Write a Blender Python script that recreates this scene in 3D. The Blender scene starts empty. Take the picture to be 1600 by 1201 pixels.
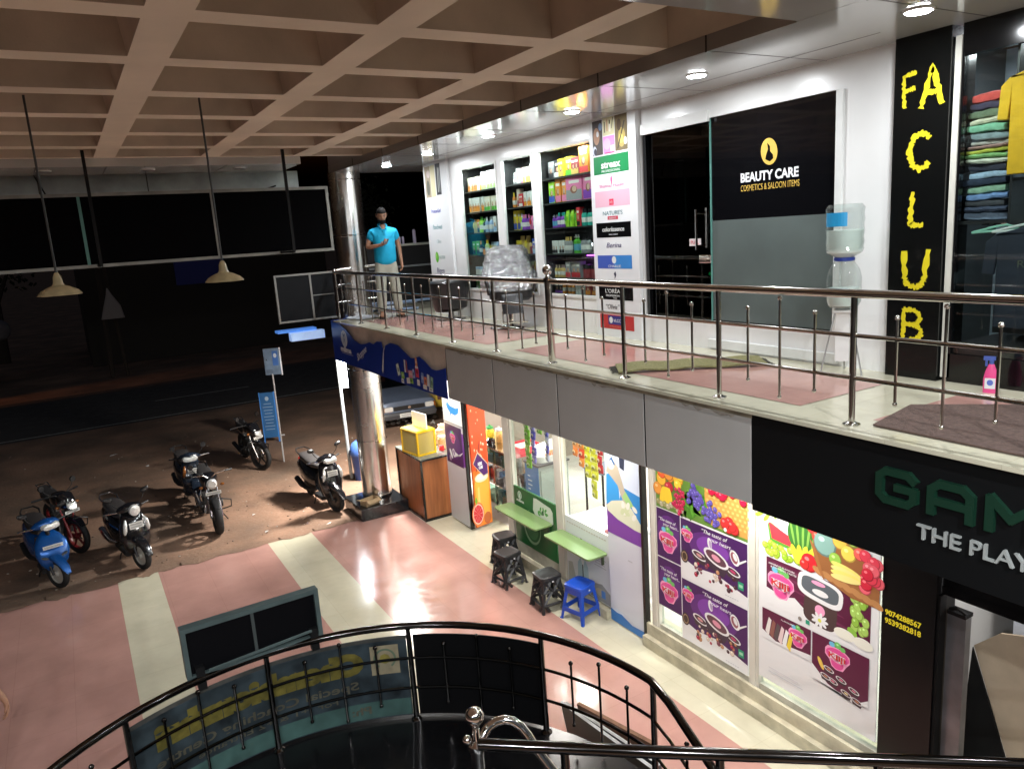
import bpy, bmesh, math, random
from mathutils import Vector, Matrix
rad = math.radians
rnd = random.Random(7)
scene = bpy.context.scene
C = scene.collection

# ------------------------------------------------------------------ camera, world, exposure
cam_d = bpy.data.cameras.new('camera'); cam = bpy.data.objects.new('camera', cam_d); C.objects.link(cam)
_r = (0.85681102, -0.51137419, -0.06611593); _d = (-0.15823533, -0.13872887, -0.97760722); _f = (0.49075092, 0.84808651, -0.19978189)
cam.matrix_world = Matrix(((_r[0], -_d[0], -_f[0], 0), (_r[1], -_d[1], -_f[1], 0), (_r[2], -_d[2], -_f[2], 4.7), (0, 0, 0, 1)))
cam_d.sensor_width = 36; cam_d.lens = 26.445; cam_d.clip_start = 0.05; cam_d.clip_end = 2000
scene.camera = cam
world = bpy.data.worlds.new("World"); scene.world = world; world.use_nodes = True
wn = world.node_tree; bg = wn.nodes['Background']
sky = wn.nodes.new('ShaderNodeTexSky'); sky.sky_type = 'NISHITA'; sky.sun_disc = False
sky.sun_elevation = rad(-3); sky.sun_rotation = rad(200)
wn.links.new(sky.outputs[0], bg.inputs[0]); bg.inputs[1].default_value = 0.15
scene.view_settings.view_transform = 'Standard'; scene.view_settings.look = 'None'
scene.view_settings.gamma = 1; scene.view_settings.exposure = 1.35

# ------------------------------------------------------------------ materials
MATS = {}
def mat(name, col=(.5, .5, .5), rough=.5, metal=0., var=0., vscale=8., bump=0., bscale=60., emit=0., ecol=None, coat=0., trans=0., spec=.5, rvar=0., coords='Object'):
    if name in MATS: return MATS[name]
    m = bpy.data.materials.new(name); m.use_nodes = True; MATS[name] = m
    nt = m.node_tree; p = nt.nodes['Principled BSDF']
    p.inputs['Base Color'].default_value = (*col, 1); p.inputs['Roughness'].default_value = rough
    p.inputs['Metallic'].default_value = metal; p.inputs['Coat Weight'].default_value = coat
    p.inputs['Specular IOR Level'].default_value = spec
    if trans: p.inputs['Transmission Weight'].default_value = trans
    if emit:
        p.inputs['Emission Color'].default_value = (*(ecol or col), 1); p.inputs['Emission Strength'].default_value = emit
    tc = None
    if var or bump or rvar:
        tc = nt.nodes.new('ShaderNodeTexCoord')
    if var or rvar:
        n = nt.nodes.new('ShaderNodeTexNoise'); n.inputs['Scale'].default_value = vscale; n.inputs['Detail'].default_value = 6
        nt.links.new(tc.outputs[coords], n.inputs['Vector'])
        if var:
            r = nt.nodes.new('ShaderNodeMapRange'); r.inputs[1].default_value = .3; r.inputs[2].default_value = .7
            r.inputs[3].default_value = 1 - var; r.inputs[4].default_value = 1 + var * .6
            nt.links.new(n.outputs['Fac'], r.inputs[0])
            mx = nt.nodes.new('ShaderNodeVectorMath'); mx.operation = 'SCALE'; mx.inputs[0].default_value = col
            nt.links.new(r.outputs[0], mx.inputs['Scale']); nt.links.new(mx.outputs[0], p.inputs['Base Color'])
        if rvar:
            r2 = nt.nodes.new('ShaderNodeMapRange'); r2.inputs[1].default_value = .3; r2.inputs[2].default_value = .7
            r2.inputs[3].default_value = max(0, rough - rvar); r2.inputs[4].default_value = rough + rvar
            nt.links.new(n.outputs['Fac'], r2.inputs[0]); nt.links.new(r2.outputs[0], p.inputs['Roughness'])
    if bump:
        n2 = nt.nodes.new('ShaderNodeTexNoise'); n2.inputs['Scale'].default_value = bscale; n2.inputs['Detail'].default_value = 4
        nt.links.new(tc.outputs[coords], n2.inputs['Vector'])
        b = nt.nodes.new('ShaderNodeBump'); b.inputs['Strength'].default_value = bump; b.inputs['Distance'].default_value = .02
        nt.links.new(n2.outputs['Fac'], b.inputs['Height']); nt.links.new(b.outputs[0], p.inputs['Normal'])
    return m
def col(r, g, b, rough=.45):
    return mat('paint_%02x%02x%02x_%d' % (int(r * 255), int(g * 255), int(b * 255), int(rough * 100)), (r, g, b), rough)

def glass(name, tint=(.9, .95, .93), refl=1.0, dark=0.0):
    if name in MATS: return MATS[name]
    m = bpy.data.materials.new(name); m.use_nodes = True; MATS[name] = m
    nt = m.node_tree; nt.nodes.remove(nt.nodes['Principled BSDF'])
    out = nt.nodes['Material Output']
    t = nt.nodes.new('ShaderNodeBsdfTransparent'); t.inputs[0].default_value = (*[c * (1 - dark) for c in tint], 1)
    g = nt.nodes.new('ShaderNodeBsdfGlossy'); g.inputs['Roughness'].default_value = .02
    lw = nt.nodes.new('ShaderNodeLayerWeight'); lw.inputs[0].default_value = .5
    pw = nt.nodes.new('ShaderNodeMath'); pw.operation = 'POWER'; pw.inputs[1].default_value = 4.5; nt.links.new(lw.outputs['Facing'], pw.inputs[0])
    mu = nt.nodes.new('ShaderNodeMath'); mu.operation = 'MULTIPLY_ADD'; mu.inputs[1].default_value = .9 * refl; mu.inputs[2].default_value = .045 * refl; mu.use_clamp = True
    nt.links.new(pw.outputs[0], mu.inputs[0])
    mx = nt.nodes.new('ShaderNodeMixShader')
    nt.links.new(mu.outputs[0], mx.inputs[0]); nt.links.new(t.outputs[0], mx.inputs[1]); nt.links.new(g.outputs[0], mx.inputs[2])
    nt.links.new(mx.outputs[0], out.inputs[0])
    return m

def tile_mat(name, c1, c2=None, size=.6, jc=(.22, .17, .14)):
    """polished vitrified tile: thin joints each 60 cm, cloudy colour, slightly wavy gloss"""
    m = bpy.data.materials.new(name); m.use_nodes = True; MATS[name] = m
    nt = m.node_tree; p = nt.nodes['Principled BSDF']; L = nt.links.new
    tc = nt.nodes.new('ShaderNodeTexCoord')
    n = nt.nodes.new('ShaderNodeTexNoise'); n.inputs['Scale'].default_value = 1.6; n.inputs['Detail'].default_value = 8; n.inputs['Roughness'].default_value = .6
    L(tc.outputs['Object'], n.inputs['Vector'])
    r = nt.nodes.new('ShaderNodeMapRange'); r.inputs[1].default_value = .3; r.inputs[2].default_value = .7; r.inputs[3].default_value = .86; r.inputs[4].default_value = 1.08
    L(n.outputs['Fac'], r.inputs[0])
    sc = nt.nodes.new('ShaderNodeVectorMath'); sc.operation = 'SCALE'; sc.inputs[0].default_value = c1; L(r.outputs[0], sc.inputs['Scale'])
    br = nt.nodes.new('ShaderNodeTexBrick'); br.offset = 0; br.inputs['Scale'].default_value = 1.0
    br.inputs['Brick Width'].default_value = size; br.inputs['Row Height'].default_value = size; br.inputs['Mortar Size'].default_value = .0022
    br.inputs['Color1'].default_value = (1, 1, 1, 1); br.inputs['Color2'].default_value = (.95, .95, .95, 1); br.inputs['Mortar'].default_value = (.78, .74, .70, 1)
    L(tc.outputs['Object'], br.inputs['Vector'])
    mu = nt.nodes.new('ShaderNodeMixRGB'); mu.blend_type = 'MULTIPLY'; mu.inputs[0].default_value = .75
    L(sc.outputs[0], mu.inputs[1]); L(br.outputs['Color'], mu.inputs[2])
    # dusty footprints / smears
    n3 = nt.nodes.new('ShaderNodeTexNoise'); n3.inputs['Scale'].default_value = 2.2; n3.inputs['Detail'].default_value = 10; n3.inputs['Roughness'].default_value = .7
    L(tc.outputs['Object'], n3.inputs['Vector'])
    r3 = nt.nodes.new('ShaderNodeMapRange'); r3.inputs[1].default_value = .5; r3.inputs[2].default_value = .75; r3.inputs[4].default_value = .10
    L(n3.outputs['Fac'], r3.inputs[0])
    du = nt.nodes.new('ShaderNodeMixRGB'); du.inputs[2].default_value = (.33, .25, .19, 1); L(r3.outputs[0], du.inputs[0]); L(mu.outputs[0], du.inputs[1])
    L(du.outputs[0], p.inputs['Base Color'])
    rr = nt.nodes.new('ShaderNodeMapRange'); rr.inputs[1].default_value = .35; rr.inputs[2].default_value = .7; rr.inputs[3].default_value = .08; rr.inputs[4].default_value = .22
    L(n3.outputs['Fac'], rr.inputs[0]); L(rr.outputs[0], p.inputs['Roughness'])
    w = nt.nodes.new('ShaderNodeTexNoise'); w.inputs['Scale'].default_value = 2.4; w.inputs['Detail'].default_value = 2; L(tc.outputs['Object'], w.inputs['Vector'])
    b = nt.nodes.new('ShaderNodeBump'); b.inputs['Strength'].default_value = .15; b.inputs['Distance'].default_value = .01
    L(w.outputs['Fac'], b.inputs['Height']); L(b.outputs[0], p.inputs['Normal'])
    p.inputs['Specular IOR Level'].default_value = .45
    return m

WHITE = mat('white_cladding', (.8, .8, .79), .28, var=.04, vscale=2, coat=.2)
WHITE2 = mat('white_powder_coat', (.74, .75, .73), .4, var=.06, vscale=5)
STEEL = mat('stainless_steel', (.62, .60, .57), .16, 1, rvar=.06, vscale=3)
CHROME = mat('polished_chrome', (.78, .77, .75), .06, 1)
COLUMN = mat('column_steel', (.80, .79, .77), .24, 1, rvar=.07, vscale=1.5, bump=.25, bscale=1.6)
BLACK = mat('black_gloss', (.004, .004, .0045), .12)
BLACKM = mat('black_matt', (.005, .005, .0055), .6, spec=.25)
RUBBER = mat('tyre_rubber', (.016, .016, .016), .75, bump=.2, bscale=120)
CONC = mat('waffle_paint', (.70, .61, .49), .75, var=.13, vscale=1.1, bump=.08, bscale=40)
CONCD = mat('waffle_coffer', (.53, .44, .345), .85, var=.22, vscale=2.2, bump=.1, bscale=50)  # coffer insides: a darker tone than the ribs
SOFFIT = mat('soffit_panel', (.62, .62, .61), .13, .35, var=.05, vscale=1.2)
GREYP = mat('grey_cladding', (.52, .51, .49), .42, .1, var=.05, vscale=3)
GRANITE = mat('black_granite', (.012, .013, .015), .12, var=.3, vscale=60)
CREAM = tile_mat('cream_tile', (.58, .55, .42)); PINK = tile_mat('pink_tile', (.47, .265, .225))
GLASS = glass('clear_glass'); GLASSG = glass('greenish_glass', (.55, .72, .66)); TINT = glass('tinted_glass', (.25, .3, .3), 1.2, .4)

# ------------------------------------------------------------------ mesh builder
class MB:
    def __init__(s): s.v = []; s.f = []; s.mi = []; s.mats = []; s.cm = 0; s.lay = 0; s.M = None
    def m(s, material):
        if material not in s.mats: s.mats.append(material)
        s.cm = s.mats.index(material); return s
    def add(s, vs, fs):
        b = len(s.v)
        s.v += [tuple(s.M @ Vector(p)) for p in vs] if s.M else [tuple(p) for p in vs]
        for f in fs: s.f.append([b + i for i in f]); s.mi.append(s.cm)
        return s
    def box(s, x0, x1, y0, y1, z0, z1):
        return s.add([(x0, y0, z0), (x1, y0, z0), (x1, y1, z0), (x0, y1, z0), (x0, y0, z1), (x1, y0, z1), (x1, y1, z1), (x0, y1, z1)],
                     [(3, 2, 1, 0), (4, 5, 6, 7), (0, 1, 5, 4), (1, 2, 6, 5), (2, 3, 7, 6), (3, 0, 4, 7)])
    def quad(s, a, b, c, d): return s.add([a, b, c, d], [(0, 1, 2, 3)])
    def tube(s, pts, r, n=10, cap=True):
        P = [Vector(p) for p in pts]; R = r if isinstance(r, (list, tuple)) else [r] * len(P)
        vs = []; up = None
        for i, p in enumerate(P):
            a = P[min(i + 1, len(P) - 1)] - P[max(i - 1, 0)]
            a = a.normalized() if a.length > 1e-9 else Vector((0, 0, 1))
            if up is None: up = Vector((0, 0, 1)) if abs(a.z) < .9 else Vector((1, 0, 0))
            u = (up - a * up.dot(a)); u = u.normalized() if u.length > 1e-6 else a.orthogonal().normalized()
            w = a.cross(u); up = u
            for k in range(n):
                t = 2 * math.pi * k / n; vs.append(tuple(p + (u * math.cos(t) + w * math.sin(t)) * R[i]))
        fs = [(i * n + k, i * n + (k + 1) % n, (i + 1) * n + (k + 1) % n, (i + 1) * n + k) for i in range(len(P) - 1) for k in range(n)]
        if cap: fs += [tuple(range(n - 1, -1, -1)), tuple((len(P) - 1) * n + k for k in range(n))]
        return s.add(vs, fs)
    def lathe(s, prof, cx=0, cy=0, n=20, cap=True):
        vs = [(cx + r * math.cos(2 * math.pi * k / n), cy + r * math.sin(2 * math.pi * k / n), z) for r, z in prof for k in range(n)]
        fs = [(i * n + k, i * n + (k + 1) % n, (i + 1) * n + (k + 1) % n, (i + 1) * n + k) for i in range(len(prof) - 1) for k in range(n)]
        if cap: fs += [tuple(range(n - 1, -1, -1)), tuple((len(prof) - 1) * n + k for k in range(n))]
        return s.add(vs, fs)
    def ball(s, c, r, nu=12, nv=8):
        rx, ry, rz = r if isinstance(r, (list, tuple)) else (r, r, r)
        vs = [(c[0], c[1], c[2] - rz)]
        for j in range(1, nv):
            a = math.pi * j / nv - math.pi / 2
            for k in range(nu):
                t = 2 * math.pi * k / nu; vs.append((c[0] + rx * math.cos(a) * math.cos(t), c[1] + ry * math.cos(a) * math.sin(t), c[2] + rz * math.sin(a)))
        vs.append((c[0], c[1], c[2] + rz)); T = len(vs) - 1
        fs = [(0, 1 + (k + 1) % nu, 1 + k) for k in range(nu)]
        fs += [(1 + j * nu + k, 1 + j * nu + (k + 1) % nu, 1 + (j + 1) * nu + (k + 1) % nu, 1 + (j + 1) * nu + k) for j in range(nv - 2) for k in range(nu)]
        fs += [(T, 1 + (nv - 2) * nu + k, 1 + (nv - 2) * nu + (k + 1) % nu) for k in range(nu)]
        return s.add(vs, fs)
    def prism(s, poly, y0, y1):
        """polygon in local xz, extruded along y (y0 = front)"""
        n = len(poly); vs = [(x, y0, z) for x, z in poly] + [(x, y1, z) for x, z in poly]
        return s.add(vs, [tuple(range(n)), tuple(range(2 * n - 1, n - 1, -1))] + [(i, n + i, n + (i + 1) % n, (i + 1) % n) for i in range(n)])
    def loft(s, secs, n=16, cap=True):
        """secs: (centre, u, v, power): superellipse sections with half axes u and v"""
        vs = []
        for c, u, v, pw in secs:
            c = Vector(c); u = Vector(u); v = Vector(v)
            for k in range(n):
                t = 2 * math.pi * k / n; a, b = math.cos(t), math.sin(t)
                a = math.copysign(abs(a) ** (2 / pw), a); b = math.copysign(abs(b) ** (2 / pw), b)
                vs.append(tuple(c + u * a + v * b))
        m = len(secs)
        fs = [(i * n + k, i * n + (k + 1) % n, (i + 1) * n + (k + 1) % n, (i + 1) * n + k) for i in range(m - 1) for k in range(n)]
        if cap: fs += [tuple(range(n - 1, -1, -1)), tuple((m - 1) * n + k for k in range(n))]
        return s.add(vs, fs)
    # --- flat printed art in the local xz plane, each shape a hair in front of the last
    def _y(s): s.lay += 1; return -0.0015 - .00003 * s.lay
    def rect(s, x0, x1, z0, z1, m=None):
        if m: s.m(m)
        y = s._y(); return s.add([(x0, y, z0), (x1, y, z0), (x1, y, z1), (x0, y, z1)], [(0, 1, 2, 3)])
    def shape(s, pts, m=None):
        if m: s.m(m)
        y = s._y(); return s.add([(x, y, z) for x, z in pts], [tuple(range(len(pts)))])
    def disc(s, x, z, rx, rz=None, m=None, rot=0., n=16):
        if m: s.m(m)
        rz = rz or rx; y = s._y(); c, q = math.cos(rot), math.sin(rot)
        return s.add([(x + rx * math.cos(t) * c - rz * math.sin(t) * q, y, z + rx * math.cos(t) * q + rz * math.sin(t) * c) for t in [2 * math.pi * k / n for k in range(n)]], [tuple(range(n))])
    def mesh(s, name, smooth=False):
        me = bpy.data.meshes.new(name); me.from_pydata(s.v, [], s.f)
        for m in s.mats: me.materials.append(m)
        for p, i in zip(me.polygons, s.mi): p.material_index = i
        if smooth:
            me.polygons.foreach_set('use_smooth', [True] * len(me.polygons))
            try: me.set_sharp_from_angle(angle=rad(40))
            except Exception: pass
        me.update(); return me
    def build(s, name, material=None, parent=None, smooth=False, bevel=0, recalc=False):
        if not s.mats and material: s.m(material); s.mi = [0] * len(s.f)
        me = s.mesh(name, smooth)
        if recalc:
            bm = bmesh.new(); bm.from_mesh(me); bmesh.ops.recalc_face_normals(bm, faces=bm.faces); bm.to_mesh(me); bm.free()
        o = bpy.data.objects.new(name, me); C.objects.link(o)
        if parent: o.parent = parent
        if bevel:
            b = o.modifiers.new('bevel', 'BEVEL'); b.width = bevel; b.segments = 2; b.limit_method = 'ANGLE'; b.angle_limit = rad(40)
            b.harden_normals = False
        return o

def tag(o, label=None, cat=None, group=None, kind=None):
    if label: o['label'] = label
    if cat: o['category'] = cat
    if group: o['group'] = group
    if kind: o['kind'] = kind
    return o
def thing(name, label, cat, loc=(0, 0, 0), rz=0., group=None):
    o = bpy.data.objects.new(name, None); C.objects.link(o); o.location = loc; o.rotation_euler = (0, 0, rad(rz)); o.empty_display_size = .1
    return tag(o, label, cat, group)
def struct(name, mb, material=None, label=None, **k): return tag(mb.build(name, material, **k), label, kind='structure')
def kids(o): return [c for c in C.objects if c.parent == o]
def copy_tree(o, parent=None):
    c = o.copy(); C.objects.link(c); c.parent = parent
    for ch in list(kids(o)): copy_tree(ch, c)
    return c
TCACHE = {}
def txt(parent, s, x, z, h, m, w=None, y=-.004, align='C', bold=.0, slant=0., mirror=False, name='lettering', depth=.0006, squeeze=None, spacing=1.0):
    """lettering as a mesh in the local xz plane; h = cap height, w = width to fit"""
    key = (s, bold, slant, depth, spacing)
    if key not in TCACHE:
        cu = bpy.data.curves.new('t', 'FONT'); cu.body = s; cu.offset = bold; cu.shear = slant; cu.extrude = depth; cu.resolution_u = 3; cu.space_character = spacing
        o = bpy.data.objects.new('t', cu); C.objects.link(o)
        dg = bpy.context.evaluated_depsgraph_get(); me = bpy.data.meshes.new_from_object(o.evaluated_get(dg))
        TCACHE[key] = ([v.co.copy() for v in me.vertices], [tuple(p.vertices) for p in me.polygons])
        bpy.data.objects.remove(o); bpy.data.curves.remove(cu); bpy.data.meshes.remove(me)
    V, F = TCACHE[key]
    if depth < .01 and y < 0: y = y * .5
    x0 = min(v.x for v in V); x1 = max(v.x for v in V); z0 = min(v.y for v in V); z1 = max(v.y for v in V)
    sz = h / .72 if squeeze is None else h / (z1 - z0)
    sx = (w / (x1 - x0)) if w else sz
    W = (x1 - x0) * sx; ox = x - W / 2 if align == 'C' else (x if align == 'L' else x - W)
    zb = z if squeeze is None else z - z0 * sz
    vs = []
    for v in V:
        u = (v.x - x0) * sx
        if mirror: u = W - u
        vs.append((ox + u, y - v.z, zb + v.y * sz))
    me = bpy.data.meshes.new(name); me.from_pydata(vs, [], F); me.materials.append(m)
    o = bpy.data.objects.new(name, me); C.objects.link(o); o.parent = parent
    return o
def lamp(parent, kind, loc, power, colr=(1, .97, .93), size=.15, rot=(0, 0, 0), size_y=None, spot=None):
    l = bpy.data.lights.new('light_source', kind); l.energy = power; l.color = colr
    if kind == 'AREA':
        l.shape = 'DISK' if size_y is None else 'RECTANGLE'; l.size = size
        if size_y: l.size_y = size_y
    else: l.shadow_soft_size = size
    if spot: l.spot_size = spot; l.spot_blend = .6
    o = bpy.data.objects.new('light_source', l); C.objects.link(o); o.parent = parent; o.location = loc; o.rotation_euler = rot
    return o
XF = 5.3     # upper shop front plane
XL = 5.1     # lower shop front plane
ZB = 3.45    # balcony floor
def wthing(name, label, cat, X, Y, z=0., group=None):
    """thing on a wall that faces -X: local x runs to the viewer's right (-Y), local z up, local -y out of the wall"""
    return thing(name, label, cat, (X, Y, z), -90, group)
# ------------------------------------------------------------------ ground, road, floors
DIRT = mat('red_dirt', (.27, .155, .10), .9, var=.42, vscale=.9, bump=.5, bscale=14)
def mix_dirt(m):
    nt = m.node_tree; p = nt.nodes['Principled BSDF']; L = nt.links.new
    src = p.inputs['Base Color'].links[0].from_socket
    tc = nt.nodes.new('ShaderNodeTexCoord'); n = nt.nodes.new('ShaderNodeTexNoise'); n.inputs['Scale'].default_value = 22; n.inputs['Detail'].default_value = 10; n.inputs['Roughness'].default_value = .75
    L(tc.outputs['Object'], n.inputs['Vector'])
    r = nt.nodes.new('ShaderNodeMapRange'); r.inputs[1].default_value = .48; r.inputs[2].default_value = .72; r.inputs[4].default_value = .55; L(n.outputs['Fac'], r.inputs[0])
    mx = nt.nodes.new('ShaderNodeMixRGB'); mx.inputs[2].default_value = (.33, .25, .18, 1); L(r.outputs[0], mx.inputs[0]); L(src, mx.inputs[1])
    n2 = nt.nodes.new('ShaderNodeTexNoise'); n2.inputs['Scale'].default_value = .55; n2.inputs['Detail'].default_value = 5; L(tc.outputs['Object'], n2.inputs['Vector'])
    r2 = nt.nodes.new('ShaderNodeMapRange'); r2.inputs[1].default_value = .42; r2.inputs[2].default_value = .62; r2.inputs[4].default_value = .7; L(n2.outputs['Fac'], r2.inputs[0])
    m2 = nt.nodes.new('ShaderNodeMixRGB'); m2.inputs[2].default_value = (.12, .085, .06, 1); L(r2.outputs[0], m2.inputs[0]); L(mx.outputs[0], m2.inputs[1])
    L(m2.outputs[0], p.inputs['Base Color'])
mix_dirt(DIRT)
ASPH = mat('asphalt', (.06, .056, .053), .85, var=.3, vscale=3, bump=.4, bscale=90)
LINE = mat('worn_road_paint', (.42, .41, .38), .8, var=.5, vscale=14)
m = MB(); m.quad((-400, 12, -.012), (400, 12, -.012), (400, 500, -.012), (-400, 500, -.012)); m.quad((-400, -60, -.012), (400, -60, -.012), (400, 12, -.012), (-400, 12, -.012)); struct('ground', m, DIRT)
m = MB(); m.quad((-150, 23.2, -.008), (150, 24.6, -.008), (150, 31.6, -.008), (-150, 30.0, -.008)); struct('road', m, ASPH)
m = MB()
m.quad((-150, 23.42, -.004), (150, 24.8, -.004), (150, 24.9, -.004), (-150, 23.52, -.004))
for k in range(-10, 10):
    x = k * 7.5 + 2; y = 26.9 + x * .005; m.quad((x, y, -.004), (x + 3, y, -.004), (x + 3, y + .1, -.004), (x, y + .1, -.004))
struct('road_marking', m, LINE)
# forecourt: pink polished tiles with cream bands running away from the camera
m = MB(); m.m(PINK)
for a, b in ((-9, -2.74), (-2.19, 0), (.55, 2.19), (2.90, 4.6)): m.quad((a, .5, 0), (b, .5, 0), (b, 12.03, 0), (a, 12.03, 0))
m.m(CREAM)
for a, b in ((-2.74, -2.19), (0, .55), (2.19, 2.90), (4.6, 5.6)): m.quad((a, .5, 0), (b, .5, 0), (b, 12.03, 0), (a, 12.03, 0))
m.m(mat('tile_edge', (.35, .3, .25), .7)); m.quad((-9, 12.03, -.012), (5.6, 12.03, -.012), (5.6, 12.03, 0), (-9, 12.03, 0))
struct('forecourt_floor', m)
# drifted dirt over the tile edge
m = MB(); rr = random.Random(3)
x = -4.0; zq = .0035
while x < 4.4:
    w = rr.uniform(.25, .8); d = rr.uniform(.03, .16); n = 7
    pts = [(x + w * i / n, 12.04 - d * math.sin(math.pi * i / n) * rr.uniform(.5, 1), zq) for i in range(n + 1)]
    m.add(pts + [(x + w, 12.2, zq), (x, 12.2, zq)], [tuple(range(n + 3))]); zq += .0002; x += w * rr.uniform(.8, 1.5)
struct('drifted_dirt', m, DIRT, 'thin tongues of drifted red dirt over the tile edge')
m = MB(); rr = random.Random(5)
for i in range(520):
    x = rr.uniform(-3.5, 7); y = 12.3 + abs(rr.gauss(0, 3.5)); s = rr.uniform(.006, .022)
    m.m(col(*rr.choice([(.3, .22, .16), (.2, .13, .09), (.42, .36, .3), (.12, .09, .07)]), .9)); m.ball((x, y, s * .2 - .012), (s, s * rr.uniform(.6, 1), s * .6), 6, 4)
tag(m.build('pebbles'), 'small pebbles scattered over the red dirt parking ground', 'pebbles', kind='stuff')
for i, (x, y, w, l, a, lb) in enumerate([(3.25, 12.22, .05, .16, 40, 'torn white paper scrap nearest the tile corner below the chrome column'), (2.3, 12.6, .05, .07, 10, 'crumpled white scrap near the first motorcycle on dirt'),
        (1.0, 18.6, .07, .13, 70, 'pale litter on the dirt near the far blue board'), (.4, 20.3, .08, .2, 15, 'pale wrapper lying on dirt close to the road'), (3.9, 15.3, .06, .2, 5, 'white litter strip on dirt behind the black scooter'),
        (2.3, 13.6, .05, .06, 0, 'tiny white scrap in the scooter shadow'), (-1.9, 17.5, .09, .12, 30, 'whitish scrap on the dirt at the far left')]):
    t = MB(); c, s = math.cos(rad(a)), math.sin(rad(a)); g = [(-l, -w), (-l * .2, -w * 1.3), (l, -w * .6), (l * .8, w), (-l * .5, w * .8)]
    vs = [(px * c * .5 - py * s * .5, px * s * .5 + py * c * .5, .001 + .012 * ((k * 7) % 3) / 2) for k, (px, py) in enumerate(g)]; vs.append((0, 0, .016))
    t.add(vs, [(k, (k + 1) % 5, 5) for k in range(5)])
    o = t.build('paper_scrap', col(.7, .7, .68, .8)); o.location = (x, y, -.008); tag(o, lb, 'litter', 'litter on the dirt')

# ------------------------------------------------------------------ balcony slab and upper floor
m = MB(); m.m(mat('slab_plaster', (.56, .47, .40), .7, var=.25, vscale=3, bump=.1))
m.box(3.80, 9.2, -1.2, 12.08, 2.98, 3.425); m.box(4.66, 9.2, 12.08, 14.2, 2.98, 3.425)
struct('balcony_slab', m)
m = MB(); m.m(CREAM)
m.box(3.71, 9.2, -1.2, 12.12, 3.426, 3.450); m.box(4.62, 9.2, 12.12, 14.2, 3.426, 3.4495)
m.m(PINK)
for y0, y1 in ((.6, 2.68), (3.2, 6.85), (7.45, 11.5), (12.2, 13.9)):
    m.quad((4.02 if y1 < 12 else 4.8, y0, 3.4535), (5.03, y0, 3.4535), (5.03, y1, 3.4535), (4.02 if y1 < 12 else 4.8, y1, 3.4535))
struct('balcony_floor', m)
# grime streaks under the tile nosing
GRIME = mat('grime', (.34, .31, .27), .85, var=.5, vscale=9)
m = MB(); rr = random.Random(11); m.m(mat('dirty_edge', (.33, .28, .20), .8, var=.55, vscale=5))
m.box(3.782, 3.80, -1.2, 8.06, 3.375, 3.425)
m.m(mat('dirty_edge', (.33, .28, .20), .8, var=.55, vscale=5)); m.m(BLACKM)
for y_ in (6.915, 5.695, 4.47, 8.055, 3.385): m.box(3.779, 3.797, y_ - .012, y_ + .012, 2.775, 3.375)
struct('slab_edge_band', m, mat('dirty_edge', (.33, .28, .20), .8, var=.55, vscale=5))

# grey cladding panels under the balcony (each its own sheet)
FP = [(8.05, 6.92, 'first grey cladding panel beside the blue dairy banner'), (6.91, 5.70, 'second grey cladding panel above the green shelves'), (5.69, 4.475, 'grey cladding panel above the milk poster'), (4.465, 3.385, 'grey cladding panel next to the black shop sign')]
for a, b, lb in FP:
    t = wthing('cladding_panel', lb, 'panel', 3.775, a, 2.775, 'grey panels clad under the balcony')
    m = MB(); m.box(0, a - b - .008, 0, .02, 0, .60); m.build('sheet', GREYP, t, bevel=.004)
    m = MB(); rr = random.Random(int(a * 100)); m.m(GRIME)
    for k in range(5):
        x = rr.uniform(.05, a - b - .2); w = rr.uniform(.05, .25); d = rr.uniform(.01, .035)
        m.shape([(x, .60), (x + w, .60), (x + w * .8, .60 - d * .6), (x + w * .5, .60 - d), (x + w * .2, .60 - d * .5)])
    m.build('stain', parent=t)

# ------------------------------------------------------------------ waffle ceiling
m = MB(); zb = 5.92; zt = 6.42; tp = .07
XB = [(-.66 - 1.23 * k, -.42 - 1.23 * k) for k in range(6, -1, -1)] + [(.57, .81), (1.81, 2.05), (3.03, 3.28)]
YB = [(4.40 + 1.085 * k, 4.62 + 1.085 * k) for k in range(-5, 6)] + [(10.86, 10.95)]
y0 = YB[0][0]; y1 = YB[-1][1]; xr = 4.045
m.m(CONC)
for a, b in XB: m.quad((a, y0, zb), (a, y1, zb), (b, y1, zb), (b, y0, zb))
gaps = [(XB[i][1], XB[i + 1][0]) for i in range(len(XB) - 1)] + [(XB[-1][1], xr)]
for a, b in gaps:
    for c, d in YB: m.quad((a, c, zb), (a, d, zb), (b, d, zb), (b, c, zb))
for a, b in gaps:
    for i in range(len(YB) - 1):
        c, d = YB[i][1], YB[i + 1][0]
        P = [(a, c), (b, c), (b, d), (a, d)]; Q = [(a + tp, c + tp), (b - tp, c + tp), (b - tp, d - tp), (a + tp, d - tp)]
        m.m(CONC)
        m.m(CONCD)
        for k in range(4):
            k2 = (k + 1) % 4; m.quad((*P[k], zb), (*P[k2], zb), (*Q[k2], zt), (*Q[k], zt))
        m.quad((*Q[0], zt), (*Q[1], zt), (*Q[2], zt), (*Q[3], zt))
m.m(CONC); m.quad((XB[0][0], y1, zb), (xr, y1, zb), (xr, y1, zt + .1), (XB[0][0], y1, zt + .1))
m.quad((XB[0][0], y0, zt + .1), (xr + 1.6, y0, zt + .1), (xr + 1.6, y1 + 2, zt + .1), (XB[0][0], y1 + 2, zt + .1))
struct('waffle_ceiling', m)
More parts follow.
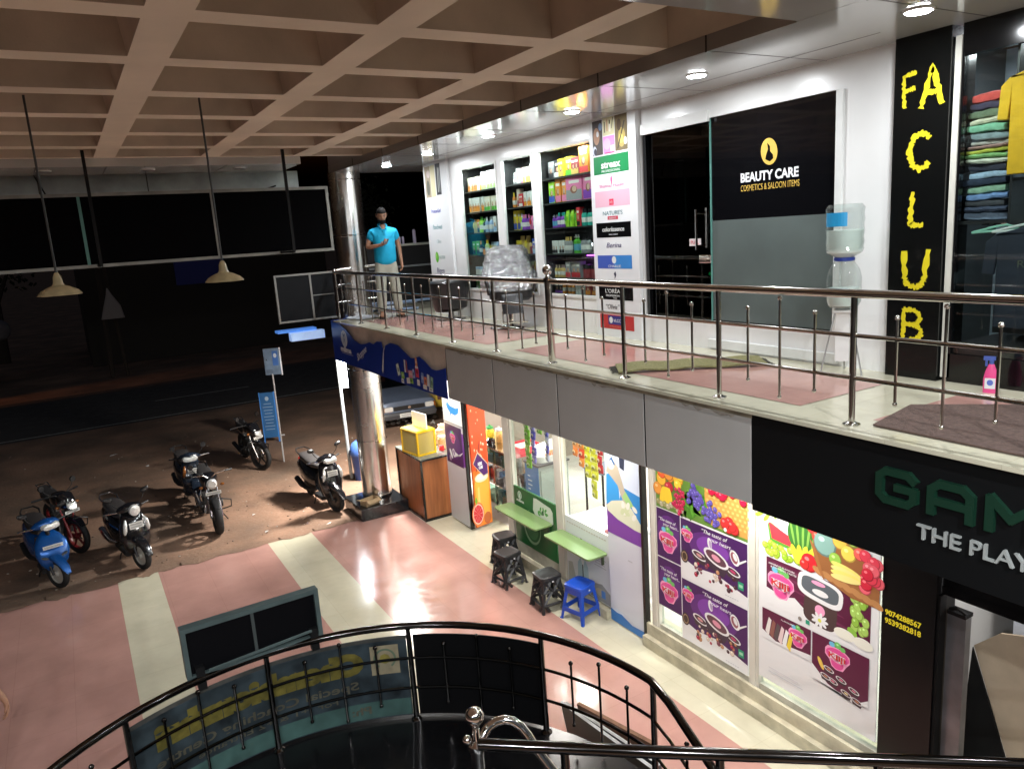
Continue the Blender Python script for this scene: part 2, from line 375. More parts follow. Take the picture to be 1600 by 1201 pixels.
# soffit over the upper shops
JOINT = mat('panel_joint', (.03, .03, .03), .7)
m = MB(); m.m(SOFFIT); m.box(4.055, 6.2, 1.0, 12.55, 5.82, 6.3)
m.box(2.4, 4.05, .6, 3.27, 5.82, 5.915); m.box(-9, 3.15, 10.97, 12.0, 5.82, 6.3)
m.m(mat('soffit_return', (.30, .28, .26), .45, .3)); m.box(4.049, 4.0545, 3.28, 12.55, 5.815, 5.925)
m.m(JOINT)
for k in range(9):
    y = 2.8 + 1.22 * k; m.box(4.046, 6.0, y, y + .008, 5.8185, 5.8199); m.box(4.045, 4.0485, y, y + .012, 5.81, 5.93)
m.box(4.9, 4.905, 3.3, 12.5, 5.8186, 5.82)
for k in range(8): m.box(-8 + 1.45 * k, -7.992 + 1.45 * k, 10.98, 12, 5.8185, 5.8199)
m.m(SOFFIT); m.box(-9, 4.05, -2.2, .4, 5.82, 5.95)
struct('soffit', m)
t = thing('drop_panel', 'dull reflective metal panels hanging behind the long black hoarding', 'panel', (0, 12.02, 5.2))
m = MB(); m.m(mat('brushed_panel', (.32, .36, .35), .3, .6, var=.4, vscale=2)); m.box(-9, 3.38, 0, .03, 0, .62)
m.m(JOINT)
for k in range(8): m.box(-8 + 1.32 * k, -7.985 + 1.32 * k, -.0015, 0, 0, .62)
m.build('sheet', parent=t)
m = MB(); m.tube([(2.0, -.05, .1), (2.6, -.1, .28), (3.0, -.12, .40)], .012, 6); m.tube([(-.1, -.05, .62), (.02, -.1, .3)], .01, 6); m.build('cable', BLACKM, t)

# ------------------------------------------------------------------ downlights
def downlight(x, y, z, power, lb, group, r=.072, on=True, name='ceiling_downlight'):
    t = thing(name, lb, 'ceiling light', (x, y, z), group=group)
    m = MB(); m.lathe([(r + .016, 0), (r + .016, -.006), (r + .004, -.012), (r, -.006), (r, 0)], n=28); m.build('trim_ring', WHITE2, t, smooth=True)
    m = MB(); m.lathe([(r - .002, -.001), (r - .002, -.013), (r * .9, -.017), (.001, -.018)], n=28, cap=False)
    m.build('lens', mat('lit_lens', (1, 1, 1), .4, emit=30., ecol=(.93, .97, 1)) if on else mat('unlit_lens', (.1, .1, .1), .3), t)
    if on: lamp(t, 'AREA', (0, 0, -.021), power, (.93, .97, 1), r * 2)
    return t
nm = ['over the clothing shop doorway', 'in front of the beauty shop door', 'above the tall brand board', 'above the right display window', 'above the middle display window', 'nearest the chrome column', 'at the far end of the soffit']
for k, y in enumerate((2.86, 4.69, 6.42, 8.13, 9.87, 11.40)):
    downlight(4.61, y, 5.82, 10, 'round white lit downlight in the upper soffit ' + nm[k], 'lit downlights of the upper soffit')
for k, (x, y) in enumerate(((-4.6, -.9), (-2.4, -.9), (-.2, -.9), (2.0, -.9), (4.61, 1.1))):  # added fill lamps out of view, standing in for unseen light sources
    downlight(x, y, 5.82, 96 if k < 4 else 10, 'added downlight out of view in the near wing soffit for fill light, ' + ['leftmost', 'second from left', 'middle', 'second from right', 'rightmost'][k], 'added fill downlights out of view')
for k, x in enumerate((.02, 1.22, 2.4)):
    downlight(x, 11.4, 5.82, 0, ['unlit round downlight in dark soffit above the left hoarding pane', 'unlit round downlight in dark soffit above the middle of the hoarding', 'unlit round downlight in dark soffit nearest the chrome column'][k], 'unlit downlights behind the waffle ceiling', on=False)

# ------------------------------------------------------------------ hoarding hung across the view
t = thing('hoarding', 'long black framed hoarding hung below the waffle ceiling', 'hoarding', (0, 10.93, 0))
FRM = mat('hoarding_frame_paint', (.24, .235, .21), .4, .4, var=.3, vscale=4)
m = MB(); m.box(-7.5, 3.44, .0, .02, 4.63, 5.46); m.build('panel', mat('hoarding_black', (.0025, .0025, .003), .9, spec=.04), t)
m = MB(); m.box(-7.54, 3.48, -.02, .03, 4.59, 4.63); m.box(-7.54, 3.48, -.02, .03, 5.46, 5.50); m.box(3.44, 3.48, -.02, .03, 4.63, 5.46)
m.build('frame', FRM, t)
m = MB(); m.box(.31, .345, -.012, 0, 4.63, 5.46); m.build('mullion', mat('mullion_teal', (.10, .24, .21), .4, .3), t)
m = MB(); m.box(1.87, 1.91, -.012, 0, 4.63, 5.46); m.build('mullion', FRM, t)
for x in (.43, 2.72):
    m = MB(); m.box(x - .018, x + .018, -.7, -.67, 4.62, 5.93); m.box(x - .018, x + .018, -.67, -.021, 4.60, 4.63); m.build('hanger', BLACKM, t)
# pendants
SHADE = mat('enamel_shade', (.42, .34, .19), .38, var=.25, vscale=12)
for x, y, lb in ((-.03, 6.93, 'dusty cream dish pendant hanging on its rod at the far left'), (1.19, 6.82, 'dusty cream dish pendant hanging in front of the hoarding middle')):
    p = thing('pendant_lamp', lb, 'pendant lamp', (x, y, 4.44), group='unlit pendants under the waffle ceiling')
    m = MB(); m.tube([(0, 0, .16), (0, 0, 1.49)], .0085, 8); m.build('rod', mat('rod_paint', (.03, .03, .028), .5), p)
    m = MB(); m.lathe([(.155, 0), (.158, .004), (.13, .035), (.08, .062), (.045, .075), (.035, .095), (.03, .14), (.018, .165), (.008, .175)], n=28, cap=False)
    m.lathe([(.155, -.001), (.128, .028), (.075, .055), (.02, .07)], n=28, cap=False); m.build('shade', SHADE, p, smooth=True)
    m = MB(); m.ball((0, 0, .03), (.022, .022, .03)); m.build('bulb', mat('bulb_white', (.7, .7, .66), .3), p, smooth=True)
# ------------------------------------------------------------------ chrome column with plinth
t = thing('chrome_column', 'round mirror steel column rising from a black plinth past the balcony corner', 'column', (4.28, 12.5, 0))
m = MB(); m.lathe([(.262, .24), (.262, 1.25), (.262, 2.52), (.262, 4.80), (.262, 5.82)], n=48); m.build('shaft', COLUMN, t, smooth=True)
for z in (.26, 1.25, 2.52, 4.80, 5.70):
    m = MB(); m.lathe([(.262, z - .014), (.270, z - .009), (.270, z + .009), (.262, z + .014)], n=48, cap=False); m.build('seam_ring', CHROME, t, smooth=True)
m = MB(); m.box(-.53, .33, -.62, .28, 0, .22); m.build('plinth', GRANITE, t, bevel=.008)
t = thing('cardboard_box', 'small open cardboard box on the black plinth at the column foot', 'box', (3.98, 12.08, .22), 18)
CARD = mat('cardboard', (.42, .31, .18), .85, var=.15, vscale=9)
m = MB(); m.box(-.14, .14, -.09, .09, 0, .008); m.box(-.14, .14, -.09, -.085, .008, .10); m.box(-.14, .14, .085, .09, .008, .10); m.box(-.14, -.135, -.085, .085, .008, .10); m.box(.135, .14, -.085, .085, .008, .10); m.build('body', CARD, t)
for P in (((-.14, -.09, .1), (.14, -.09, .1), (.13, -.16, .06), (-.13, -.16, .06)), ((-.14, -.09, .1), (-.14, .09, .1), (-.22, .08, .12), (-.22, -.08, .12)), ((.14, -.09, .1), (.14, .09, .1), (.21, .08, .07), (.21, -.08, .07))):
    m = MB(); m.quad(*P); m.build('flap', CARD, t)

# ------------------------------------------------------------------ balcony railing
t = thing('balcony_railing', 'long stainless steel railing with ball tipped spikes along the balcony edge', 'railing', (3.86, 0, ZB))
m = MB(); m.tube([(0, 12.28, .77), (0, 6, .77), (0, 5.88, .77), (0, -.8, .77)], .026, 12); m.build('top_rail', STEEL, t, smooth=True)
for z in (.53, .28):
    m = MB(); m.tube([(0, 12.25, z), (0, -.8, z)], .0125, 8); m.build('mid_rail', STEEL, t, smooth=True)
posts = [12.23, 11.18, 10.12, 9.06, 8.0, 6.94, 5.88, 4.80, 3.755, 2.71, 1.65, .6]
for y in posts:
    m = MB(); big = abs(y - 5.88) < .01; r = .034 if big else .0185
    m.lathe([(.05, 0), (.05, .006), (.03, .014), (r, .022), (r, .76)], 0, y, 14)
    if big: m.lathe([(.034, .7), (.04, .76), (.040, .80), (.02, .815), (.018, .83)], 0, y, 16); m.ball((0, y, .872), .047, 16, 12)
    if y == 12.23: m.ball((0, y, .80), .03)
    m.build('post', STEEL, t, smooth=True)
for i in range(len(posts) - 1):
    a, b = posts[i], posts[i + 1]
    for k, (z0, z1) in enumerate(((.165, .64), (.085, .715), (.165, .64))):
        y = a + (b - a) * (k + 1) / 4
        m = MB(); m.tube([(0, y, z0), (0, y, z1)], .0085, 8); m.ball((0, y, z1 + .008), .0155, 8, 6); m.ball((0, y, z0), .0135, 8, 6); m.build('spike', STEEL, t, smooth=True)
t = thing('end_railing', 'short stainless railing across the far balcony end beside the column', 'railing', (3.88, 12.29, ZB))
m = MB(); m.tube([(0.03, 0, .80), (.80, 0, .84)], .026, 10); m.build('top_rail', STEEL, t, smooth=True)
for z in (.56, .28):
    m = MB(); m.tube([(0.0, 0, z), (.78, 0, z + .01)], .013, 8); m.build('mid_rail', STEEL, t, smooth=True)
m = MB(); m.box(.77, .81, -.02, .02, 0, 1.15); m.build('post', mat('cream_paint', (.6, .58, .5), .5), t)
for k in range(4):
    x = .15 + k * .16; z1 = .64 if k % 2 else .7
    m = MB(); m.tube([(x, 0, .12), (x, 0, z1)], .0085, 8); m.ball((x, 0, z1 + .008), .0155, 8, 6); m.build('spike', STEEL, t, smooth=True)
# small framed boards fixed outside the railing corner
t = thing('framed_board', 'small black board in a pale frame beyond the railing corner', 'board', (0, 12.5, 0))
m = MB(); m.box(2.96, 3.90, 0, .012, 3.49, 4.21); m.build('panel', mat('board_dark', (.006, .007, .009), .5, spec=.2), t)
m = MB()
for a in ((2.93, 2.96, -.02, .03, 3.46, 4.24), (2.96, 3.90, -.02, .03, 4.21, 4.24), (2.96, 3.90, -.02, .03, 3.46, 3.49), (3.50, 3.53, -.015, -.002, 3.49, 4.21), (3.53, 3.9, -.012, -.002, 3.86, 3.875)): m.box(*a)
m.build('frame', mat('pale_frame', (.32, .32, .30), .4, .3), t)
t = thing('lit_sign_box', 'blue white light box seen edge on under the balcony corner', 'sign', (3.30, 12.85, 3.10), 0)
m = MB(); m.box(-.35, .30, -.1, .12, .17, .21); m.build('tray', mat('blue_lit', (.1, .3, .8), .4, emit=.22, ecol=(.1, .3, .9)), t)
m = MB(); m.box(-.15, .42, -.14, .02, .02, .16); m.build('panel', mat('pale_lit', (.5, .65, .85), .4, emit=.2, ecol=(.4, .6, 1)), t)

# ------------------------------------------------------------------ upper cosmetics shop front
# u = distance to the viewer's right from Y0
Y0 = 11.46
def U(y): return Y0 - y
t = wthing('cosmetics_shop', 'white cosmetics shop front with three display windows and black glass doors', 'shop front', XF, Y0, ZB)
H = 5.82 - ZB
def fr(name, boxes, material=WHITE, par=t, bevel=0):
    for g in ([boxes] if name in ('wall', 'window', 'display_back', 'dark_room') else [[b] for b in boxes]):
        m = MB()
        for b in g: m.box(*b)
        o = m.build(name, material, par, bevel=bevel)
    return o
W = [(10.30, 9.20), (9.07, 8.28), (8.16, 7.03)]      # window openings in Y
zs, zt_ = 3.86 - ZB, 5.65 - ZB
b = [(0, U(10.30), 0, .05, 0, H)]
ops = [(U(a), U(c)) for a, c in W]
edges = [U(10.30)] + [e for o in ops for e in o][1:]
b += [(U(10.30), U(6.22), 0, .05, 0, zs), (U(10.30), U(6.22), 0, .05, zt_, H), (U(9.20), U(9.07), 0, .05, zs, zt_), (U(8.28), U(8.16), 0, .05, zs, zt_), (U(7.03), U(6.22), 0, .05, zs, zt_)]
fr('wall', b)
fr('wall', [(U(6.22), U(3.44), .02, .05, 5.59 - ZB, H), (U(6.22), U(3.44), -.0, .05, 0, 3.70 - ZB), (U(3.90), U(3.44), .02, .05, 3.70 - ZB, 5.59 - ZB)])
fr('trim', [(U(3.92), U(3.86), 0, .02, .27, 5.585 - ZB), (U(5.27), U(3.86), -.03, 0, .02, .10), (U(6.19), U(5.26), -.012, .02, 5.56 - ZB, 5.66 - ZB)], WHITE2)
for i, (a, c) in enumerate(W):
    x0, x1 = U(a), U(c)
    f = fr('window', [(x0, x0 + .028, -.012, .03, zs, zt_), (x1 - .028, x1, -.012, .03, zs, zt_), (x0 + .028, x1 - .028, -.012, .03, zt_ - .03, zt_), (x0 + .028, x1 - .028, -.012, .03, zs, zs + .03)], WHITE2)
    m = MB(); m.box(x0 + .028, x1 - .028, .008, .012, zs + .03, zt_ - .03); m.build('pane', GLASS, f)
    DK = mat('display_dark', (.02, .022, .022), .5)
    fr('display_back', [(x0 - .05, x1 + .05, .40, .42, zs - .05, zt_ + .05), (x0 - .058, x0 - .05, .05, .52, zs - .05, zt_ + .05), (x1 + .05, x1 + .058, .05, .52, zs - .05, zt_ + .05), (x0 - .05, x1 + .05, .05, .52, zt_ + .05, zt_ + .06)], DK)
    for z in (3.88, 4.08, 4.38, 4.70, 5.00, 5.30):
        fr('shelf', [(x0 - .05, x1 + .05, .055, .40, z - ZB - .018, z - ZB)], DK)
# doors
d = fr('door', [(U(6.14), U(5.29), .06, .068, 3.72 - ZB, 5.55 - ZB)], TINT)
m = MB()
for x in (U(5.40), ):
    m.tube([(x, -.03, 4.40 - ZB), (x, -.03, 4.78 - ZB)], .011, 8); m.tube([(x, .06, 4.44 - ZB), (x, -.03, 4.44 - ZB)], .007, 6); m.tube([(x, .06, 4.74 - ZB), (x, -.03, 4.74 - ZB)], .007, 6)
    m.tube([(x + .1, -.0, 4.42 - ZB), (x + .1, -.0, 4.79 - ZB)], .008, 8)
m.build('handle', CHROME, d, smooth=True)
m = MB(); m.box(U(5.44), U(5.28), .03, .059, 4.27 - ZB, 4.35 - ZB); m.build('lock', CHROME, d, bevel=.01)
m = MB(); m.box(U(5.58), U(5.43), .052, .058, 4.435 - ZB, 4.505 - ZB); m.build('push_plate', col(.75, .68, .68), d)
txt(d, 'PULL', U(5.505), 4.455 - ZB, .032, col(.6, .05, .08), .11, y=.05)
fr('glass_edge', [(U(5.285), U(5.275), .04, .075, 3.72 - ZB, 5.59 - ZB)], mat('glass_edge', (.12, .30, .26), .2))
fr('black_glass', [(U(5.27), U(3.93), .05, .06, 4.665 - ZB, 5.588 - ZB)], mat('black_glass', (.004, .004, .005), .04))
fr('frosted_glass', [(U(5.27), U(3.93), .05, .06, 3.73 - ZB, 4.664 - ZB)], mat('frosted_glass', (.105, .13, .125), .32, var=.15, vscale=2))
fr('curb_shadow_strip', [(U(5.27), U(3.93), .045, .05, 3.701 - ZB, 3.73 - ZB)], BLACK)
fr('inner_jamb', [(U(6.19), U(6.15), .02, .10, 3.70 - ZB, 5.56 - ZB)], BLACK)
fr('inner_post', [(U(6.0), U(5.93), .30, .40, .25, 5.5 - ZB)], col(.30, .36, .35))
# room behind the door, dark
fr('dark_room', [(U(6.3), U(3.9), 1.6, 1.62, 0, H), (U(6.32), U(6.3), .56, 1.6, 0, H), (U(6.3), U(5.2), .14, 1.6, H - .03, H - .01), (U(5.2), U(5.18), .14, 1.6, 0, H)], mat('dark_room', (.02, .02, .024), .7))
fr('reception_shelf', [(U(6.2), U(5.4), 1.2, 1.5, .2, .65)], col(.03, .05, .05))
fr('green_display', [(U(6.17), U(6.06), .9, .91, .62, .65)], mat('led_green', (0, .6, .1), .5, emit=1.2, ecol=(.02, 1, .2)))
fr('red_display', [(U(5.75), U(5.71), 1.0, 1.01, .86, .90)], mat('led_red', (.8, 0, 0), .5, emit=1.5, ecol=(1, .03, .02)))
fr('teal_box', [(U(5.55), U(5.38), .30, .5, .25, .62)], col(.05, .38, .36))
# logo
GOLD = mat('gold_vinyl', (.62, .40, .07), .5)
m = MB(); m.disc(U(4.60), 5.215 - ZB, .088, .112, GOLD, rot=.2, n=28)
m.shape([(U(4.60) + p[0], 5.215 - ZB + p[1]) for p in ((-.02, .075), (.01, .04), (.012, .0), (.04, -.03), (.045, -.06), (.01, -.085), (-.04, -.06), (-.03, -.02), (-.012, .02))], BLACK)
lg = m.build('emblem', parent=t); lg.location = (0, .048, 0)
txt(t, 'BEAUTY CARE', U(4.605), 4.985 - ZB, .078, col(.75, .76, .78), .62, y=.046, bold=.035)
txt(t, 'COSMETICS & SALOON ITEMS', U(4.60), 4.905 - ZB, .055, GOLD, .63, y=.046)

# white boards with brand names
def label_row(par, y0, y1, z0, z1, bgm=None):
    if bgm:
        m = MB(); m.rect(y0, y1, z0, z1, bgm); return m.build('label', parent=par)
BR = wthing('brand_board', 'tall white board of brand names between the right window and the glass door', 'board', XF - .05, 7.0, ZB)
m = MB(); m.box(0, .78, 0, .045, 0, H); m.build('board', mat('acrylic_white', (.78, .79, .80), .22, coat=.3), BR)
z = lambda v: v - ZB
m = MB()
m.rect(.06, .235, z(5.44), z(5.80), col(.05, .035, .03)); m.disc(.13, z(5.64), .055, .09, col(.35, .18, .1)); m.disc(.15, z(5.66), .022, .03, col(.6, .6, .6)); m.disc(.2, z(5.73), .03, .04, col(.15, .22, .35)); m.disc(.09, z(5.49), .035, .05, col(.55, .6, .7)); m.disc(.1, z(5.48), .025, .035, col(.02, .02, .04))
m.rect(.245, .44, z(5.63), z(5.81), col(.62, .58, .36)); m.rect(.27, .285, z(5.66), z(5.77), col(.08, .06, .05)); m.rect(.31, .33, z(5.67), z(5.79), col(.55, .3, .2)); m.rect(.35, .38, z(5.66), z(5.74), col(.75, .7, .62)); m.rect(.357, .373, z(5.74), z(5.78), BLACKM); m.shape([(.39, z(5.69)), (.40, z(5.69)), (.43, z(5.80)), (.415, z(5.8))], col(.1, .1, .1))
m.rect(.245, .44, z(5.44), z(5.62), col(.72, .25, .60)); m.disc(.31, z(5.54), .06, .06, col(.85, .4, .75)); m.rect(.37, .43, z(5.44), z(5.52), col(.8, .7, .8)); m.rect(.27, .43, z(5.44), z(5.455), col(.7, .05, .2))
m.rect(.45, .655, z(5.45), z(5.81), col(.16, .12, .06)); m.disc(.56, z(5.58), .06, .10, col(.42, .32, .10)); m.disc(.55, z(5.57), .03, .05, col(.7, .6, .15)); m.disc(.52, z(5.71), .035, .06, col(.08, .05, .03)); m.shape([(.48, z(5.47)), (.50, z(5.47)), (.62, z(5.74)), (.60, z(5.74))], col(.05, .04, .03)); m.disc(.62, z(5.54), .025, .04, col(.7, .7, .62))
m.build('photo_print', parent=BR)
lr = label_row(BR, .06, .66, z(5.235), z(5.425), col(.0, .20, .055)); txt(lr, 'streax', .36, z(5.295), .075, WHITE2, .33, y=-.006, bold=.03); txt(lr, 'PROFESSIONAL', .36, z(5.25), .026, WHITE2, .32, y=-.006)
txt(BR, 'Shahnaz Husain', .36, z(5.09), .036, col(.55, .10, .28), .42)
m = MB(); m.disc(.36, z(5.17), .017, .035, col(.7, .1, .3)); m.disc(.36, z(5.135), .01, .02, col(.6, .1, .25)); m.build('emblem', parent=BR)
lr = label_row(BR, .06, .66, z(4.885), z(5.055), col(.72, .42, .52)); m = MB(); m.rect(.31, .385, z(4.90), z(4.965), col(.72, .02, .08)); lo = m.build('emblem', parent=lr); lo.location.y = -.0005; txt(lr, 'H2', .347, z(4.915), .03, WHITE2, .045, y=-.0065)
txt(BR, "NATURE'S", .36, z(4.795), .045, col(.05, .16, .18), .34); m = MB(); m.rect(.27, .45, z(4.745), z(4.782), col(.55, .02, .06)); m.build('emblem', parent=BR); txt(BR, 'ESSENCE', .36, z(4.753), .018, WHITE2, .13, y=-.006)
lr = label_row(BR, .06, .66, z(4.555), z(4.715), BLACK); txt(lr, 'color\u00e8ssence', .36, z(4.62), .05, WHITE2, .38, y=-.006, bold=.01); txt(lr, 'WORLD OF BEAUTY', .36, z(4.58), .013, WHITE2, .16, y=-.006)
txt(BR, 'Berina', .36, z(4.445), .055, col(.06, .05, .16), .26, slant=.3)
lr = label_row(BR, .06, .66, z(4.215), z(4.36), col(.05, .10, .45)); m = MB(); m.rect(.36, .66, z(4.215), z(4.36), col(.04, .22, .58)); lo = m.build('shade', parent=lr); lo.location.y = -.0002; m = MB(); m.disc(.355, z(4.31), .038, .04, WHITE2); lo = m.build('emblem', parent=lr); lo.location.y = -.0005; txt(lr, 'CHARLIE', .36, z(4.228), .028, WHITE2, .22, y=-.006)
m = MB(); m.shape([(.34, z(4.16)), (.37, z(4.185)), (.385, z(4.15)), (.37, z(4.12)), (.35, z(4.10)), (.355, z(4.13))], col(.02, .02, .05)); m.build('emblem', parent=BR)
txt(BR, 'JOVEES', .36, z(4.055), .03, col(.05, .05, .06), .22)
lr = label_row(BR, .06, .66, z(3.87), z(4.02), BLACK); txt(lr, "L'OR\u00c9AL", .33, z(3.945), .045, WHITE2, .30, y=-.006); txt(lr, 'PROFESSIONNEL', .35, z(3.905), .022, WHITE2, .32, y=-.006); txt(lr, 'PARIS', .35, z(3.882), .014, WHITE2, .06, y=-.006)
txt(BR, '\u201cOlivia\u201d', .30, z(3.765), .055, col(.05, .05, .06), .24, slant=.3)
lr = label_row(BR, .06, .66, z(3.54), z(3.70), col(.52, .03, .03)); m = MB(); m.rect(.21, .46, z(3.59), z(3.69), col(.03, .03, .22)); m.disc(.26, z(3.64), .034, .036, WHITE2); lo = m.build('emblem', parent=lr); lo.location.y = -.0004; txt(lr, 'VLCC', .37, z(3.62), .036, WHITE2, .13, y=-.0065); txt(lr, 'SALON', .33, z(3.56), .018, col(.6, .2, .15), .2, y=-.006)

BL = wthing('brand_board', 'white board of brand names at the far left end of the shop front', 'board', XF - .05, 11.46, ZB)
m = MB(); m.box(0, .84, 0, .045, 0, H); m.build('board', MATS['acrylic_white'], BL)
m = MB(); m.rect(.05, .25, z(5.30), z(5.78), col(.30, .25, .18)); m.disc(.15, z(5.45), .06, .12, col(.1, .1, .08)); m.rect(.26, .42, z(5.30), z(5.78), col(.55, .5, .32)); m.rect(.45, .62, z(5.32), z(5.79), col(.03, .03, .035))
m.shape([(.50, z(5.36)), (.52, z(5.36)), (.55, z(5.72)), (.53, z(5.74))], col(.5, .5, .45)); m.shape([(.56, z(5.36)), (.575, z(5.36)), (.59, z(5.74)), (.57, z(5.7))], col(.4, .42, .4)); m.disc(.18, z(5.66), .06, .06, col(.5, .42, .4)); m.build('photo_print', parent=BL)
for s, zc, h, w, c, sl, xx in (('ProtonGirl', 5.055, .06, .34, (.05, .05, .35), 0, .36), ('Panchvati', 4.80, .075, .34, (.1, .3, .33), .1, .37), ('Olive', 4.58, .06, .16, (.4, .5, .5), .2, .38), ('MATRIX', 4.335, .05, .22, (.3, .42, .4), 0, .45), ('Bigen', 4.11, .085, .27, (.02, .03, .12), 0, .36), ('VEGA', 3.90, .055, .28, (.55, .02, .08), 0, .40)):
    txt(BL, s, xx, z(zc), h, col(*c), w, slant=sl, bold=.01 if s == 'ProtonGirl' else 0)
m = MB(); m.disc(.26, z(4.36), .06, .085, col(.12, .5, .02), n=24); m.disc(.245, z(4.38), .03, .045, col(.3, .7, .1)); m.build('emblem', parent=BL)

# ------------------------------------------------------------------ goods on the window shelves
def good_mesh(kind, w, h, dep, c1, c2, seed=0):
    m = MB(); A = col(*c1, .35); B = col(*c2, .35)
    if kind == 'carton':
        m.m(A); m.box(-w / 2, w / 2, 0, dep, 0, h); m.m(B)
        r = random.Random(seed)
        m.rect(-w * .5, w * .5, h * .04, h * r.uniform(.25, .45)); m.m(col(.75, .73, .68)); m.rect(-w * .3, w * .35, h * .7, h * .82)
        m.m(col(.25, .1, .06)); m.disc(0, h * .45, w * .22, h * .16); m.m(col(.62, .42, .3)); m.disc(w * .04, h * .48, w * .14, h * .12)
    elif kind == 'bottle':
        r = w / 2; m.m(A); m.lathe([(r * .9, 0), (r, h * .03), (r, h * .62), (r * .8, h * .70), (r * .38, h * .76)], 0, dep / 2, 10); m.m(B); m.lathe([(r * .45, h * .75), (r * .45, h * .97), (r * .3, h)], 0, dep / 2, 10)
        m.m(col(.72, .72, .68)); m.lathe([(r * 1.01, h * .2), (r * 1.01, h * .48)], 0, dep / 2, 10, cap=False)
    elif kind == 'pump':
        r = w / 2; m.m(A); m.lathe([(r, 0), (r, h * .68), (r * .4, h * .74), (r * .3, h * .84)], 0, dep / 2, 10); m.m(B); m.box(-r * 1.0, r * .4, dep / 2 - .006, dep / 2 + .006, h * .84, h * .9); m.box(-r * .2, r * .2, dep / 2 - .005, dep / 2 + .005, h * .9, h)
        m.m(col(.1, .35, .5)); m.lathe([(r * 1.01, h * .15), (r * 1.01, h * .5)], 0, dep / 2, 10, cap=False)
    elif kind == 'jar':
        r = w / 2; m.m(A); m.lathe([(r, 0), (r, h * .66), (r * .85, h * .7)], 0, dep / 2, 12); m.m(B); m.lathe([(r * 1.04, h * .7), (r * 1.04, h * .97), (r * .95, h)], 0, dep / 2, 12)
    elif kind == 'pouch':
        m.m(A); m.loft([((0, dep * .4, 0), (w * .48, 0, 0), (0, dep * .18, 0), 4), ((0, dep * .4, h * .3), (w * .5, 0, 0), (0, dep * .3, 0), 2.5), ((0, dep * .45, h * .7), (w * .47, 0, 0), (0, dep * .2, 0), 2.5), ((0, dep * .5, h), (w * .49, 0, 0), (0, .004, 0), 4)], 12)
        m.m(B); m.disc(0, h * .55, w * .3, h * .22)
    return m.mesh(kind)
GM = {}
def cname(c):
    r, g, b = c
    mx, mn = max(c), min(c)
    if mx < .08: return 'black'
    if mx - mn < .1: return 'white' if mx > .55 else 'grey'
    if r >= g and r >= b:
        if b > .3 and b > g: return 'pink'
        if g > .5 * r and b > .35: return 'cream'
        if g > .55 * r: return 'yellow'
        if g > .25 * r: return 'orange' if r > .4 else 'brown'
        return 'red' if r > .25 else 'dark red'
    if g >= r and g >= b: return 'teal' if b > .6 * g else ('lime' if r > .5 * g else 'green')
    return 'purple' if r > .45 * b else 'blue'
WN = ['left', 'middle', 'right']; SN = ['bottom', 'lowest full', 'lower middle', 'upper middle', 'upper', 'top']
def shelf_goods(wi, si, specs):
    """specs: list of (kind, n, w, h, c1, c2); laid left to right on the shelf"""
    a, c = W[wi]; x = .04 + rnd.uniform(0, .02); end = (a - c) - .02; zz = (3.88, 4.08, 4.38, 4.70, 5.00, 5.30)[si]
    for kind, n, w, h, c1, c2 in specs:
        for k in range(n):
            if x + w > end: return
            key = (kind, round(w, 3), round(h, 3), c1, c2)
            if key not in GM: GM[key] = good_mesh(kind, w * .94, h, min(w, .09), c1, c2, len(GM))
            o = bpy.data.objects.new('product_' + kind, GM[key]); C.objects.link(o)
            o.location = (XF + .10 + rnd.uniform(0, .04), a - x - w / 2, zz); o.rotation_euler = (0, 0, rad(-90 + rnd.uniform(-6, 6)))
            kn = {'pump': 'pump bottle'}.get(kind, kind)
            lb = '%s %s with %s print on the %s shelf, %s display window' % (cname(c1), kn, cname(c2), SN[si], WN[wi])
            tag(o, lb, kn, '%s %ss on the %s shelf, %s window' % (cname(c1), kn, SN[si], WN[wi]))
            x += w * rnd.uniform(1.0, 1.08)
CR = (.72, .66, .52); WH = (.72, .74, .72); YE = (.70, .55, .03); GR = (.10, .42, .05); LI = (.35, .7, .04); PK = (.78, .22, .42); TE = (.03, .38, .30); OR = (.75, .28, .04); BU = (.05, .10, .48); PU = (.22, .06, .42); BK = (.02, .02, .025); BN = (.30, .05, .06); RD = (.6, .04, .05); GO = (.6, .42, .12); LB = (.35, .5, .72); GY = (.3, .31, .32); LG = (.45, .62, .25)
shelf_goods(0, 5, [('carton', 5, .075, .20, CR, OR), ('carton', 6, .07, .25, WH, LG)])
shelf_goods(0, 4, [('carton', 5, .078, .21, WH, OR), ('carton', 5, .078, .20, CR, GR)])
shelf_goods(0, 3, [('pouch', 2, .08, .2, GO, YE), ('carton', 1, .06, .19, OR, BK), ('bottle', 2, .06, .23, LI, GR), ('bottle', 1, .06, .2, BK, GR), ('bottle', 4, .062, .22, LB, WH), ('carton', 1, .08, .22, WH, LB)])
shelf_goods(0, 2, [('carton', 2, .10, .2, GR, BK), ('bottle', 1, .06, .2, BK, OR), ('jar', 1, .08, .12, OR, BK), ('bottle', 2, .06, .21, LG, YE), ('pouch', 3, .09, .18, LB, YE)])
shelf_goods(0, 1, [('jar', 3, .09, .12, WH, LB), ('carton', 3, .09, .18, GY, BK), ('jar', 3, .08, .14, LB, WH)])
shelf_goods(0, 0, [('carton', 4, .1, .14, GR, WH), ('jar', 3, .09, .12, WH, GR), ('carton', 2, .1, .13, YE, GR)])
shelf_goods(1, 5, [('bottle', 3, .05, .16, GY, WH), ('carton', 1, .06, .2, GY, WH), ('bottle', 1, .05, .2, PK, RD), ('carton', 3, .07, .2, CR, GO), ('carton', 2, .09, .23, WH, CR)])
shelf_goods(1, 4, [('bottle', 2, .05, .2, OR, YE), ('carton', 1, .07, .24, CR, BN), ('carton', 2, .055, .17, RD, WH), ('carton', 5, .065, .19, WH, OR)])
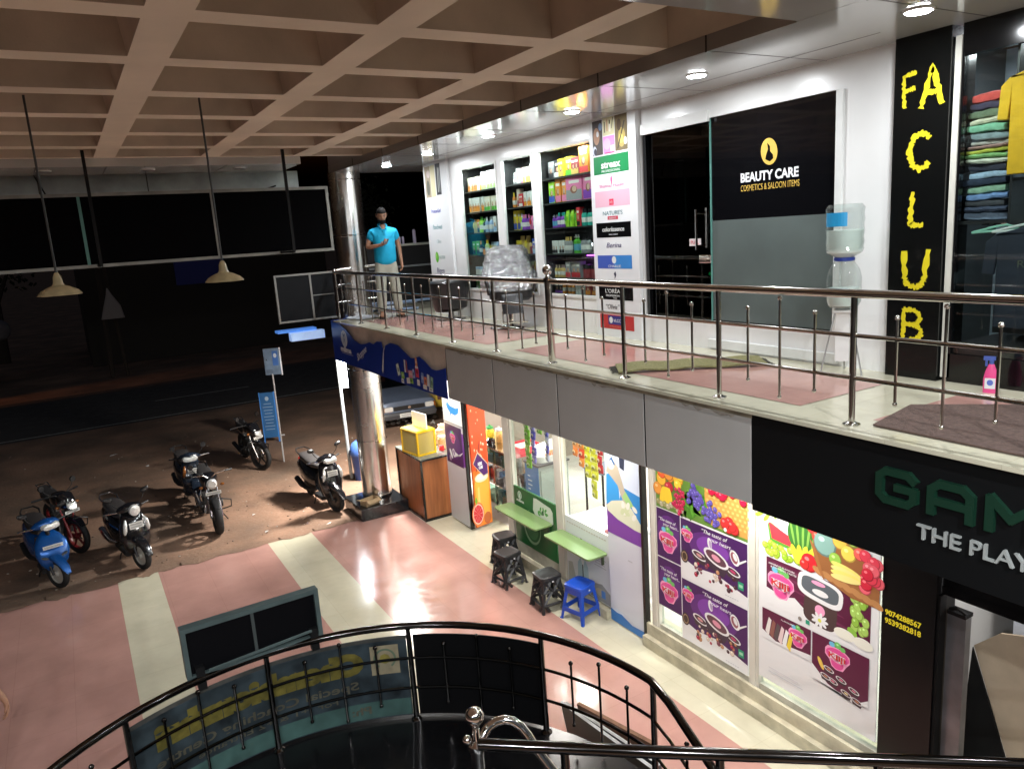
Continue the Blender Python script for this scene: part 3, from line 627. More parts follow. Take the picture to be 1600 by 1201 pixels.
shelf_goods(1, 3, [('carton', 2, .075, .26, YE, BU), ('bottle', 1, .05, .22, LI, WH), ('bottle', 3, .055, .2, PU, PK), ('pouch', 1, .08, .18, PK, RD), ('bottle', 3, .06, .22, BU, WH)])
shelf_goods(1, 2, [('jar', 1, .08, .18, GO, YE), ('pouch', 2, .11, .24, GO, YE), ('jar', 2, .07, .14, BN, GO), ('carton', 2, .075, .2, BU, LB), ('bottle', 3, .06, .23, LB, BU)])
shelf_goods(1, 1, [('pouch', 4, .09, .2, LG, GO), ('pouch', 4, .09, .2, YE, BN)])
shelf_goods(1, 0, [('carton', 3, .09, .15, GR, YE), ('jar', 4, .08, .13, GO, GR)])
shelf_goods(2, 5, [('carton', 1, .12, .20, GY, BK), ('carton', 1, .13, .21, BK, WH), ('carton', 1, .10, .21, YE, GO), ('carton', 1, .14, .22, YE, GR), ('carton', 2, .085, .2, BN, GO), ('carton', 1, .2, .30, OR, RD)])
shelf_goods(2, 4, [('carton', 1, .14, .26, LI, BU), ('carton', 2, .125, .28, OR, PK), ('carton', 1, .32, .29, PK, GY), ('carton', 1, .2, .3, PK, PU)])
shelf_goods(2, 3, [('pump', 2, .06, .16, PU, GY), ('bottle', 3, .06, .18, PU, TE), ('pouch', 3, .085, .2, LI, GR), ('carton', 1, .07, .22, RD, BK), ('bottle', 5, .055, .2, TE, BK)])
shelf_goods(2, 2, [('carton', 5, .052, .16, WH, BK), ('bottle', 3, .055, .2, GY, GO), ('pump', 2, .07, .22, GR, WH), ('bottle', 4, .055, .2, GY, BK)])
shelf_goods(2, 1, [('bottle', 5, .055, .16, GO, CR), ('carton', 3, .10, .2, GY, RD), ('jar', 4, .08, .16, BN, BK)])
shelf_goods(2, 0, [('carton', 2, .09, .14, BK, PU), ('bottle', 4, .055, .16, OR, BK), ('bottle', 5, .055, .15, WH, GR), ('carton', 3, .1, .15, BN, OR)])
# purple LED strip seen in the right window
m = MB(); m.box(XF + .36, XF + .37, 7.1, 7.7, 4.33, 4.345)
tag(m.build('led_strip', mat('led_violet', (.6, .1, .9), .5, emit=6, ecol=(.6, .05, 1))), 'glowing violet strip light inside the right display window', 'strip light')
for i, (y, z_) in enumerate(((7.55, 4.47), (7.36, 4.50))):
    m = MB(); m.ball((0, 0, 0), .035, 12, 8); o = m.build('glass_bulb', mat('bulb_glow', (1, 1, 1), .4, emit=5, ecol=(.85, .9, 1)), smooth=True); o.location = (XF + .30, y, z_)
    tag(o, ['bright round lamp on the left of the pair in the right display window', 'bright round lamp on the right of the pair in the right display window'][i], 'lamp')
# dim lamps above the window backs
for i, (a, c) in enumerate(W):
    t = thing('window_striplight', 'thin strip light hidden above the %s display window' % WN[i], 'strip light', (XF + .075, (a + c) / 2, 5.62), group='strip lights over the display windows')
    m = MB(); m.box(-.015, .015, -(a - c) / 2 * .8, (a - c) / 2 * .8, .0, .02); m.build('housing', WHITE2, t)
    lamp(t, 'AREA', (0, 0, -.004), 7.0, (.95, .97, 1), (a - c) * .8, (0, rad(-12), rad(90)) if 0 else (0, 0, rad(90)), .03)
# ------------------------------------------------------------------ dark pilaster with yellow letters, clothing shop
t = wthing('black_pilaster', 'shiny black pilaster with rough yellow letters reading downwards', 'pilaster', 5.23, 3.40, ZB)
m = MB(); m.box(0, .39, 0, .3, 0, H); m.build('panel', mat('black_laminate', (.004, .0045, .0045), .2, spec=.35), t)
YL = mat('yellow_brush_paint', (.72, .60, .01), .55)
def brush(pts, r, seed):
    """rough brush stroke letters: jagged ribbons along the strokes"""
    rr = random.Random(seed); m = MB(); m.m(YL)
    for path in pts:
        n = len(path)
        L_ = []; R_ = []
        dense = []
        for i in range(n - 1):
            for k in range(5 if len(path) > 6 else 14): f = k / (5 if len(path) > 6 else 14); dense.append((path[i][0] * (1 - f) + path[i + 1][0] * f, path[i][1] * (1 - f) + path[i + 1][1] * f))
        dense.append(path[-1])
        for i, p in enumerate(dense):
            a = dense[max(i - 1, 0)]; b = dense[min(i + 1, len(dense) - 1)]; dx, dz = b[0] - a[0], b[1] - a[1]; l = math.hypot(dx, dz) or 1
            nx, nz = -dz / l, dx / l; q = r * rr.uniform(.55, 1.65); q2 = r * rr.uniform(.55, 1.65)
            L_.append((p[0] + nx * q, p[1] + nz * q)); R_.append((p[0] - nx * q2, p[1] - nz * q2))
        y = m._y()
        for i in range(len(dense) - 1): m.add([(L_[i][0], y, L_[i][1]), (L_[i + 1][0], y, L_[i + 1][1]), (R_[i + 1][0], y, R_[i + 1][1]), (R_[i][0], y, R_[i][1])], [(0, 1, 2, 3)])
    o = m.build('letter', parent=t); return o
z = lambda v: v - ZB
def arc(cx, cz, rx, rz, a0, a1, n=10): return [(cx + rx * math.cos(rad(a0 + (a1 - a0) * k / n)), cz + rz * math.sin(rad(a0 + (a1 - a0) * k / n))) for k in range(n + 1)]
brush([[(.08, z(5.35)), (.07, z(5.56)), (.16, z(5.575))], [(.075, z(5.46)), (.155, z(5.475))]], .013, 1)
brush([[(.20, z(5.33)), (.27, z(5.60)), (.345, z(5.34))], [(.225, z(5.42)), (.325, z(5.43))]], .015, 2)
brush([arc(.21, z(5.05), .08, .12, 40, 320)], .017, 3)
brush([[(.165, z(4.78)), (.15, z(4.55)), (.25, z(4.545))]], .016, 4)
brush([[(.12, z(4.37))] + arc(.20, z(4.20), .075, .085, 180, 360) + [(.29, z(4.38))]], .017, 5)
brush([[(.135, z(3.955)), (.13, z(3.74))], [(.13, z(3.95))] + arc(.18, z(3.895), .075, .055, 90, -90, 7), [(.13, z(3.84))] + arc(.18, z(3.79), .09, .055, 90, -90, 7)], .014, 6)
CL = wthing('clothing_shop', 'clothing shop glass front with steel edge strip and black frame', 'shop front', 5.27, 3.0, ZB)
m = MB(); m.box(0, .04, -.01, .03, 0.03, H - .07); m.build('edge_strip', mat('brushed_strip', (.66, .65, .58), .2, .0, var=.15, vscale=3), CL)
m = MB(); m.box(.041, .058, 0, .05, .03, H - .2); m.box(.041, 2.2, 0, .05, H - .2, H); m.box(.041, 2.2, 0, .05, 0, .20); m.build('frame', BLACK, CL)
m = MB(); m.box(.058, 2.2, .02, .026, .20, H - .2); m.build('pane', GLASS, CL)
m = MB(); m.box(-.35, 2.2, 1.3, 1.32, 0, H); m.build('back_wall', mat('shop_back_wall', (.30, .36, .42), .6), CL)
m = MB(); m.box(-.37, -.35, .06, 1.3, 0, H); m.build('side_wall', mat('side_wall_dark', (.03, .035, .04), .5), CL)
m = MB(); m.box(-.02, .33, .08, .42, 1.085, 1.105); m.box(.33, .345, .10, .95, .72, H); m.build('clothes_shelf', mat('shelf_dark', (.02, .02, .022), .4), CL)
m = MB(); m.box(.35, 1.2, .10, .95, 1.35, 1.37); m.build('clothes_shelf', MATS['shelf_dark'], CL)
m = MB(); m.box(.0, 1.2, .2, 1.0, 0, .25); m.box(.1, .5, .45, .9, .3, .6); m.build('low_counter', MATS['shelf_dark'], CL)
m = MB(); m.rect(.3, .42, .8, 1.0, col(.6, .68, .72)); o = m.build('wall_panel', parent=CL); o.location = (0.1, 1.29, .8)
def fold(x, zz, w, d, h, c, seed, lb, yy=.24):
    rr = random.Random(seed); m = MB(); m.m(mat('cloth_%d' % seed, c, .85, var=.25, vscale=25, bump=.3, bscale=50))
    secs = []; tl_ = rr.uniform(-.012, .012)
    for k in range(7):
        f = k / 6; sag = math.sin(f * math.pi) * .35 + .65
        secs.append(((x + w * (f - .5), yy + rr.uniform(-.006, .006), zz + h / 2 + rr.uniform(-.004, .004) + tl_ * (f - .5)), (0, d / 2 * (1 - .12 * abs(f - .5)), 0), (0, 0, h / 2 * (.86 + .16 * math.sin(math.pi * f)) * rr.uniform(.88, 1.08)), 4.5))
    m.loft(secs, 14); o = m.build('folded_shirt', smooth=True)
    o.matrix_world = CL.matrix_world
    o.location = (5.27, 3.0, ZB); o.rotation_euler = (rad(rr.uniform(-.4, .4)), 0, rad(-90 + rr.uniform(-1.6, 1.6)))
    tag(o, lb, 'folded shirt', 'folded shirts stacked in the clothing shop'); return o
stack = [((.30, .36, .52), 'denim blue', .05), ((.04, .05, .09), 'navy', .035), ((.05, .05, .06), 'charcoal', .04), ((.16, .26, .50), 'mid blue', .04), ((.26, .42, .30), 'sage green', .045), ((.02, .03, .06), 'black blue', .045), ((.34, .45, .60), 'light blue', .04), ((.03, .03, .05), 'black', .05),
         ((.55, .55, .45), 'cream', .03), ((.20, .38, .14), 'leaf green', .03), ((.55, .55, .08), 'lime', .028), ((.36, .20, .18), 'maroon', .022), ((.5, .48, .44), 'pale grey', .028), ((.22, .28, .30), 'slate', .045), ((.22, .48, .32), 'mint green', .05), ((.58, .54, .40), 'sand', .035), ((.15, .19, .12), 'olive', .05), ((.05, .04, .08), 'dark plum', .045), ((.62, .08, .07), 'bright red', .06)]
zz = 1.106
for i, (c, n, h) in enumerate(stack):
    lower = 'under the %s one' % stack[i + 1][1] if i + 1 < len(stack) else 'topmost of the left stack'
    fold(.165 + rnd.uniform(-.012, .012), zz, rnd.uniform(.23, .285), rnd.uniform(.22, .28), h * 1.15, c, 100 + i, '%s folded shirt in the left stack %s' % (n, lower)); zz += h * 1.08
zz = 1.375
st2 = [((.42, .34, .18), 'khaki', .04), ((.08, .07, .06), 'dark brown', .05), ((.30, .22, .21), 'dusty rose', .045), ((.09, .09, .08), 'charcoal brown', .04), ((.20, .22, .18), 'moss grey', .045), ((.22, .26, .22), 'grey green', .045), ((.12, .13, .14), 'graphite', .04), ((.42, .42, .45), 'ash grey', .045), ((.1, .1, .12), 'black grey', .04), ((.5, .48, .45), 'oatmeal', .05)]
zz = 1.90 - .05
m = MB(); m.box(.35, 1.2, .10, .95, zz - .02, zz - .001); m.build('clothes_shelf', MATS['shelf_dark'], CL)
for i, (c, n, h) in enumerate(st2):
    lower = 'under the %s one' % st2[i + 1][1] if i + 1 < len(st2) else 'at the top of the right stack'
    if zz + h > 2.33: break
    fold(.52 + .006 * i, zz, .30, .30, h, c, 200 + i, '%s folded shirt in the right stack %s' % (n, lower), .26); zz += h
def tee(name, lb, x, y, ztop, w, L, c, tilt=0):
    t = thing(name, lb, 'shirt', (5.27, 3.0, ZB), -90)
    m = MB(); m.m(mat('jersey_%s' % cname(c), c, .8, var=.12, vscale=14, bump=.4, bscale=7))
    s = [(-.09, 0), (-.05, -.035), (.0, -.05), (.05, -.035), (.09, 0), (.30, -.07), (.37, -.14), (.39, -.46), (.30, -.47), (.28, -.26), (.28, -1.0), (-.28, -1.0), (-.28, -.26), (-.30, -.47), (-.39, -.46), (-.37, -.14), (-.30, -.07)]
    k = w / .6; P = [(x + a * k, ztop + (b * L if b > -.5 else b * L)) for a, b in s]
    m.prism(P, y, y + .03); m.build('body', parent=t, bevel=.008)
    m = MB(); m.tube([(x - .085 * k, y + .012, ztop), (x - .05 * k, y - .004, ztop - .036 * L), (x, y - .006, ztop - .052 * L), (x + .05 * k, y - .004, ztop - .036 * L), (x + .085 * k, y + .012, ztop)], .007, 6)
    m.build('collar', m.mats[0] if m.mats else MATS['jersey_%s' % cname(c)], t)
    m = MB(); m.tube([(x, y + .02, ztop - .01), (x, y + .02, ztop + .05), (x + .02, y + .02, ztop + .07)], .003, 6); m.build('hanger', CHROME, t); return t
t = tee('hanging_shirt', 'mustard yellow shirt hanging at the right edge of the clothing shop', .53, .04, 2.03, .42, .64, (.62, .35, .008))
m = MB(); m.rect(.52, .64, 1.66, 1.685, col(.75, .62, .3)); o = m.build('print', parent=t); o.location.y = .04
t = tee('hanging_shirt', 'dark navy printed shirt hanging below the mustard one', .54, .04, 1.06, .50, .66, (.012, .016, .03))
txt(t, 'RANIN', .56, .80, .05, col(.07, .08, .06), .24, y=.037); txt(t, 'PLAYSTATI', .59, .67, .028, col(.5, .45, .03), .20, y=.037)
m = MB()
for k in range(9):
    a = rad(120 + k * 37); m.disc(.58 + .055 * math.cos(a), .75 + .05 * math.sin(a) - .01, .013, .02, col(.45, .42, .03), rot=a)
m.shape([(.555, .71), (.61, .71), (.60, .77), (.58, .79), (.565, .76)], col(.6, .6, .62)); m.rect(.57, .595, .715, .74, col(.5, .05, .04)); m.disc(.585, .76, .012, .014, col(.1, .15, .5)); o = m.build('emblem', parent=t); o.location.y = .038
t = thing('hanger_row', 'mint and white plastic hangers on a rod between the shirt stacks', 'hangers', (5.27, 3.0, ZB), -90)
for k, c in enumerate(((.25, .5, .4), (.6, .62, .6), (.2, .45, .35), (.7, .72, .7))):
    m = MB(); x = .28 + k * .13; m.tube([(x - .15, .06, 1.03), (x - .03, .08, 1.06), (x + .05, .09, 1.075), (x + .13, .09, 1.05), (x - .03, .08, 1.035), (x - .15, .06, 1.03)], .008, 6); m.build('hanger', col(*c), t)
m = MB(); m.tube([(.1, .24, 1.08), (1.2, .24, 1.08)], .01, 8); m.build('rod', CHROME, t)
# light inside the clothing shop
t = thing('shop_ceiling_light', 'lit tube above the folded clothes inside the clothing shop', 'ceiling light', (5.95, 2.4, 5.74))
m = MB(); m.box(-.03, .03, -.5, .5, 0, .04); m.build('tube', mat('lit_tube', (1, 1, 1), .4, emit=7, ecol=(.9, .95, 1)), t); lamp(t, 'AREA', (0, 0, -.01), 26, (.92, .96, 1), 1.0, (0, 0, rad(90)), .08)
t = thing('spray_bottle', 'pink cleaner spray bottle with blue trigger by the clothing shop glass', 'spray bottle', (5.12, 2.585, ZB + .001), -70)
m = MB(); m.loft([((0, 0, 0), (.042, 0, 0), (0, .026, 0), 3), ((0, 0, .09), (.043, 0, 0), (0, .026, 0), 3), ((0, 0, .14), (.034, 0, 0), (0, .022, 0), 2.5), ((0, 0, .19), (.016, 0, 0), (0, .014, 0), 2)], 16)
m.build('bottle', mat('pink_cleaner', (.72, .08, .25), .2, coat=.3), t, smooth=True)
m = MB(); m.rect(-.03, .03, .03, .10, col(.7, .7, .72)); m.disc(.0, .07, .018, .02, col(.1, .15, .5)); o = m.build('label', parent=t); o.location.y = -.0255
m = MB(); m.lathe([(.014, .19), (.014, .215)], n=10); m.box(-.045, .022, -.009, .009, .215, .24); m.box(-.035, -.022, -.006, .006, .175, .215); m.build('trigger', mat('blue_trigger', (.06, .10, .35), .4), t)
m = MB(); m.m(mat('doormat_fibre', (.135, .085, .07), .95, var=.3, vscale=40, bump=.8, bscale=160)); m.loft([((4.36, 2.60, 3.4555), (.42, .02, 0), (-.02, .40, 0), 9), ((4.36, 2.60, 3.468), (.415, .02, 0), (-.02, .395, 0), 9)], 40)
m = MB(); m.m(MATS['doormat_fibre']); P = [(3.90, 2.60), (4.46, 2.72), (4.95, 2.2), (4.9, 1.2), (3.88, 1.2)]
m.add([(x, y, 3.4545) for x, y in P] + [(x, y, 3.466) for x, y in P], [(0, 1, 2, 3, 4)[::-1], (5, 6, 7, 8, 9)] + [(i, (i + 1) % 5, 5 + (i + 1) % 5, 5 + i) for i in range(5)])
tag(m.build('floor_mat', bevel=.003), 'brown fibre floor mat before the clothing shop entrance', 'mat')
t = thing('runner_rug', 'curled olive green rug strip with frayed ends by the railing', 'rug', (4.50, 4.72, ZB + .004), -33)
m = MB(); n = 26
vt = []; 
for i in range(n + 1):
    f = i / n; x = -.62 + 1.24 * f; zc = .010 + .012 * math.sin(f * 9) ** 2
    for s in (-1, 1): vt.append((x, s * .145 + .012 * math.sin(f * 5), zc + (.018 if s > 0 else 0)))
m.add(vt + [(a, b, c + .012) for a, b, c in vt], [(2 * i, 2 * i + 1, 2 * i + 3, 2 * i + 2) for i in range(n)] + [(2 * n + 2 + 2 * i, 2 * n + 2 + 2 * i + 2, 2 * n + 2 + 2 * i + 3, 2 * n + 2 + 2 * i + 1) for i in range(n)] + [(2 * i, 2 * i + 2, 2 * n + 4 + 2 * i, 2 * n + 2 + 2 * i) for i in range(n)] + [(2 * i + 1, 2 * n + 3 + 2 * i, 2 * n + 5 + 2 * i, 2 * i + 3) for i in range(n)])
m.build('weave', mat('olive_weave', (.25, .23, .10), .95, var=.3, vscale=60, bump=.8, bscale=140), t)
for s in (-1, 1):
    m = MB()
    for k in range(22): y = -.14 + .28 * k / 21; m.tube([(s * .62, y, .02), (s * (.66 + rnd.uniform(0, .02)), y + rnd.uniform(-.01, .01), .012)], .003, 4)
    m.build('fringe', mat('dark_fringe', (.05, .045, .035), .9), t)

# ------------------------------------------------------------------ water dispenser bottle on its stand
WAT = glass('water_plastic', (.90, .94, .93), 1.6)
t = thing('water_bottle', 'large upturned water bottle with blue label on its stand by the white wall', 'water bottle', (5.08, 3.66, ZB), -60)
def ribbed(z0, z1, r): return [(r * .3, z1 + .012), (r * .85, z1 + .008), (r, z1 - .02)] + [(r * (1 - .05 * (k % 2)), z1 - .02 - (z1 - z0 - .02) * k / 8) for k in range(1, 8)] + [(r, z0 + .03), (r * .8, z0), (.06, z0 - .03), (.035, z0 - .05)]
m = MB(); m.lathe(ribbed(.92, 1.27, .138)[::-1], n=24, cap=False); m.build('bottle', WAT, t, smooth=True)
m = MB(); m.lathe([(.03, .87), (.125, .925), (.13, .95), (.13, 1.09)], n=24); m.build('water', mat('water_body', (.60, .66, .62), .15, spec=.4), t, smooth=True)
m = MB(); n = 8
for k in range(n):
    a0 = rad(-150 + 9 * k); a1 = rad(-150 + 9 * (k + 1)); m.quad((.1405 * math.cos(a0), .1405 * math.sin(a0), 1.12), (.1405 * math.cos(a1), .1405 * math.sin(a1), 1.12), (.1405 * math.cos(a1), .1405 * math.sin(a1), 1.22), (.1405 * math.cos(a0), .1405 * math.sin(a0), 1.22))
m.build('label', mat('label_blue', (.02, .28, .55), .4), t)
t = thing('water_dispenser_stand', 'clear dispenser bowl on thin wire tripod legs under the upturned water bottle', 'water dispenser', (5.08, 3.66, ZB), -60)
m = MB(); m.lathe([(.068, .89), (.075, .885), (.075, .865), (.06, .86)], n=24, cap=False); m.build('collar_ring', mat('ring_blue', (.03, .06, .35), .35), t, smooth=True)
m = MB(); m.lathe([(.05, .50), (.10, .515), (.125, .56), (.125, .74), (.11, .80), (.07, .86)], n=24, cap=False); m.build('bowl', WAT, t, smooth=True)
m = MB(); m.lathe([(.04, .505), (.11, .53), (.118, .57), (.118, .66)], n=24); m.build('water', MATS['water_body'], t, smooth=True)
m = MB(); m.box(-.07, .07, -.07, .07, .475, .495); m.build('tray', WHITE2, t, bevel=.005)
for k in range(3):
    a = rad(90 + 120 * k); m = MB(); m.tube([(.06 * math.cos(a), .06 * math.sin(a), .48), (.17 * math.cos(a), .17 * math.sin(a), .0)], .006, 6); m.build('leg', mat('dull_wire', (.35, .35, .34), .4, .8), t)
m = MB(); m.box(-.05, .05, -.035, .035, .1, .475); m.build('pipe_cover', WHITE2, t)

# ------------------------------------------------------------------ salon chair in plastic, barrel chair, papers, ledge
t = thing('salon_chair', 'salon chair wrapped in crinkled clear plastic with chrome base', 'salon chair', (5.02, 8.55, ZB), -28)
m = MB(); m.lathe([(.29, 0), (.30, .012), (.27, .03), (.08, .045), (.05, .06), (.045, .30)], n=32); m.build('base', CHROME, t, smooth=True)
UPH = mat('black_vinyl', (.014, .014, .016), .3, bump=.2, bscale=30)
m = MB(); m.loft([((0, .02, .36), (.24, 0, 0), (0, .22, 0), 4), ((0, 0, .40), (.28, 0, 0), (0, .26, 0), 4), ((0, 0, .50), (.28, 0, 0), (0, .27, 0), 4), ((0, 0, .53), (.24, 0, 0), (0, .23, 0), 4)], 24); m.build('seat', UPH, t, smooth=True)
m = MB(); m.loft([((0, .22, .46), (.25, 0, 0), (0, .06, 0), 3.5), ((0, .27, .7), (.27, 0, 0), (0, .06, 0), 3.5), ((0, .31, .96), (.23, 0, 0), (0, .05, 0), 3.5), ((0, .325, 1.02), (.18, 0, 0), (0, .03, 0), 3)], 24); m.build('backrest', UPH, t, smooth=True)
for s in (-1, 1):
    m = MB(); m.tube([(s * .29, .22, .58), (s * .32, .05, .70), (s * .32, -.18, .69), (s * .31, -.26, .62), (s * .29, -.2, .46)], [.02, .028, .03, .024, .018], 10); m.build('armrest', UPH, t, smooth=True)
m = MB(); m.loft([((0, -.26, .46), (.14, 0, 0), (0, .02, 0), 4), ((0, -.33, .36), (.14, 0, 0), (0, .03, 0), 4), ((0, -.36, .22), (.13, 0, 0), (0, .03, 0), 4)], 16); m.build('leg_rest', UPH, t, smooth=True)
m = MB(); m.tube([(-.13, -.34, .25), (-.13, -.42, .10), (-.13, -.58, .13)], .01, 8); m.tube([(.13, -.34, .25), (.13, -.42, .10), (.13, -.58, .13)], .01, 8); m.box(-.17, .17, -.62, -.48, .125, .14); m.build('footrest', CHROME, t)
# plastic wrap: crumpled skin around back and arms
def plastic():
    m = bpy.data.materials.new('plastic_wrap'); m.use_nodes = True; nt = m.node_tree; nt.nodes.remove(nt.nodes['Principled BSDF']); out = nt.nodes['Material Output']; L = nt.links.new
    t_ = nt.nodes.new('ShaderNodeBsdfTransparent'); t_.inputs[0].default_value = (.8, .8, .82, 1)
    g = nt.nodes.new('ShaderNodeBsdfGlossy'); g.inputs['Roughness'].default_value = .12; g.inputs[0].default_value = (.9, .9, .92, 1)
    d = nt.nodes.new('ShaderNodeBsdfDiffuse'); d.inputs[0].default_value = (.5, .5, .52, 1)
    tc = nt.nodes.new('ShaderNodeTexCoord'); n = nt.nodes.new('ShaderNodeTexNoise'); n.inputs['Scale'].default_value = 9; n.inputs['Detail'].default_value = 5; n.inputs['Distortion'].default_value = 1.5; L(tc.outputs['Object'], n.inputs['Vector'])
    b = nt.nodes.new('ShaderNodeBump'); b.inputs['Strength'].default_value = 1; b.inputs['Distance'].default_value = .12; L(n.outputs['Fac'], b.inputs['Height']); L(b.outputs[0], g.inputs['Normal']); L(b.outputs[0], d.inputs['Normal'])
    m1 = nt.nodes.new('ShaderNodeMixShader'); m1.inputs[0].default_value = .35; L(g.outputs[0], m1.inputs[1]); L(d.outputs[0], m1.inputs[2])
    m2 = nt.nodes.new('ShaderNodeMixShader'); m2.inputs[0].default_value = .52; L(t_.outputs[0], m2.inputs[1]); L(m1.outputs[0], m2.inputs[2]); L(m2.outputs[0], out.inputs[0]); return m
PW = plastic()
m = MB(); rr = random.Random(4); secs = []
for k, (yc, zc, ux, vy) in enumerate(((.05, .50, .36, .33), (.06, .58, .38, .34), (.1, .68, .38, .32), (.2, .76, .33, .18), (.26, .88, .30, .11), (.30, 1.0, .27, .09), (.32, 1.05, .20, .06), (.32, 1.06, .08, .02))):
    secs.append(((rr.uniform(-.012, .012), yc, zc), (ux, 0, 0), (0, vy, 0), 3.2))
m.loft(secs, 36, cap=False)
m.v = [(x + rr.uniform(-.012, .012), y + rr.uniform(-.012, .012), z_ + rr.uniform(-.012, .012)) for x, y, z_ in m.v]; m.build('plastic_wrap', PW, t, smooth=True)
t = thing('barrel_chair', 'black round backed chair seen from behind near the left brand board', 'chair', (4.98, 10.30, ZB), 12)
m = MB(); m.loft([((0, .05, .12), (.19, 0, 0), (0, .16, 0), 2.6), ((0, 0, .17), (.25, 0, 0), (0, .20, 0), 2.6), ((0, 0, .4), (.29, 0, 0), (0, .23, 0), 2.6), ((0, -.02, .56), (.315, 0, 0), (0, .24, 0), 2.6), ((0, -.02, .585), (.29, 0, 0), (0, .22, 0), 2.6)], 28); m.build('shell', UPH, t, smooth=True)
m = MB(); m.lathe([(.22, 0), (.22, .012), (.05, .03), (.04, .13)], n=24); m.build('base', mat('base_dark_chrome', (.2, .2, .2), .25, 1), t, smooth=True)
t = thing('ledge_counter', 'black half height counter with pale top at the far balcony end', 'counter', (0, 13.62, ZB))
m = MB(); m.box(4.95, 6.4, 0, .35, 0, 1.10); m.build('body', mat('counter_black', (.012, .012, .013), .5), t)
m = MB(); m.box(4.93, 6.42, -.03, .38, 1.10, 1.14); m.build('top', mat('pale_stone', (.5, .5, .44), .3), t)
m = MB(); m.box(4.93, 6.42, -.03, -.002, .70, .735); m.build('rail', mat('grey_rail', (.25, .26, .26), .4), t)
for k, (x, h) in enumerate(((5.53, .14), (5.60, .14), (5.67, .14), (5.74, .14), (5.98, .26))):
    m = MB(); r = .022 if k < 4 else .032; m.lathe([(r, 0), (r, h * .85), (r * .6, h)], n=12); o = m.build('toiletry_bottle', mat('lilac_plastic', (.62, .55, .72), .35), smooth=True); o.location = (x, 13.72, ZB + 1.14)
    tag(o, 'small pale lilac bottle in the row of four on the far counter' if k < 4 else 'tall pale lilac bottle alone on the far counter', 'bottle', 'bottles on the far counter')
rr = random.Random(21)
for k in range(10):
    m = MB(); L_ = rr.uniform(.45, .8); a = rr.uniform(-28, 8); m.m(col(*rr.choice([(.55, .6, .68), (.32, .4, .55), (.12, .16, .28), (.6, .62, .64), (.2, .28, .42)]), .35))
    m.loft([((-L_ / 2, 0, .0), (0, .055, 0), (0, 0, .02), 3), ((0, 0, .0), (0, .06, 0), (0, 0, .022), 3), ((L_ / 2, 0, 0), (0, .055, 0), (0, 0, .02), 3)], 10)
    o = m.build('wrapped_bundle', smooth=True); o.location = (4.95 + rr.uniform(-.25, .5), 12.75 + rr.uniform(-.35, .45), ZB + .025 + .042 * (k // 3)); o.rotation_euler = (0, 0, rad(a))
    tag(o, 'long plastic wrapped bundle in the blue grey heap behind the man', 'bundle', 'wrapped bundles heaped on the far balcony floor')
m = MB(); m.m(mat('clear_sheet', (.62, .65, .7), .25)); rr = random.Random(9); n = 8; g = []
for i in range(n):
    for j in range(n): g.append((i * .07, j * .07, .012 + .05 * rr.random() * (1 if 0 < i < n - 1 and 0 < j < n - 1 else .1)))
m.add(g, [(i * n + j, (i + 1) * n + j, (i + 1) * n + j + 1, i * n + j + 1) for i in range(n - 1) for j in range(n - 1)])
o = m.build('crumpled_plastic', smooth=False); o.location = (4.05, 11.65, ZB + .002); o.rotation_euler = (0, 0, rad(20)); tag(o, 'crumpled translucent plastic sheet on the floor left of the man', 'plastic sheet')
# ------------------------------------------------------------------ lower shops: structure behind the shop line
m = MB(); m.quad((5.6, .5, 0.001), (9.4, .5, 0.001), (9.4, 13, 0.001), (5.6, 13, 0.001)); struct('shop_floor', m, tile_mat('white_tile', (.62, .60, .55)))
t = thing('lower_shop_walls', 'white and greige inner walls of the ground floor snack shop', 'wall', (0, 0, 0))
m = MB(); m.box(9.2, 9.3, 3.3, 13.1, 0, 2.98); m.build('back_wall', mat('inner_white', (.72, .73, .72), .5), t)
m = MB(); m.box(6.3, 9.2, 12.6, 12.7, 0, 2.98); m.build('side_wall', mat('greige_wall', (.36, .30, .25), .7, var=.12, vscale=2), t)
m = MB(); m.box(5.25, 9.2, 3.2, 3.3, 0, 2.98); m.build('side_wall', MATS['inner_white'], t)
for k, (x, y, p) in enumerate(((6.3, 5.0, 22), (6.3, 7.2, 14), (6.3, 9.4, 24), (7.9, 10.8, 18), (7.9, 7.6, 12))):
    l = thing('shop_panel_light', 'square lit ceiling panel inside the ground floor shop ' + ['behind the fruit posters', 'over the white freezer', 'over the blue display cabinet', 'in the far back corner', 'above the tall snack table'][k], 'ceiling light', (x, y, 2.97), group='lit panels of the ground floor shop')
    m = MB(); m.box(-.3, .3, -.3, .3, -.02, 0); m.build('panel', mat('lit_panel', (1, 1, 1), .4, emit=9, ecol=(1, 1, .97)), l); lamp(l, 'AREA', (0, 0, -.025), p, (1, .99, .96), .55, size_y=.55)
# soffit lamps of the walkway, over the forecourt stall
for k, (x, y, p) in enumerate(((4.95, 13.35, 210), (4.45, 10.6, 16), (4.45, 7.0, 20), (4.45, 4.4, 24))):
    l = thing('walkway_lamp', 'lit round lamp under the balcony ' + ['beyond the stall counter', 'before the orange drink panel', 'above the plastic stools', 'in front of the fruit posters'][k], 'lamp', (x, y, 2.975), group='lamps under the balcony')
    m = MB(); m.lathe([(.11, 0), (.11, -.05), (.09, -.075), (.001, -.085)], n=20, cap=False); m.build('bowl', mat('lit_bowl', (1, 1, 1), .4, emit=16, ecol=(1, .98, .94)), l)
    lamp(l, 'AREA', (0, 0, -.09), p, (1, .95, .88), .42)
Y1 = 11.05
V = lambda y: Y1 - y
S = wthing('snack_shop', 'ground floor snack shop front of pale posts and glass bays', 'shop front', XL, Y1, 0)
POST = mat('pale_post', (.62, .60, .53), .42, var=.08, vscale=4)
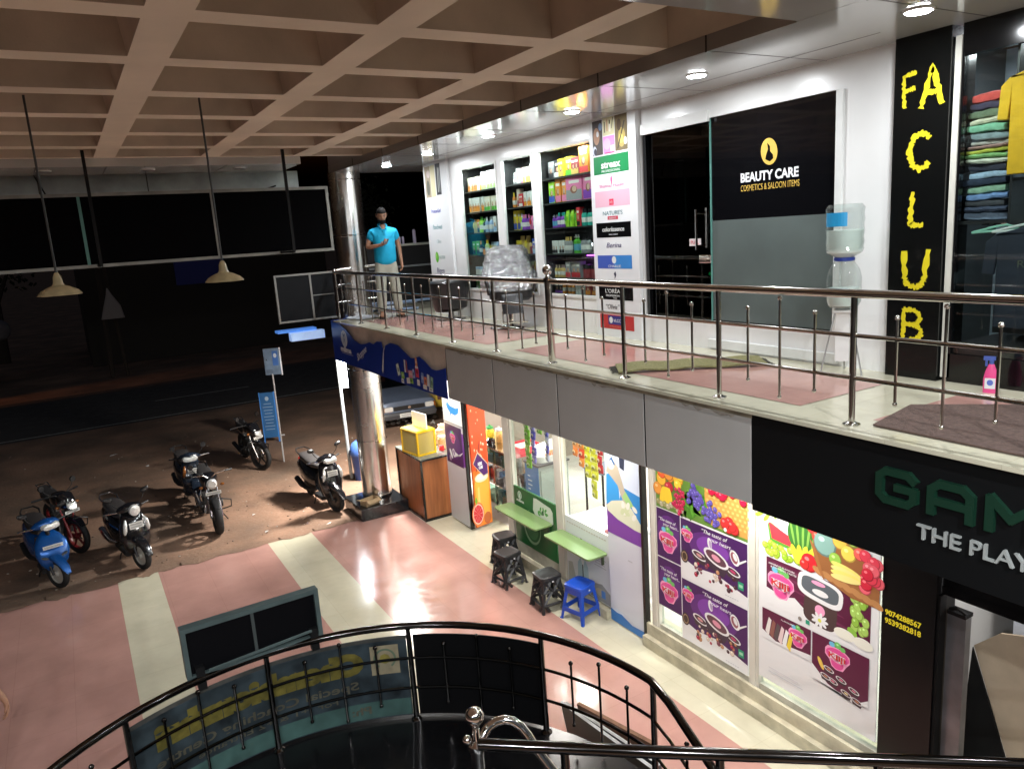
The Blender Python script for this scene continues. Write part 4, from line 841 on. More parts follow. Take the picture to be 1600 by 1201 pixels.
def sb(name, boxes, material, par=None, bevel=0):
    for g in ([boxes] if name == 'post' else [[b] for b in boxes]):
        m = MB()
        for b in g: m.box(*b)
        o = m.build(name, material, par or S, bevel=bevel)
    return o
for a, c in ((9.19, 8.97), (7.88, 7.68), (6.01, 5.895), (4.615, 4.50)):
    sb('post', [(V(a), V(c), .0, .07, .0, 2.98), (V(a) + .03, V(c) - .03, -.012, -.0, .16, 2.98)], POST)
CURB = mat('worn_curb', (.50, .46, .34), .55, var=.3, vscale=6)
sb('curb', [(V(6.08), V(3.27), -.10, -.002, 0, .13), (V(6.08), V(3.27), -.04, -.002, .13, .27), (V(8.96), V(6.76), -.08, -.002, 0, .12)], CURB, bevel=.006)
sb('curb', [(V(8.96), V(7.89), .0, .06, .121, .30), (V(7.67), V(6.76), .0, .06, .121, .14), (V(5.885), V(4.62), 0, .06, .13, .32), (V(4.49), V(3.28), 0, .06, .13, .33)], mat('glass_base', (.42, .41, .34), .35, var=.35, vscale=5))
for a, c, z0 in ((8.96, 7.89, 1.14), (7.67, 6.76, 1.08)):
    sb('pane', [(V(a), V(c), .03, .036, z0, 2.98)], GLASS)
for a, c in ((5.885, 4.62), (4.49, 3.28)):
    sb('pane', [(V(a), V(c), .03, .036, .32, 2.98)], GLASS)
# green dairy panel and white panel
G = wthing('green_panel', 'dark green dairy panel with white emblem under the upper serving shelf', 'panel', XL - .004, 8.96, 0)
m = MB(); m.box(0, 1.06, 0, .03, .30, 1.13); m.build('sheet', mat('dark_green_print', (.01, .12, .03), .3), G)
m = MB(); m.disc(.16, 1.02, .055, .06, WHITE2, n=20); m.disc(.16, 1.02, .045, .05, col(.25, .5, .35)); m.shape([(.14, .985), (.155, 1.03), (.135, 1.05), (.16, 1.04), (.185, 1.05), (.165, 1.03), (.18, .985)], WHITE2)
m.shape([(.50, .90), (.53, 1.08), (.60, 1.09), (.95, 1.05), (1.0, 1.0), (1.0, .84), (.95, .80), (.55, .84)], col(.7, .76, .68)); 
for k in range(9): a = k * .7; m.disc(.75 + .1 * math.cos(a), .93 + .05 * math.sin(a * 1.7), .035, .018, col(.08, .35, .06), rot=a)
m.disc(.75, .92, .03, .035, col(.02, .1, .03)); m.disc(.45, .62, .22, .25, col(.25, .42, .25), n=28); m.disc(.46, .64, .20, .23, col(.01, .12, .03), n=28); m.disc(.45, .60, .15, .16, col(.06, .22, .08), n=24)
m.build('print', parent=G); txt(G, 'milma', .17, .92, .04, WHITE2, .2, y=-.005, bold=.03)
P_ = wthing('white_panel', 'white printed panel with a dark arch figure beside the chest freezer', 'panel', XL - .004, 7.67, 0)
m = MB(); m.box(0, .91, 0, .03, .14, 1.07); m.build('sheet', mat('white_print', (.66, .69, .70), .3), P_)
m = MB(); m.disc(.34, .72, .075, .13, BLACKM, n=20); m.disc(.345, .70, .05, .10, col(.5, .36, .28), n=16); m.disc(.34, .80, .06, .05, BLACKM)
m.shape([(.22, .15), (.24, .50), (.30, .58), (.40, .58), (.46, .5), (.48, .15)], col(.35, .5, .55)); m.shape([(.31, .57), (.35, .45), (.39, .57)], col(.75, .76, .75)); m.rect(.335, .355, .2, .5, BLACKM)
m.shape([(.50, .15), (.56, .34), (.74, .38), (.90, .30), (.90, .15)], col(.3, .31, .3)); m.disc(.7, .26, .1, .05, col(.45, .4, .3)); m.rect(.72, .80, .20, .30, col(.1, .25, .6)); m.shape([(.02, .15), (.03, .44), (.12, .46), (.2, .2)], col(.4, .42, .38))
for k in range(7): m.rect(.60 + .02 * (k % 2), .84 - .03 * (k % 3), .60 + .035 * k, .612 + .035 * k, col(.45, .47, .47))
for k in range(16): m.rect(.04 + .052 * k, .075 + .052 * k, .985, 1.0, col(.5, .45, .42))
m.build('print', parent=P_)
FR = wthing('chest_freezer', 'white chest freezer just inside the second glass bay', 'freezer', XL + .08, 7.72, 0)
m = MB(); m.box(0, 1.0, 0, .55, .08, .95); m.build('body', WHITE2, FR, bevel=.015)
m = MB(); m.box(-.01, 1.01, -.01, .56, .955, 1.01); m.build('lid', mat('freezer_lid', (.8, .82, .85), .3), FR, bevel=.012)
m = MB(); m.box(.74, .99, .02, .34, 1.011, 1.05); tag(m.build('red_tray', col(.35, .03, .04)), 'flat dark red tray on the white freezer lid', 'tray').matrix_world = FR.matrix_world
bpy.data.objects['red_tray'].location = (XL + .08, 7.72, 0); bpy.data.objects['red_tray'].rotation_euler = (0, 0, rad(-90))
for nm_, y in (('left', 9.04), ('right', 7.74)):
    t = wthing('serving_shelf', 'olive green serving shelf, %s one of the two, fixed to the snack shop front' % nm_, 'shelf', XL - .012, y, .83)
    m = MB(); L_ = 1.10 if nm_ == 'left' else .98
    m.loft([((L_ / 2, -.155, 0), (L_ / 2, 0, 0), (0, .15, 0), 14), ((L_ / 2, -.155, .022), (L_ / 2, 0, 0), (0, .15, 0), 14)], 48); m.build('board', mat('olive_shelf', (.17, .27, .10), .28, coat=.3), t)
    for xx in (.12, L_ - .12):
        m = MB(); m.prism([(0, 0), (0, -.16), (.02, -.16), (.02, 0)], -.03, 0); m.box(0, .02, -.26, -.0, -.02, -.001); o = m.build('bracket', mat('bracket_dark', (.05, .07, .04), .5), t); o.location.x = xx

# ------------------------------------------------------------------ printed panels and posters
PRP = mat('print_purple', (.055, .012, .10), .3); PRP2 = mat('print_purple_light', (.20, .05, .36), .3); MAR = mat('print_maroon', (.10, .012, .045), .3); PKL = mat('print_pink', (.72, .08, .30), .3); PKD = mat('print_pink_pale', (.85, .35, .55), .3); WP = mat('print_white', (.76, .77, .78), .3); CY = col(.15, .5, .7); GNL = col(.15, .5, .12); RDL = col(.6, .03, .04)
def sq(m, x, z_, rx, rz, mt, rot=0., p=3.5, n=28):
    c, q = math.cos(rot), math.sin(rot); P = []
    for k in range(n):
        t_ = 2 * math.pi * k / n; a, b = math.cos(t_), math.sin(t_); a = math.copysign(abs(a) ** (2 / p), a) * rx; b = math.copysign(abs(b) ** (2 / p), b) * rz; P.append((x + a * c - b * q, z_ + a * q + b * c))
    m.shape(P, mt)
def logo(m, par, x, z_, s, text=True):
    m.shape([(x - 1.0 * s, z_ + .35 * s), (x - .8 * s, z_ + .62 * s), (x - .3 * s, z_ + .7 * s), (x + .5 * s, z_ + .66 * s), (x + .95 * s, z_ + .4 * s), (x + 1.0 * s, z_ - .05 * s), (x + .7 * s, z_ - .45 * s), (x + .45 * s, z_ - .9 * s), (x - .1 * s, z_ - 1.0 * s), (x - .45 * s, z_ - .85 * s), (x - .65 * s, z_ - .4 * s), (x - 1.0 * s, z_ - .1 * s)], PKD)
    m.disc(x, z_ + .12 * s, .93 * s, .5 * s, PKL, n=22); m.disc(x, z_ - .5 * s, .5 * s, .42 * s, PKL, n=18); m.disc(x, z_ - .1 * s, .55 * s, .35 * s, PKD, n=18)
    m.disc(x - .45 * s, z_ + .82 * s, .24 * s, .2 * s, CY); m.disc(x + .0 * s, z_ + .92 * s, .27 * s, .24 * s, GNL); m.disc(x + .4 * s, z_ + .75 * s, .22 * s, .18 * s, GNL); m.disc(x - .02 * s, z_ + .97 * s, .1 * s, .08 * s, col(.4, .75, .35))
    if text: txt(par, 'Kiiji', x, z_ - .18 * s, .42 * s, WP, 1.35 * s, y=-.010 - .012, bold=.09, name='lettering'); txt(par, 'Kiiji', x, z_ - .18 * s, .42 * s, RDL, 1.35 * s, y=-.0112 - .012, bold=.03, name='lettering')
def fruit(m, x, z_, r, c, hl=True, rz=None):
    rz = rz or r
    m.disc(x, z_, r, rz, col(c[0] * .55, c[1] * .5, c[2] * .5), n=14); m.disc(x - r * .05, z_ + rz * .06, r * .9, rz * .9, col(*c), n=14)
    if hl: m.disc(x - r * .3, z_ + rz * .35, r * .28, rz * .22, col(min(1, c[0] * 1.25 + .2), min(1, c[1] * 1.25 + .2), min(1, c[2] * 1.25 + .2)), n=10)
def tub(m, x, z_, s, c):
    m.shape([(x - s, z_), (x - .75 * s, z_ - .75 * s), (x + .75 * s, z_ - .95 * s), (x + s, z_ - .2 * s)], col(.05, .03, .04)); m.disc(x, z_, 1.05 * s, .42 * s, WP, rot=-.2, n=20); m.disc(x, z_, .85 * s, .3 * s, col(.08, .04, .05), rot=-.2, n=20); m.disc(x, z_, .4 * s, .16 * s, col(*c), rot=-.2)
# panel A
A = wthing('shop_side_panel', 'white side panel with purple ice cream print beside the wooden counter', 'panel', XL - .05, 11.06, 0)
m = MB(); m.box(0, .70, 0, .045, .03, 2.98); m.build('sheet', mat('panel_grey_white', (.60, .60, .63), .35), A)
m = MB(); m.box(.70, .735, -.01, .05, .02, 2.98); m.build('edge_trim', BLACK, A)
m = MB(); m.rect(.0, .70, 1.72, 2.6, WP); m.shape([(.18, 2.06), (.15, 2.0), (.20, 1.93), (.26, 1.90), (.28, 1.82), (.31, 1.88), (.45, 1.87), (.56, 1.92), (.60, 2.02), (.5, 1.99), (.3, 2.0)], col(.02, .25, .70)); m.rect(.0, .70, 1.70, 1.72, col(.3, .3, .32))
m.rect(.02, .62, 1.02, 1.68, PRP); m.rect(.62, .70, 1.05, 1.60, PRP2); m.disc(.3, 1.35, .26, .24, mat('print_violet_glow', (.10, .025, .17), .3))
logo(m, A, .29, 1.47, .10); m.tube([(.36, -.01, 1.20), (.52, -.01, 1.27), (.60, -.01, 1.29)], .007, 6) if 0 else None
m.m(WP); m.shape([(.30, 1.20), (.34, 1.24), (.52, 1.20), (.62, 1.27), (.62, 1.285), (.52, 1.22), (.36, 1.16)]); m.disc(.30, 1.21, .05, .075, WP, rot=.4); m.disc(.30, 1.22, .03, .05, col(.3, .2, .4), rot=.4); m.disc(.19, 1.18, .035, .09, WP, rot=.5); m.disc(.15, 1.1, .03, .05, col(.5, .4, .55), rot=.3)
m.build('print', parent=A)
O = wthing('orange_drink_panel', 'orange panel printed with juice glass and cut grapefruit', 'panel', XL + .01, 10.27, 0); O.rotation_euler = (0, 0, rad(10)); O.scale = (.62, 1, 1)
OR1 = mat('print_orange_red', (.72, .075, .02), .3); OR2 = mat('print_orange', (.82, .26, .02), .3)
m = MB(); m.box(0, .53, 0, .03, .05, 2.98); m.build('sheet', OR1, O)
m = MB(); m.rect(.0, .53, .06, 1.0, mat('print_orange_mid', (.78, .16, .02), .3)); m.rect(.0, .53, .06, .78, OR2); rr = random.Random(6)
for k in range(26): x, z_, r = rr.uniform(.05, .5), rr.uniform(1.1, 2.2), rr.uniform(.006, .026); m.disc(x, z_, r, r * 1.2, col(.8, .3, .15)); m.disc(x - r * .2, z_ + r * .3, r * .5, r * .5, col(.85, .7, .6))
m.shape([(.10, .98), (.14, .98), (.30, 1.45), (.27, 1.46)], col(.25, .04, .02)); m.shape([(.06, .2), (.04, .80), (.14, .90), (.42, .94), (.50, .88), (.46, .2)], col(.85, .40, .05)); m.disc(.27, .86, .22, .075, col(.85, .66, .42), n=20); m.disc(.27, .87, .17, .05, col(.9, .8, .62), n=20); m.shape([(.10, .3), (.12, .7), (.18, .72), (.18, .28)], col(.9, .55, .15))
m.shape([(.02, 1.12), (.20, 1.30), (.50, 1.06), (.50, .88), (.34, .86)], col(.55, .45, .3)); m.shape([(.04, 1.11), (.20, 1.27), (.49, 1.05), (.49, .90), (.35, .88)], col(.07, .015, .12))
m.disc(.08, .27, .20, .20, col(.70, .18, .05), n=28); m.disc(.08, .27, .17, .17, col(.85, .62, .5), n=28); m.disc(.08, .27, .155, .155, col(.55, .02, .03), n=28)
for k in range(10):
    a = k * math.pi / 5; m.shape([(.08, .27), (.08 + .155 * math.cos(a - .02), .27 + .155 * math.sin(a - .02)), (.08 + .155 * math.cos(a + .02), .27 + .155 * math.sin(a + .02))], col(.85, .5, .4))
m.disc(.38, .16, .12, .10, col(.5, .12, .03), n=20); m.shape([(.0, .50), (.04, .58), (.09, .5), (.05, .42)], col(.2, .4, .03)); m.build('print', parent=O)
txt(O, 'KIKI', .25, 1.07, .05, WP, .13, y=-.012, bold=.05); txt(O, 'CUBE', .27, 1.01, .045, WP, .13, y=-.012, bold=.05)
# panel B
B = wthing('milk_poster_panel', 'tall white panel with blue shirt and jasmine picture and blue wave base', 'panel', XL - .03, 6.735, 0)
m = MB(); m.box(0, .625, 0, .03, .02, 2.98); m.build('sheet', mat('panel_pale_blue', (.62, .64, .72), .35), B)
m = MB(); m.box(.628, .665, -.02, .05, .02, 2.98); m.build('edge_trim', BLACK, B)
m = MB(); m.rect(0, .625, 1.15, 2.6, col(.62, .70, .84)); m.rect(0, .625, 1.15, 1.52, PRP2); m.shape([(.22, 1.5), (.3, 1.78), (.625, 1.74), (.625, 1.36), (.3, 1.4)], col(.03, .25, .62))
m.shape([(.0, 1.50), (.02, 1.86), (.14, 1.92), (.24, 1.76), (.26, 1.52)], col(.04, .32, .72)); m.shape([(.02, 1.9), (.10, 2.12), (.24, 2.0), (.36, 1.72), (.42, 1.56), (.36, 1.52), (.22, 1.78), (.1, 1.86)], col(.50, .44, .34)); m.disc(.11, 2.02, .07, .08, col(.75, .72, .62)); m.shape([(.06, 2.03), (.13, 2.10), (.19, 2.02), (.17, 2.0), (.12, 2.06)], col(.02, .12, .35))
m.shape([(.26, 2.2), (.27, 2.0), (.35, 1.98), (.37, 2.2)], col(.03, .04, .08)); m.shape([(.0, 1.48), (.1, 1.56), (.3, 1.62), (.46, 1.56), (.625, 1.40), (.625, 1.30), (.5, 1.32), (.2, 1.36), (.02, 1.42)], col(.70, .72, .55)); m.shape([(.30, 1.66), (.36, 1.74), (.50, 1.60), (.42, 1.56)], col(.35, .6, .22))
for k in range(12): m.disc(.16 + rr.uniform(0, .36), 1.44 + rr.uniform(0, .14), .05, .03, col(*rr.choice([(.76, .78, .62), (.62, .68, .42), (.8, .8, .72)])), rot=rr.uniform(0, 3))
m.rect(0, .625, 1.15, 1.32, PRP2); m.shape([(0, .02), (0, .17), (.2, .16), (.4, .10), (.625, .12), (.625, .02)], col(.03, .17, .50)); m.shape([(.0, .17), (.12, .20), (.3, .17), (.12, .15)], col(.6, .68, .8)); m.rect(.36, .44, .90, .915, col(.45, .47, .52)); m.build('print', parent=B)

# fruit posters
def purple_poster(par, x0, x1, z0, z1, lx, big, y_off):
    m = MB(); m.lay = y_off
    m.rect(x0, x1, z0, z1, WP if big else PRP)
    if big:
        m.rect(x0 + .01, x1 - .005, z0 + .10, z1 - .01, PRP); w = x1 - x0; h = z1 - z0
        m.disc(x0 + w * .5, z1 - h * .35, w * .36, h * .26, mat('print_violet_mid', (.11, .025, .19), .3), n=26); m.disc(x0 + w * .5, z1 - h * .32, w * .24, h * .17, PRP2, n=26)
        m.shape([(x0 + .01, z0 + .10), (x0 + .01, z0 + .22), (x0 + .22, z0 + .17), (x0 + .5, z0 + .20), (x1 - .005, z0 + .11), (x1 - .005, z0 + .08)], WP)
        logo(m, par, x0 + .10, z1 - .17, .085); tub(m, x0 + .27, z0 + .32, .10, (.6, .3, .3)); tub(m, x0 + .72, z0 + .31, .09, (.5, .05, .15))
        m.shape([(x0 + .34, z0 + .34), (x0 + .36, z0 + .44), (x0 + .62, z0 + .38), (x0 + .66, z0 + .30), (x0 + .60, z0 + .2), (x0 + .38, z0 + .24)], col(.05, .03, .05)); m.disc(x0 + .50, z0 + .37, .17, .075, WP, rot=-.25, n=22); m.disc(x0 + .50, z0 + .37, .14, .055, col(.12, .05, .07), rot=-.25, n=22); m.disc(x0 + .50, z0 + .37, .06, .03, col(.7, .3, .4), rot=-.25)
        r2 = random.Random(int(z0 * 100))
        for k in range(26): fruit(m, x0 + r2.uniform(.2, .75), z0 + r2.uniform(.09, .26), r2.uniform(.015, .03), r2.choice([(.4, .02, .06), (.06, .02, .03), (.5, .25, .12), (.2, .05, .08), (.7, .6, .5)]))
        m.disc(x0 + .06, z0 + .24, .055, .07, col(.04, .03, .03), n=18); m.disc(x0 + .06, z0 + .24, .042, .055, col(.3, .2, .12), n=18); m.disc(x0 + .06, z0 + .24, .03, .04, col(.05, .03, .02), n=18)
        m.disc(x0 + .42, z1 - .16, .03, .06, WP, rot=.2); m.disc(x0 + .43, z1 - .165, .018, .04, col(.45, .35, .55), rot=.2); m.disc(x0 + .74, z0 + .47, .02, .03, WP)
        m.disc(x1 - .16, z1 - .20, .055, .08, WP, rot=.5, n=20); m.disc(x1 - .165, z1 - .20, .04, .06, col(.3, .1, .12), rot=.5, n=18); m.disc(x1 - .155, z1 - .19, .022, .04, WP, rot=.5); m.shape([(x1 - .13, z1 - .24), (x1 - .02, z1 - .17), (x1 - .01, z1 - .18), (x1 - .12, z1 - .26)], WP)
        m.rect(x1 - .12, x1 - .05, z0 + .16, z0 + .24, col(.02, .30, .16)); m.rect(x1 - .108, x1 - .062, z0 + .185, z0 + .215, col(.3, .6, .4))
        for k in range(6): m.rect(x0 + .62 - .0 + .03 * k, x0 + .64 + .03 * k, z0 + .03, z0 + .038, col(.5, .5, .55))
    else:
        m.disc(x0 + .18, z0 + .3, .17, .2, mat('print_violet_mid', (.11, .025, .19), .3)); logo(m, par, lx, z0 + .21, .14)
    m.build('print', parent=par)
F1 = wthing('fruit_poster', 'poster with purple grapes over four purple ice cream prints', 'poster', XL - .006, 5.885, 0)
m = MB(); m.box(0, 1.265, 0, .008, 1.13, 2.9); m.box(.36, 1.265, 0, .008, .33, 1.1295); m.box(0, .36, 0, .008, .57, 1.1295); m.build('sheet', WP, F1)
m = MB(); m.rect(0, 1.265, 1.71, 2.85, col(.12, .25, .04)); rr = random.Random(12)
m.shape([(.70, 2.6), (.72, 1.98), (.80, 1.74), (1.265, 1.74), (1.265, 2.6)], col(.55, .30, .07))
for i in range(9):
    for k in range(7): m.rect(.74 + .06 * i + (.03 if k % 2 else 0), .77 + .06 * i + (.03 if k % 2 else 0), 1.80 + .045 * k, 1.825 + .045 * k, col(.72, .46, .14))
for k in range(14): m.shape([(lambda a, x, z_: (x + .09 * math.cos(a), z_ + .09 * math.sin(a)))(rr.uniform(0, 6.28) if j == 0 else j * 1.57 + k, .40 + .03 * k % .3, 1.78 + .04 * (k % 5)) for j in range(4)], col(*rr.choice([(.10, .35, .03), (.22, .48, .05), (.06, .2, .02)])))
for k in range(16): fruit(m, .03 + rr.uniform(0, .36), 1.95 + rr.uniform(-.05, .3), rr.uniform(.045, .075), rr.choice([(.85, .45, .04), (.8, .12, .04), (.85, .62, .05), (.55, .03, .05), (.75, .3, .05)]))
for k in range(6): m.disc(.10 + .025 * k, 1.86, .03, .11, col(.85, .58 + .02 * (k % 2), .04), rot=-.25 + .08 * k, n=12)
for k in range(8): fruit(m, .04 + k * .05, 1.75 + rr.uniform(0, .04), .035, rr.choice([(.45, .42, .28), (.3, .3, .12)]))
for k in range(36): fruit(m, .26 + rr.uniform(0, .17), 1.72 + rr.uniform(0, .28), .022, (.55, .02, .09))
for k in range(58): f = rr.random(); fruit(m, .52 + f * .38 + rr.uniform(-.06, .06), 2.02 - f * .22 + rr.uniform(-.10, .10), .028, (.12, .09, .42))
for k in range(12): fruit(m, .72 + rr.uniform(0, .5), 2.06 + rr.uniform(0, .12), rr.uniform(.035, .055), (.62, .01, .05))
for k in range(5): fruit(m, .98 + rr.uniform(0, .2), 1.80 + rr.uniform(-.04, .05), .06, (.6, .03, .03))
m.disc(1.0, 1.76, .02, .02, WP)
m.build('print', parent=F1)
purple_poster(F1, 0, .36, 1.15, 1.70, .17, False, 2); purple_poster(F1, 0, .36, .57, 1.135, .17, False, 2)
purple_poster(F1, .36, 1.265, 1.04, 1.70, 0, True, 4); purple_poster(F1, .36, 1.265, .33, 1.03, 0, True, 4)
for zz in (1.47, .90):
    txt(F1, '"The taste of', .04, zz + .10, .035, WP, .26, y=-.012, align='L', slant=.2); txt(F1, 'your heart...', .10, zz + .055, .035, WP, .24, y=-.012, align='L', slant=.2)
for zz in (1.58, .90):
    txt(F1, '"The taste of', .68, zz + .05, .04, WP, .34, y=-.02, align='L', slant=.2); txt(F1, 'your heart...', .76, zz - .01, .04, WP, .34, y=-.02, align='L', slant=.2)
F2 = wthing('fruit_poster', 'poster with watermelon and fruit basket over maroon ice cream prints', 'poster', XL - .006, 4.49, 0)
m = MB(); m.box(0, 1.20, 0, .008, .42, 2.9); m.build('sheet', WP, F2)
m = MB(); m.rect(0, 1.2, 1.62, 2.85, col(.68, .72, .75)); rr = random.Random(31)
for k in range(16): m.disc(rr.uniform(0, .4), rr.uniform(2.02, 2.2), .05, .02, col(*rr.choice([(.15, .4, .03), (.3, .55, .05)])), rot=rr.uniform(0, 3))
m.shape([(.10, 1.98), (.13, 1.82), (.47, 1.80), (.44, 1.88), (.14, 2.0)], col(.10, .35, .04)); m.shape([(.11, 2.0), (.15, 1.85), (.45, 1.83), (.43, 1.90)], col(.75, .05, .07))
m.disc(.48, 1.98, .16, .17, col(.04, .18, .03), n=26)
for k in range(5): m.disc(.37 + .055 * k, 1.98, .012, .15 - .02 * abs(k - 2), col(.22, .45, .08), rot=(k - 2) * -.12, n=14)
for k in range(34): fruit(m, .06 + rr.uniform(0, .40), 1.74 + rr.uniform(-.04, .07), .032, rr.choice([(.32, .55, .03), (.45, .62, .06)]))
for k in range(4): m.disc(.40 + .05 * k, 1.79 + .01 * k, .03, .09, col(.78, .66, .05), rot=.4 - .3 * k)
fruit(m, .55, 1.76, .085, (.65, .02, .03)); fruit(m, .50, 1.73, .05, (.6, .03, .03))
m.shape([(.58, 2.05), (.60, 1.82), (.70, 1.68), (.95, 1.60), (1.2, 1.60), (1.2, 1.95), (1.0, 2.1)], col(.30, .12, .04)); 
for k in range(7): m.disc(.64 + .09 * k, 1.72 - .015 * k, .06, .03, col(.46, .22, .08), rot=-.4)
fruit(m, .58, 2.10, .07, (.7, .05, .05)); fruit(m, .62, 2.02, .05, (.7, .08, .05)); fruit(m, .70, 1.98, .11, (.22, .40, .36)); fruit(m, .84, 2.05, .07, (.82, .50, .08)); fruit(m, .92, 1.97, .07, (.80, .62, .10)); fruit(m, .80, 1.88, .06, (.30, .55, .08)); fruit(m, .96, 2.10, .06, (.35, .55, .1)); fruit(m, 1.02, 2.0, .055, (.78, .12, .10))
for k in range(14): fruit(m, 1.05 + rr.uniform(0, .14), 1.82 + rr.uniform(-.1, .25), .055, rr.choice([(.70, .05, .09), (.75, .12, .16), (.62, .02, .05)]))
for k in range(4): m.disc(.90, 1.83 - .028 * k, .14, .03, col(.85, .74, .18 + .08 * (k % 2)), rot=-.15 + .08 * k, n=16)
for k in range(3): m.disc(.60 + .03 * k, 1.90 - .08 * k, .015, .09, col(.36, .15, .05), rot=.5)
m.build('print', parent=F2)
m = MB(); m.lay = 2; m.rect(.09, 1.13, 1.24, 1.66, MAR)
for k in range(4): m.disc(.42 + .1 * k, 1.60 - .09 * k, .28, .012, mat('print_maroon_fold', (.16, .03, .08), .3), rot=-.1)
m.shape([(.09, 1.24), (.09, 1.36), (.28, 1.33), (.40, 1.37), (.55, 1.28), (.70, 1.34), (.85, 1.24)], WP); m.rect(.09, 1.13, 1.20, 1.245, WP); logo(m, F2, .25, 1.44, .145)
sq(m, .66, 1.35, .165, .14, col(.07, .04, .04), -.08, 4); sq(m, .655, 1.545, .225, .115, WP, -.10); sq(m, .655, 1.55, .185, .08, col(.10, .12, .14), -.10); m.disc(.64, 1.60, .07, .02, PKD); m.disc(.66, 1.52, .08, .03, WP); m.disc(.66, 1.36, .05, .05, PKD)
for k in range(9): a = k * .7; m.disc(.66 + .05 * math.cos(a), 1.27 + .04 * math.sin(a), .035, .015, WP, rot=a)
m.disc(.66, 1.27, .018, .018, col(.7, .7, .1))
for k in range(16): fruit(m, .97 + rr.uniform(0, .13), 1.36 + rr.uniform(-.02, .26), .035, rr.choice([(.28, .50, .06), (.38, .6, .12)]), rz=.045)
m.disc(.97, 1.30, .05, .035, col(.25, .5, .06), rot=-.6); m.disc(.9, 1.25, .10, .05, col(.78, .78, .68)); m.disc(1.07, 1.24, .09, .05, col(.8, .8, .7)); m.disc(.46, 1.20, .02, .02, col(.25, .22, .2)); m.rect(.52, .56, 1.18, 1.22, col(.02, .3, .18))
m.rect(.045, .575, .84, 1.14, MAR); m.shape([(.045, .84), (.045, .92), (.2, .86), (.575, .90), (.575, .84)], WP); logo(m, F2, .44, 1.01, .10)
for k, c in enumerate(((.75, .72, .7), (.25, .1, .08), (.1, .08, .08), (.75, .6, .6), (.8, .8, .8), (.8, .6, .05))): m.shape([(.08 + .048 * k, .92 - .01 * k), (.12 + .048 * k, 1.07 - .01 * k), (.15 + .048 * k, 1.05 - .01 * k), (.12 + .048 * k, .88 - .01 * k)], col(*c))
m.rect(.59, 1.13, .70, 1.14, MAR); m.shape([(.59, .70), (.59, .84), (.75, .72), (1.0, .66), (1.13, .76), (1.13, .69)], WP); logo(m, F2, .84, 1.01, .12)
m.disc(.68, .88, .02, .06, col(.8, .55, .1), rot=.5)
for k, (x, z_) in enumerate(((.76, .86), (.88, .82), (1.0, .78), (.80, .77), (.93, .72), (1.03, .70), (.73, .78))): tub(m, x, z_, .05, rr.choice([(.75, .65, .3), (.7, .2, .3), (.5, .2, .1)]))
m.rect(.12, .5, .52, .528, col(.55, .55, .6)); m.rect(.12, .45, .56, .566, col(.55, .55, .6)); m.build('print', parent=F2)
txt(F2, 'DIFFERENT FLAVOURS', .12, 1.60, .016, WP, .28, y=-.012, align='L'); txt(F2, '& TEMPTING TASTES', .14, 1.575, .016, WP, .28, y=-.012, align='L'); txt(F2, 'FLAVOURS', .26, 1.095, .014, WP, .13, y=-.012, align='L')

# hanging snack strips (each strip a thing, each packet a part)
def strip(y, ztop, zbot, w, cols, lb, x=XL + .16):
    t = wthing('snack_strip', lb, 'snack strip', x, y, 0, 'snack packet strips hung in the shop window')
    ph = .115; zz = ztop; k = 0
    m = MB(); m.box(w / 2 - .004, w / 2 + .004, .0, .002, ztop - .01, 2.97); m.build('cord', WHITE2, t)
    while zz - ph > zbot - .03:
        c = cols[k % len(cols)]
        key = ('pk', c, w)
        if key not in GM:
            m = MB(); m.m(col(*c, .22)); h2 = ph / 2
            m.loft([((w / 2, 0, -h2), (w / 2, 0, 0), (0, .002, 0), 6), ((w / 2, 0, -h2 * .8), (w / 2, 0, 0), (0, .003, 0), 6), ((w / 2, 0, -h2 * .4), (w * .47, 0, 0), (0, .022, 0), 2.2), ((w / 2, 0, h2 * .4), (w * .47, 0, 0), (0, .022, 0), 2.2), ((w / 2, 0, h2 * .8), (w / 2, 0, 0), (0, .003, 0), 6), ((w / 2, 0, h2), (w / 2, 0, 0), (0, .002, 0), 6)], 14)
            m.lay = 750; m.disc(w * .5, .005, w * .3, ph * .22, col(min(1, c[0] * .4 + .5), min(1, c[1] * .4 + .45), min(1, c[2] * .4 + .3))); m.disc(w * .45, -.01, w * .18, ph * .12, col(c[0] * .3, c[1] * .3, c[2] * .3))
            GM[key] = m.mesh('packet', True)
        o = bpy.data.objects.new('packet', GM[key]); C.objects.link(o); o.parent = t; o.location = (0, rnd.uniform(-.004, .004), zz - ph / 2); o.rotation_euler = (rad(rnd.uniform(-6, 6)), rad(rnd.uniform(-3, 3)), rad(rnd.uniform(-8, 8)))
        zz -= ph; k += 1
strip(8.83, 2.65, 1.30, .12, [(.25, .55, .06), (.18, .48, .05)], 'long lime green snack strip at the left of the first glass bay')
strip(8.66, 2.65, 1.50, .10, [(.12, .10, .50), (.25, .22, .6)], 'violet blue snack strip next to the long lime one')
strip(8.50, 2.65, 1.95, .11, [(.28, .6, .1)], 'short lime snack strip in the first glass bay')
strip(8.42, 2.60, 1.55, .08, [(.5, .48, .62), (.12, .12, .45)], 'narrow silver violet snack strip behind the short lime one', XL + .24)
strip(8.20, 2.65, 2.0, .10, [(.8, .25, .04), (.7, .2, .05)], 'short orange snack strip near the middle post')
strip(8.07, 2.65, 1.98, .10, [(.22, .12, .5)], 'short purple snack strip near the middle post')
strip(7.645, 2.65, 1.80, .11, [(.78, .20, .04), (.8, .3, .1)], 'orange red snack strip just right of the middle post')
strip(7.52, 2.65, 1.70, .11, [(.70, .07, .03), (.8, .25, .05)], 'deep red snack strip beside the yellow ones')
strip(7.395, 2.65, 1.62, .12, [(.72, .64, .04)], 'yellow snack strip on the left of the yellow pair')
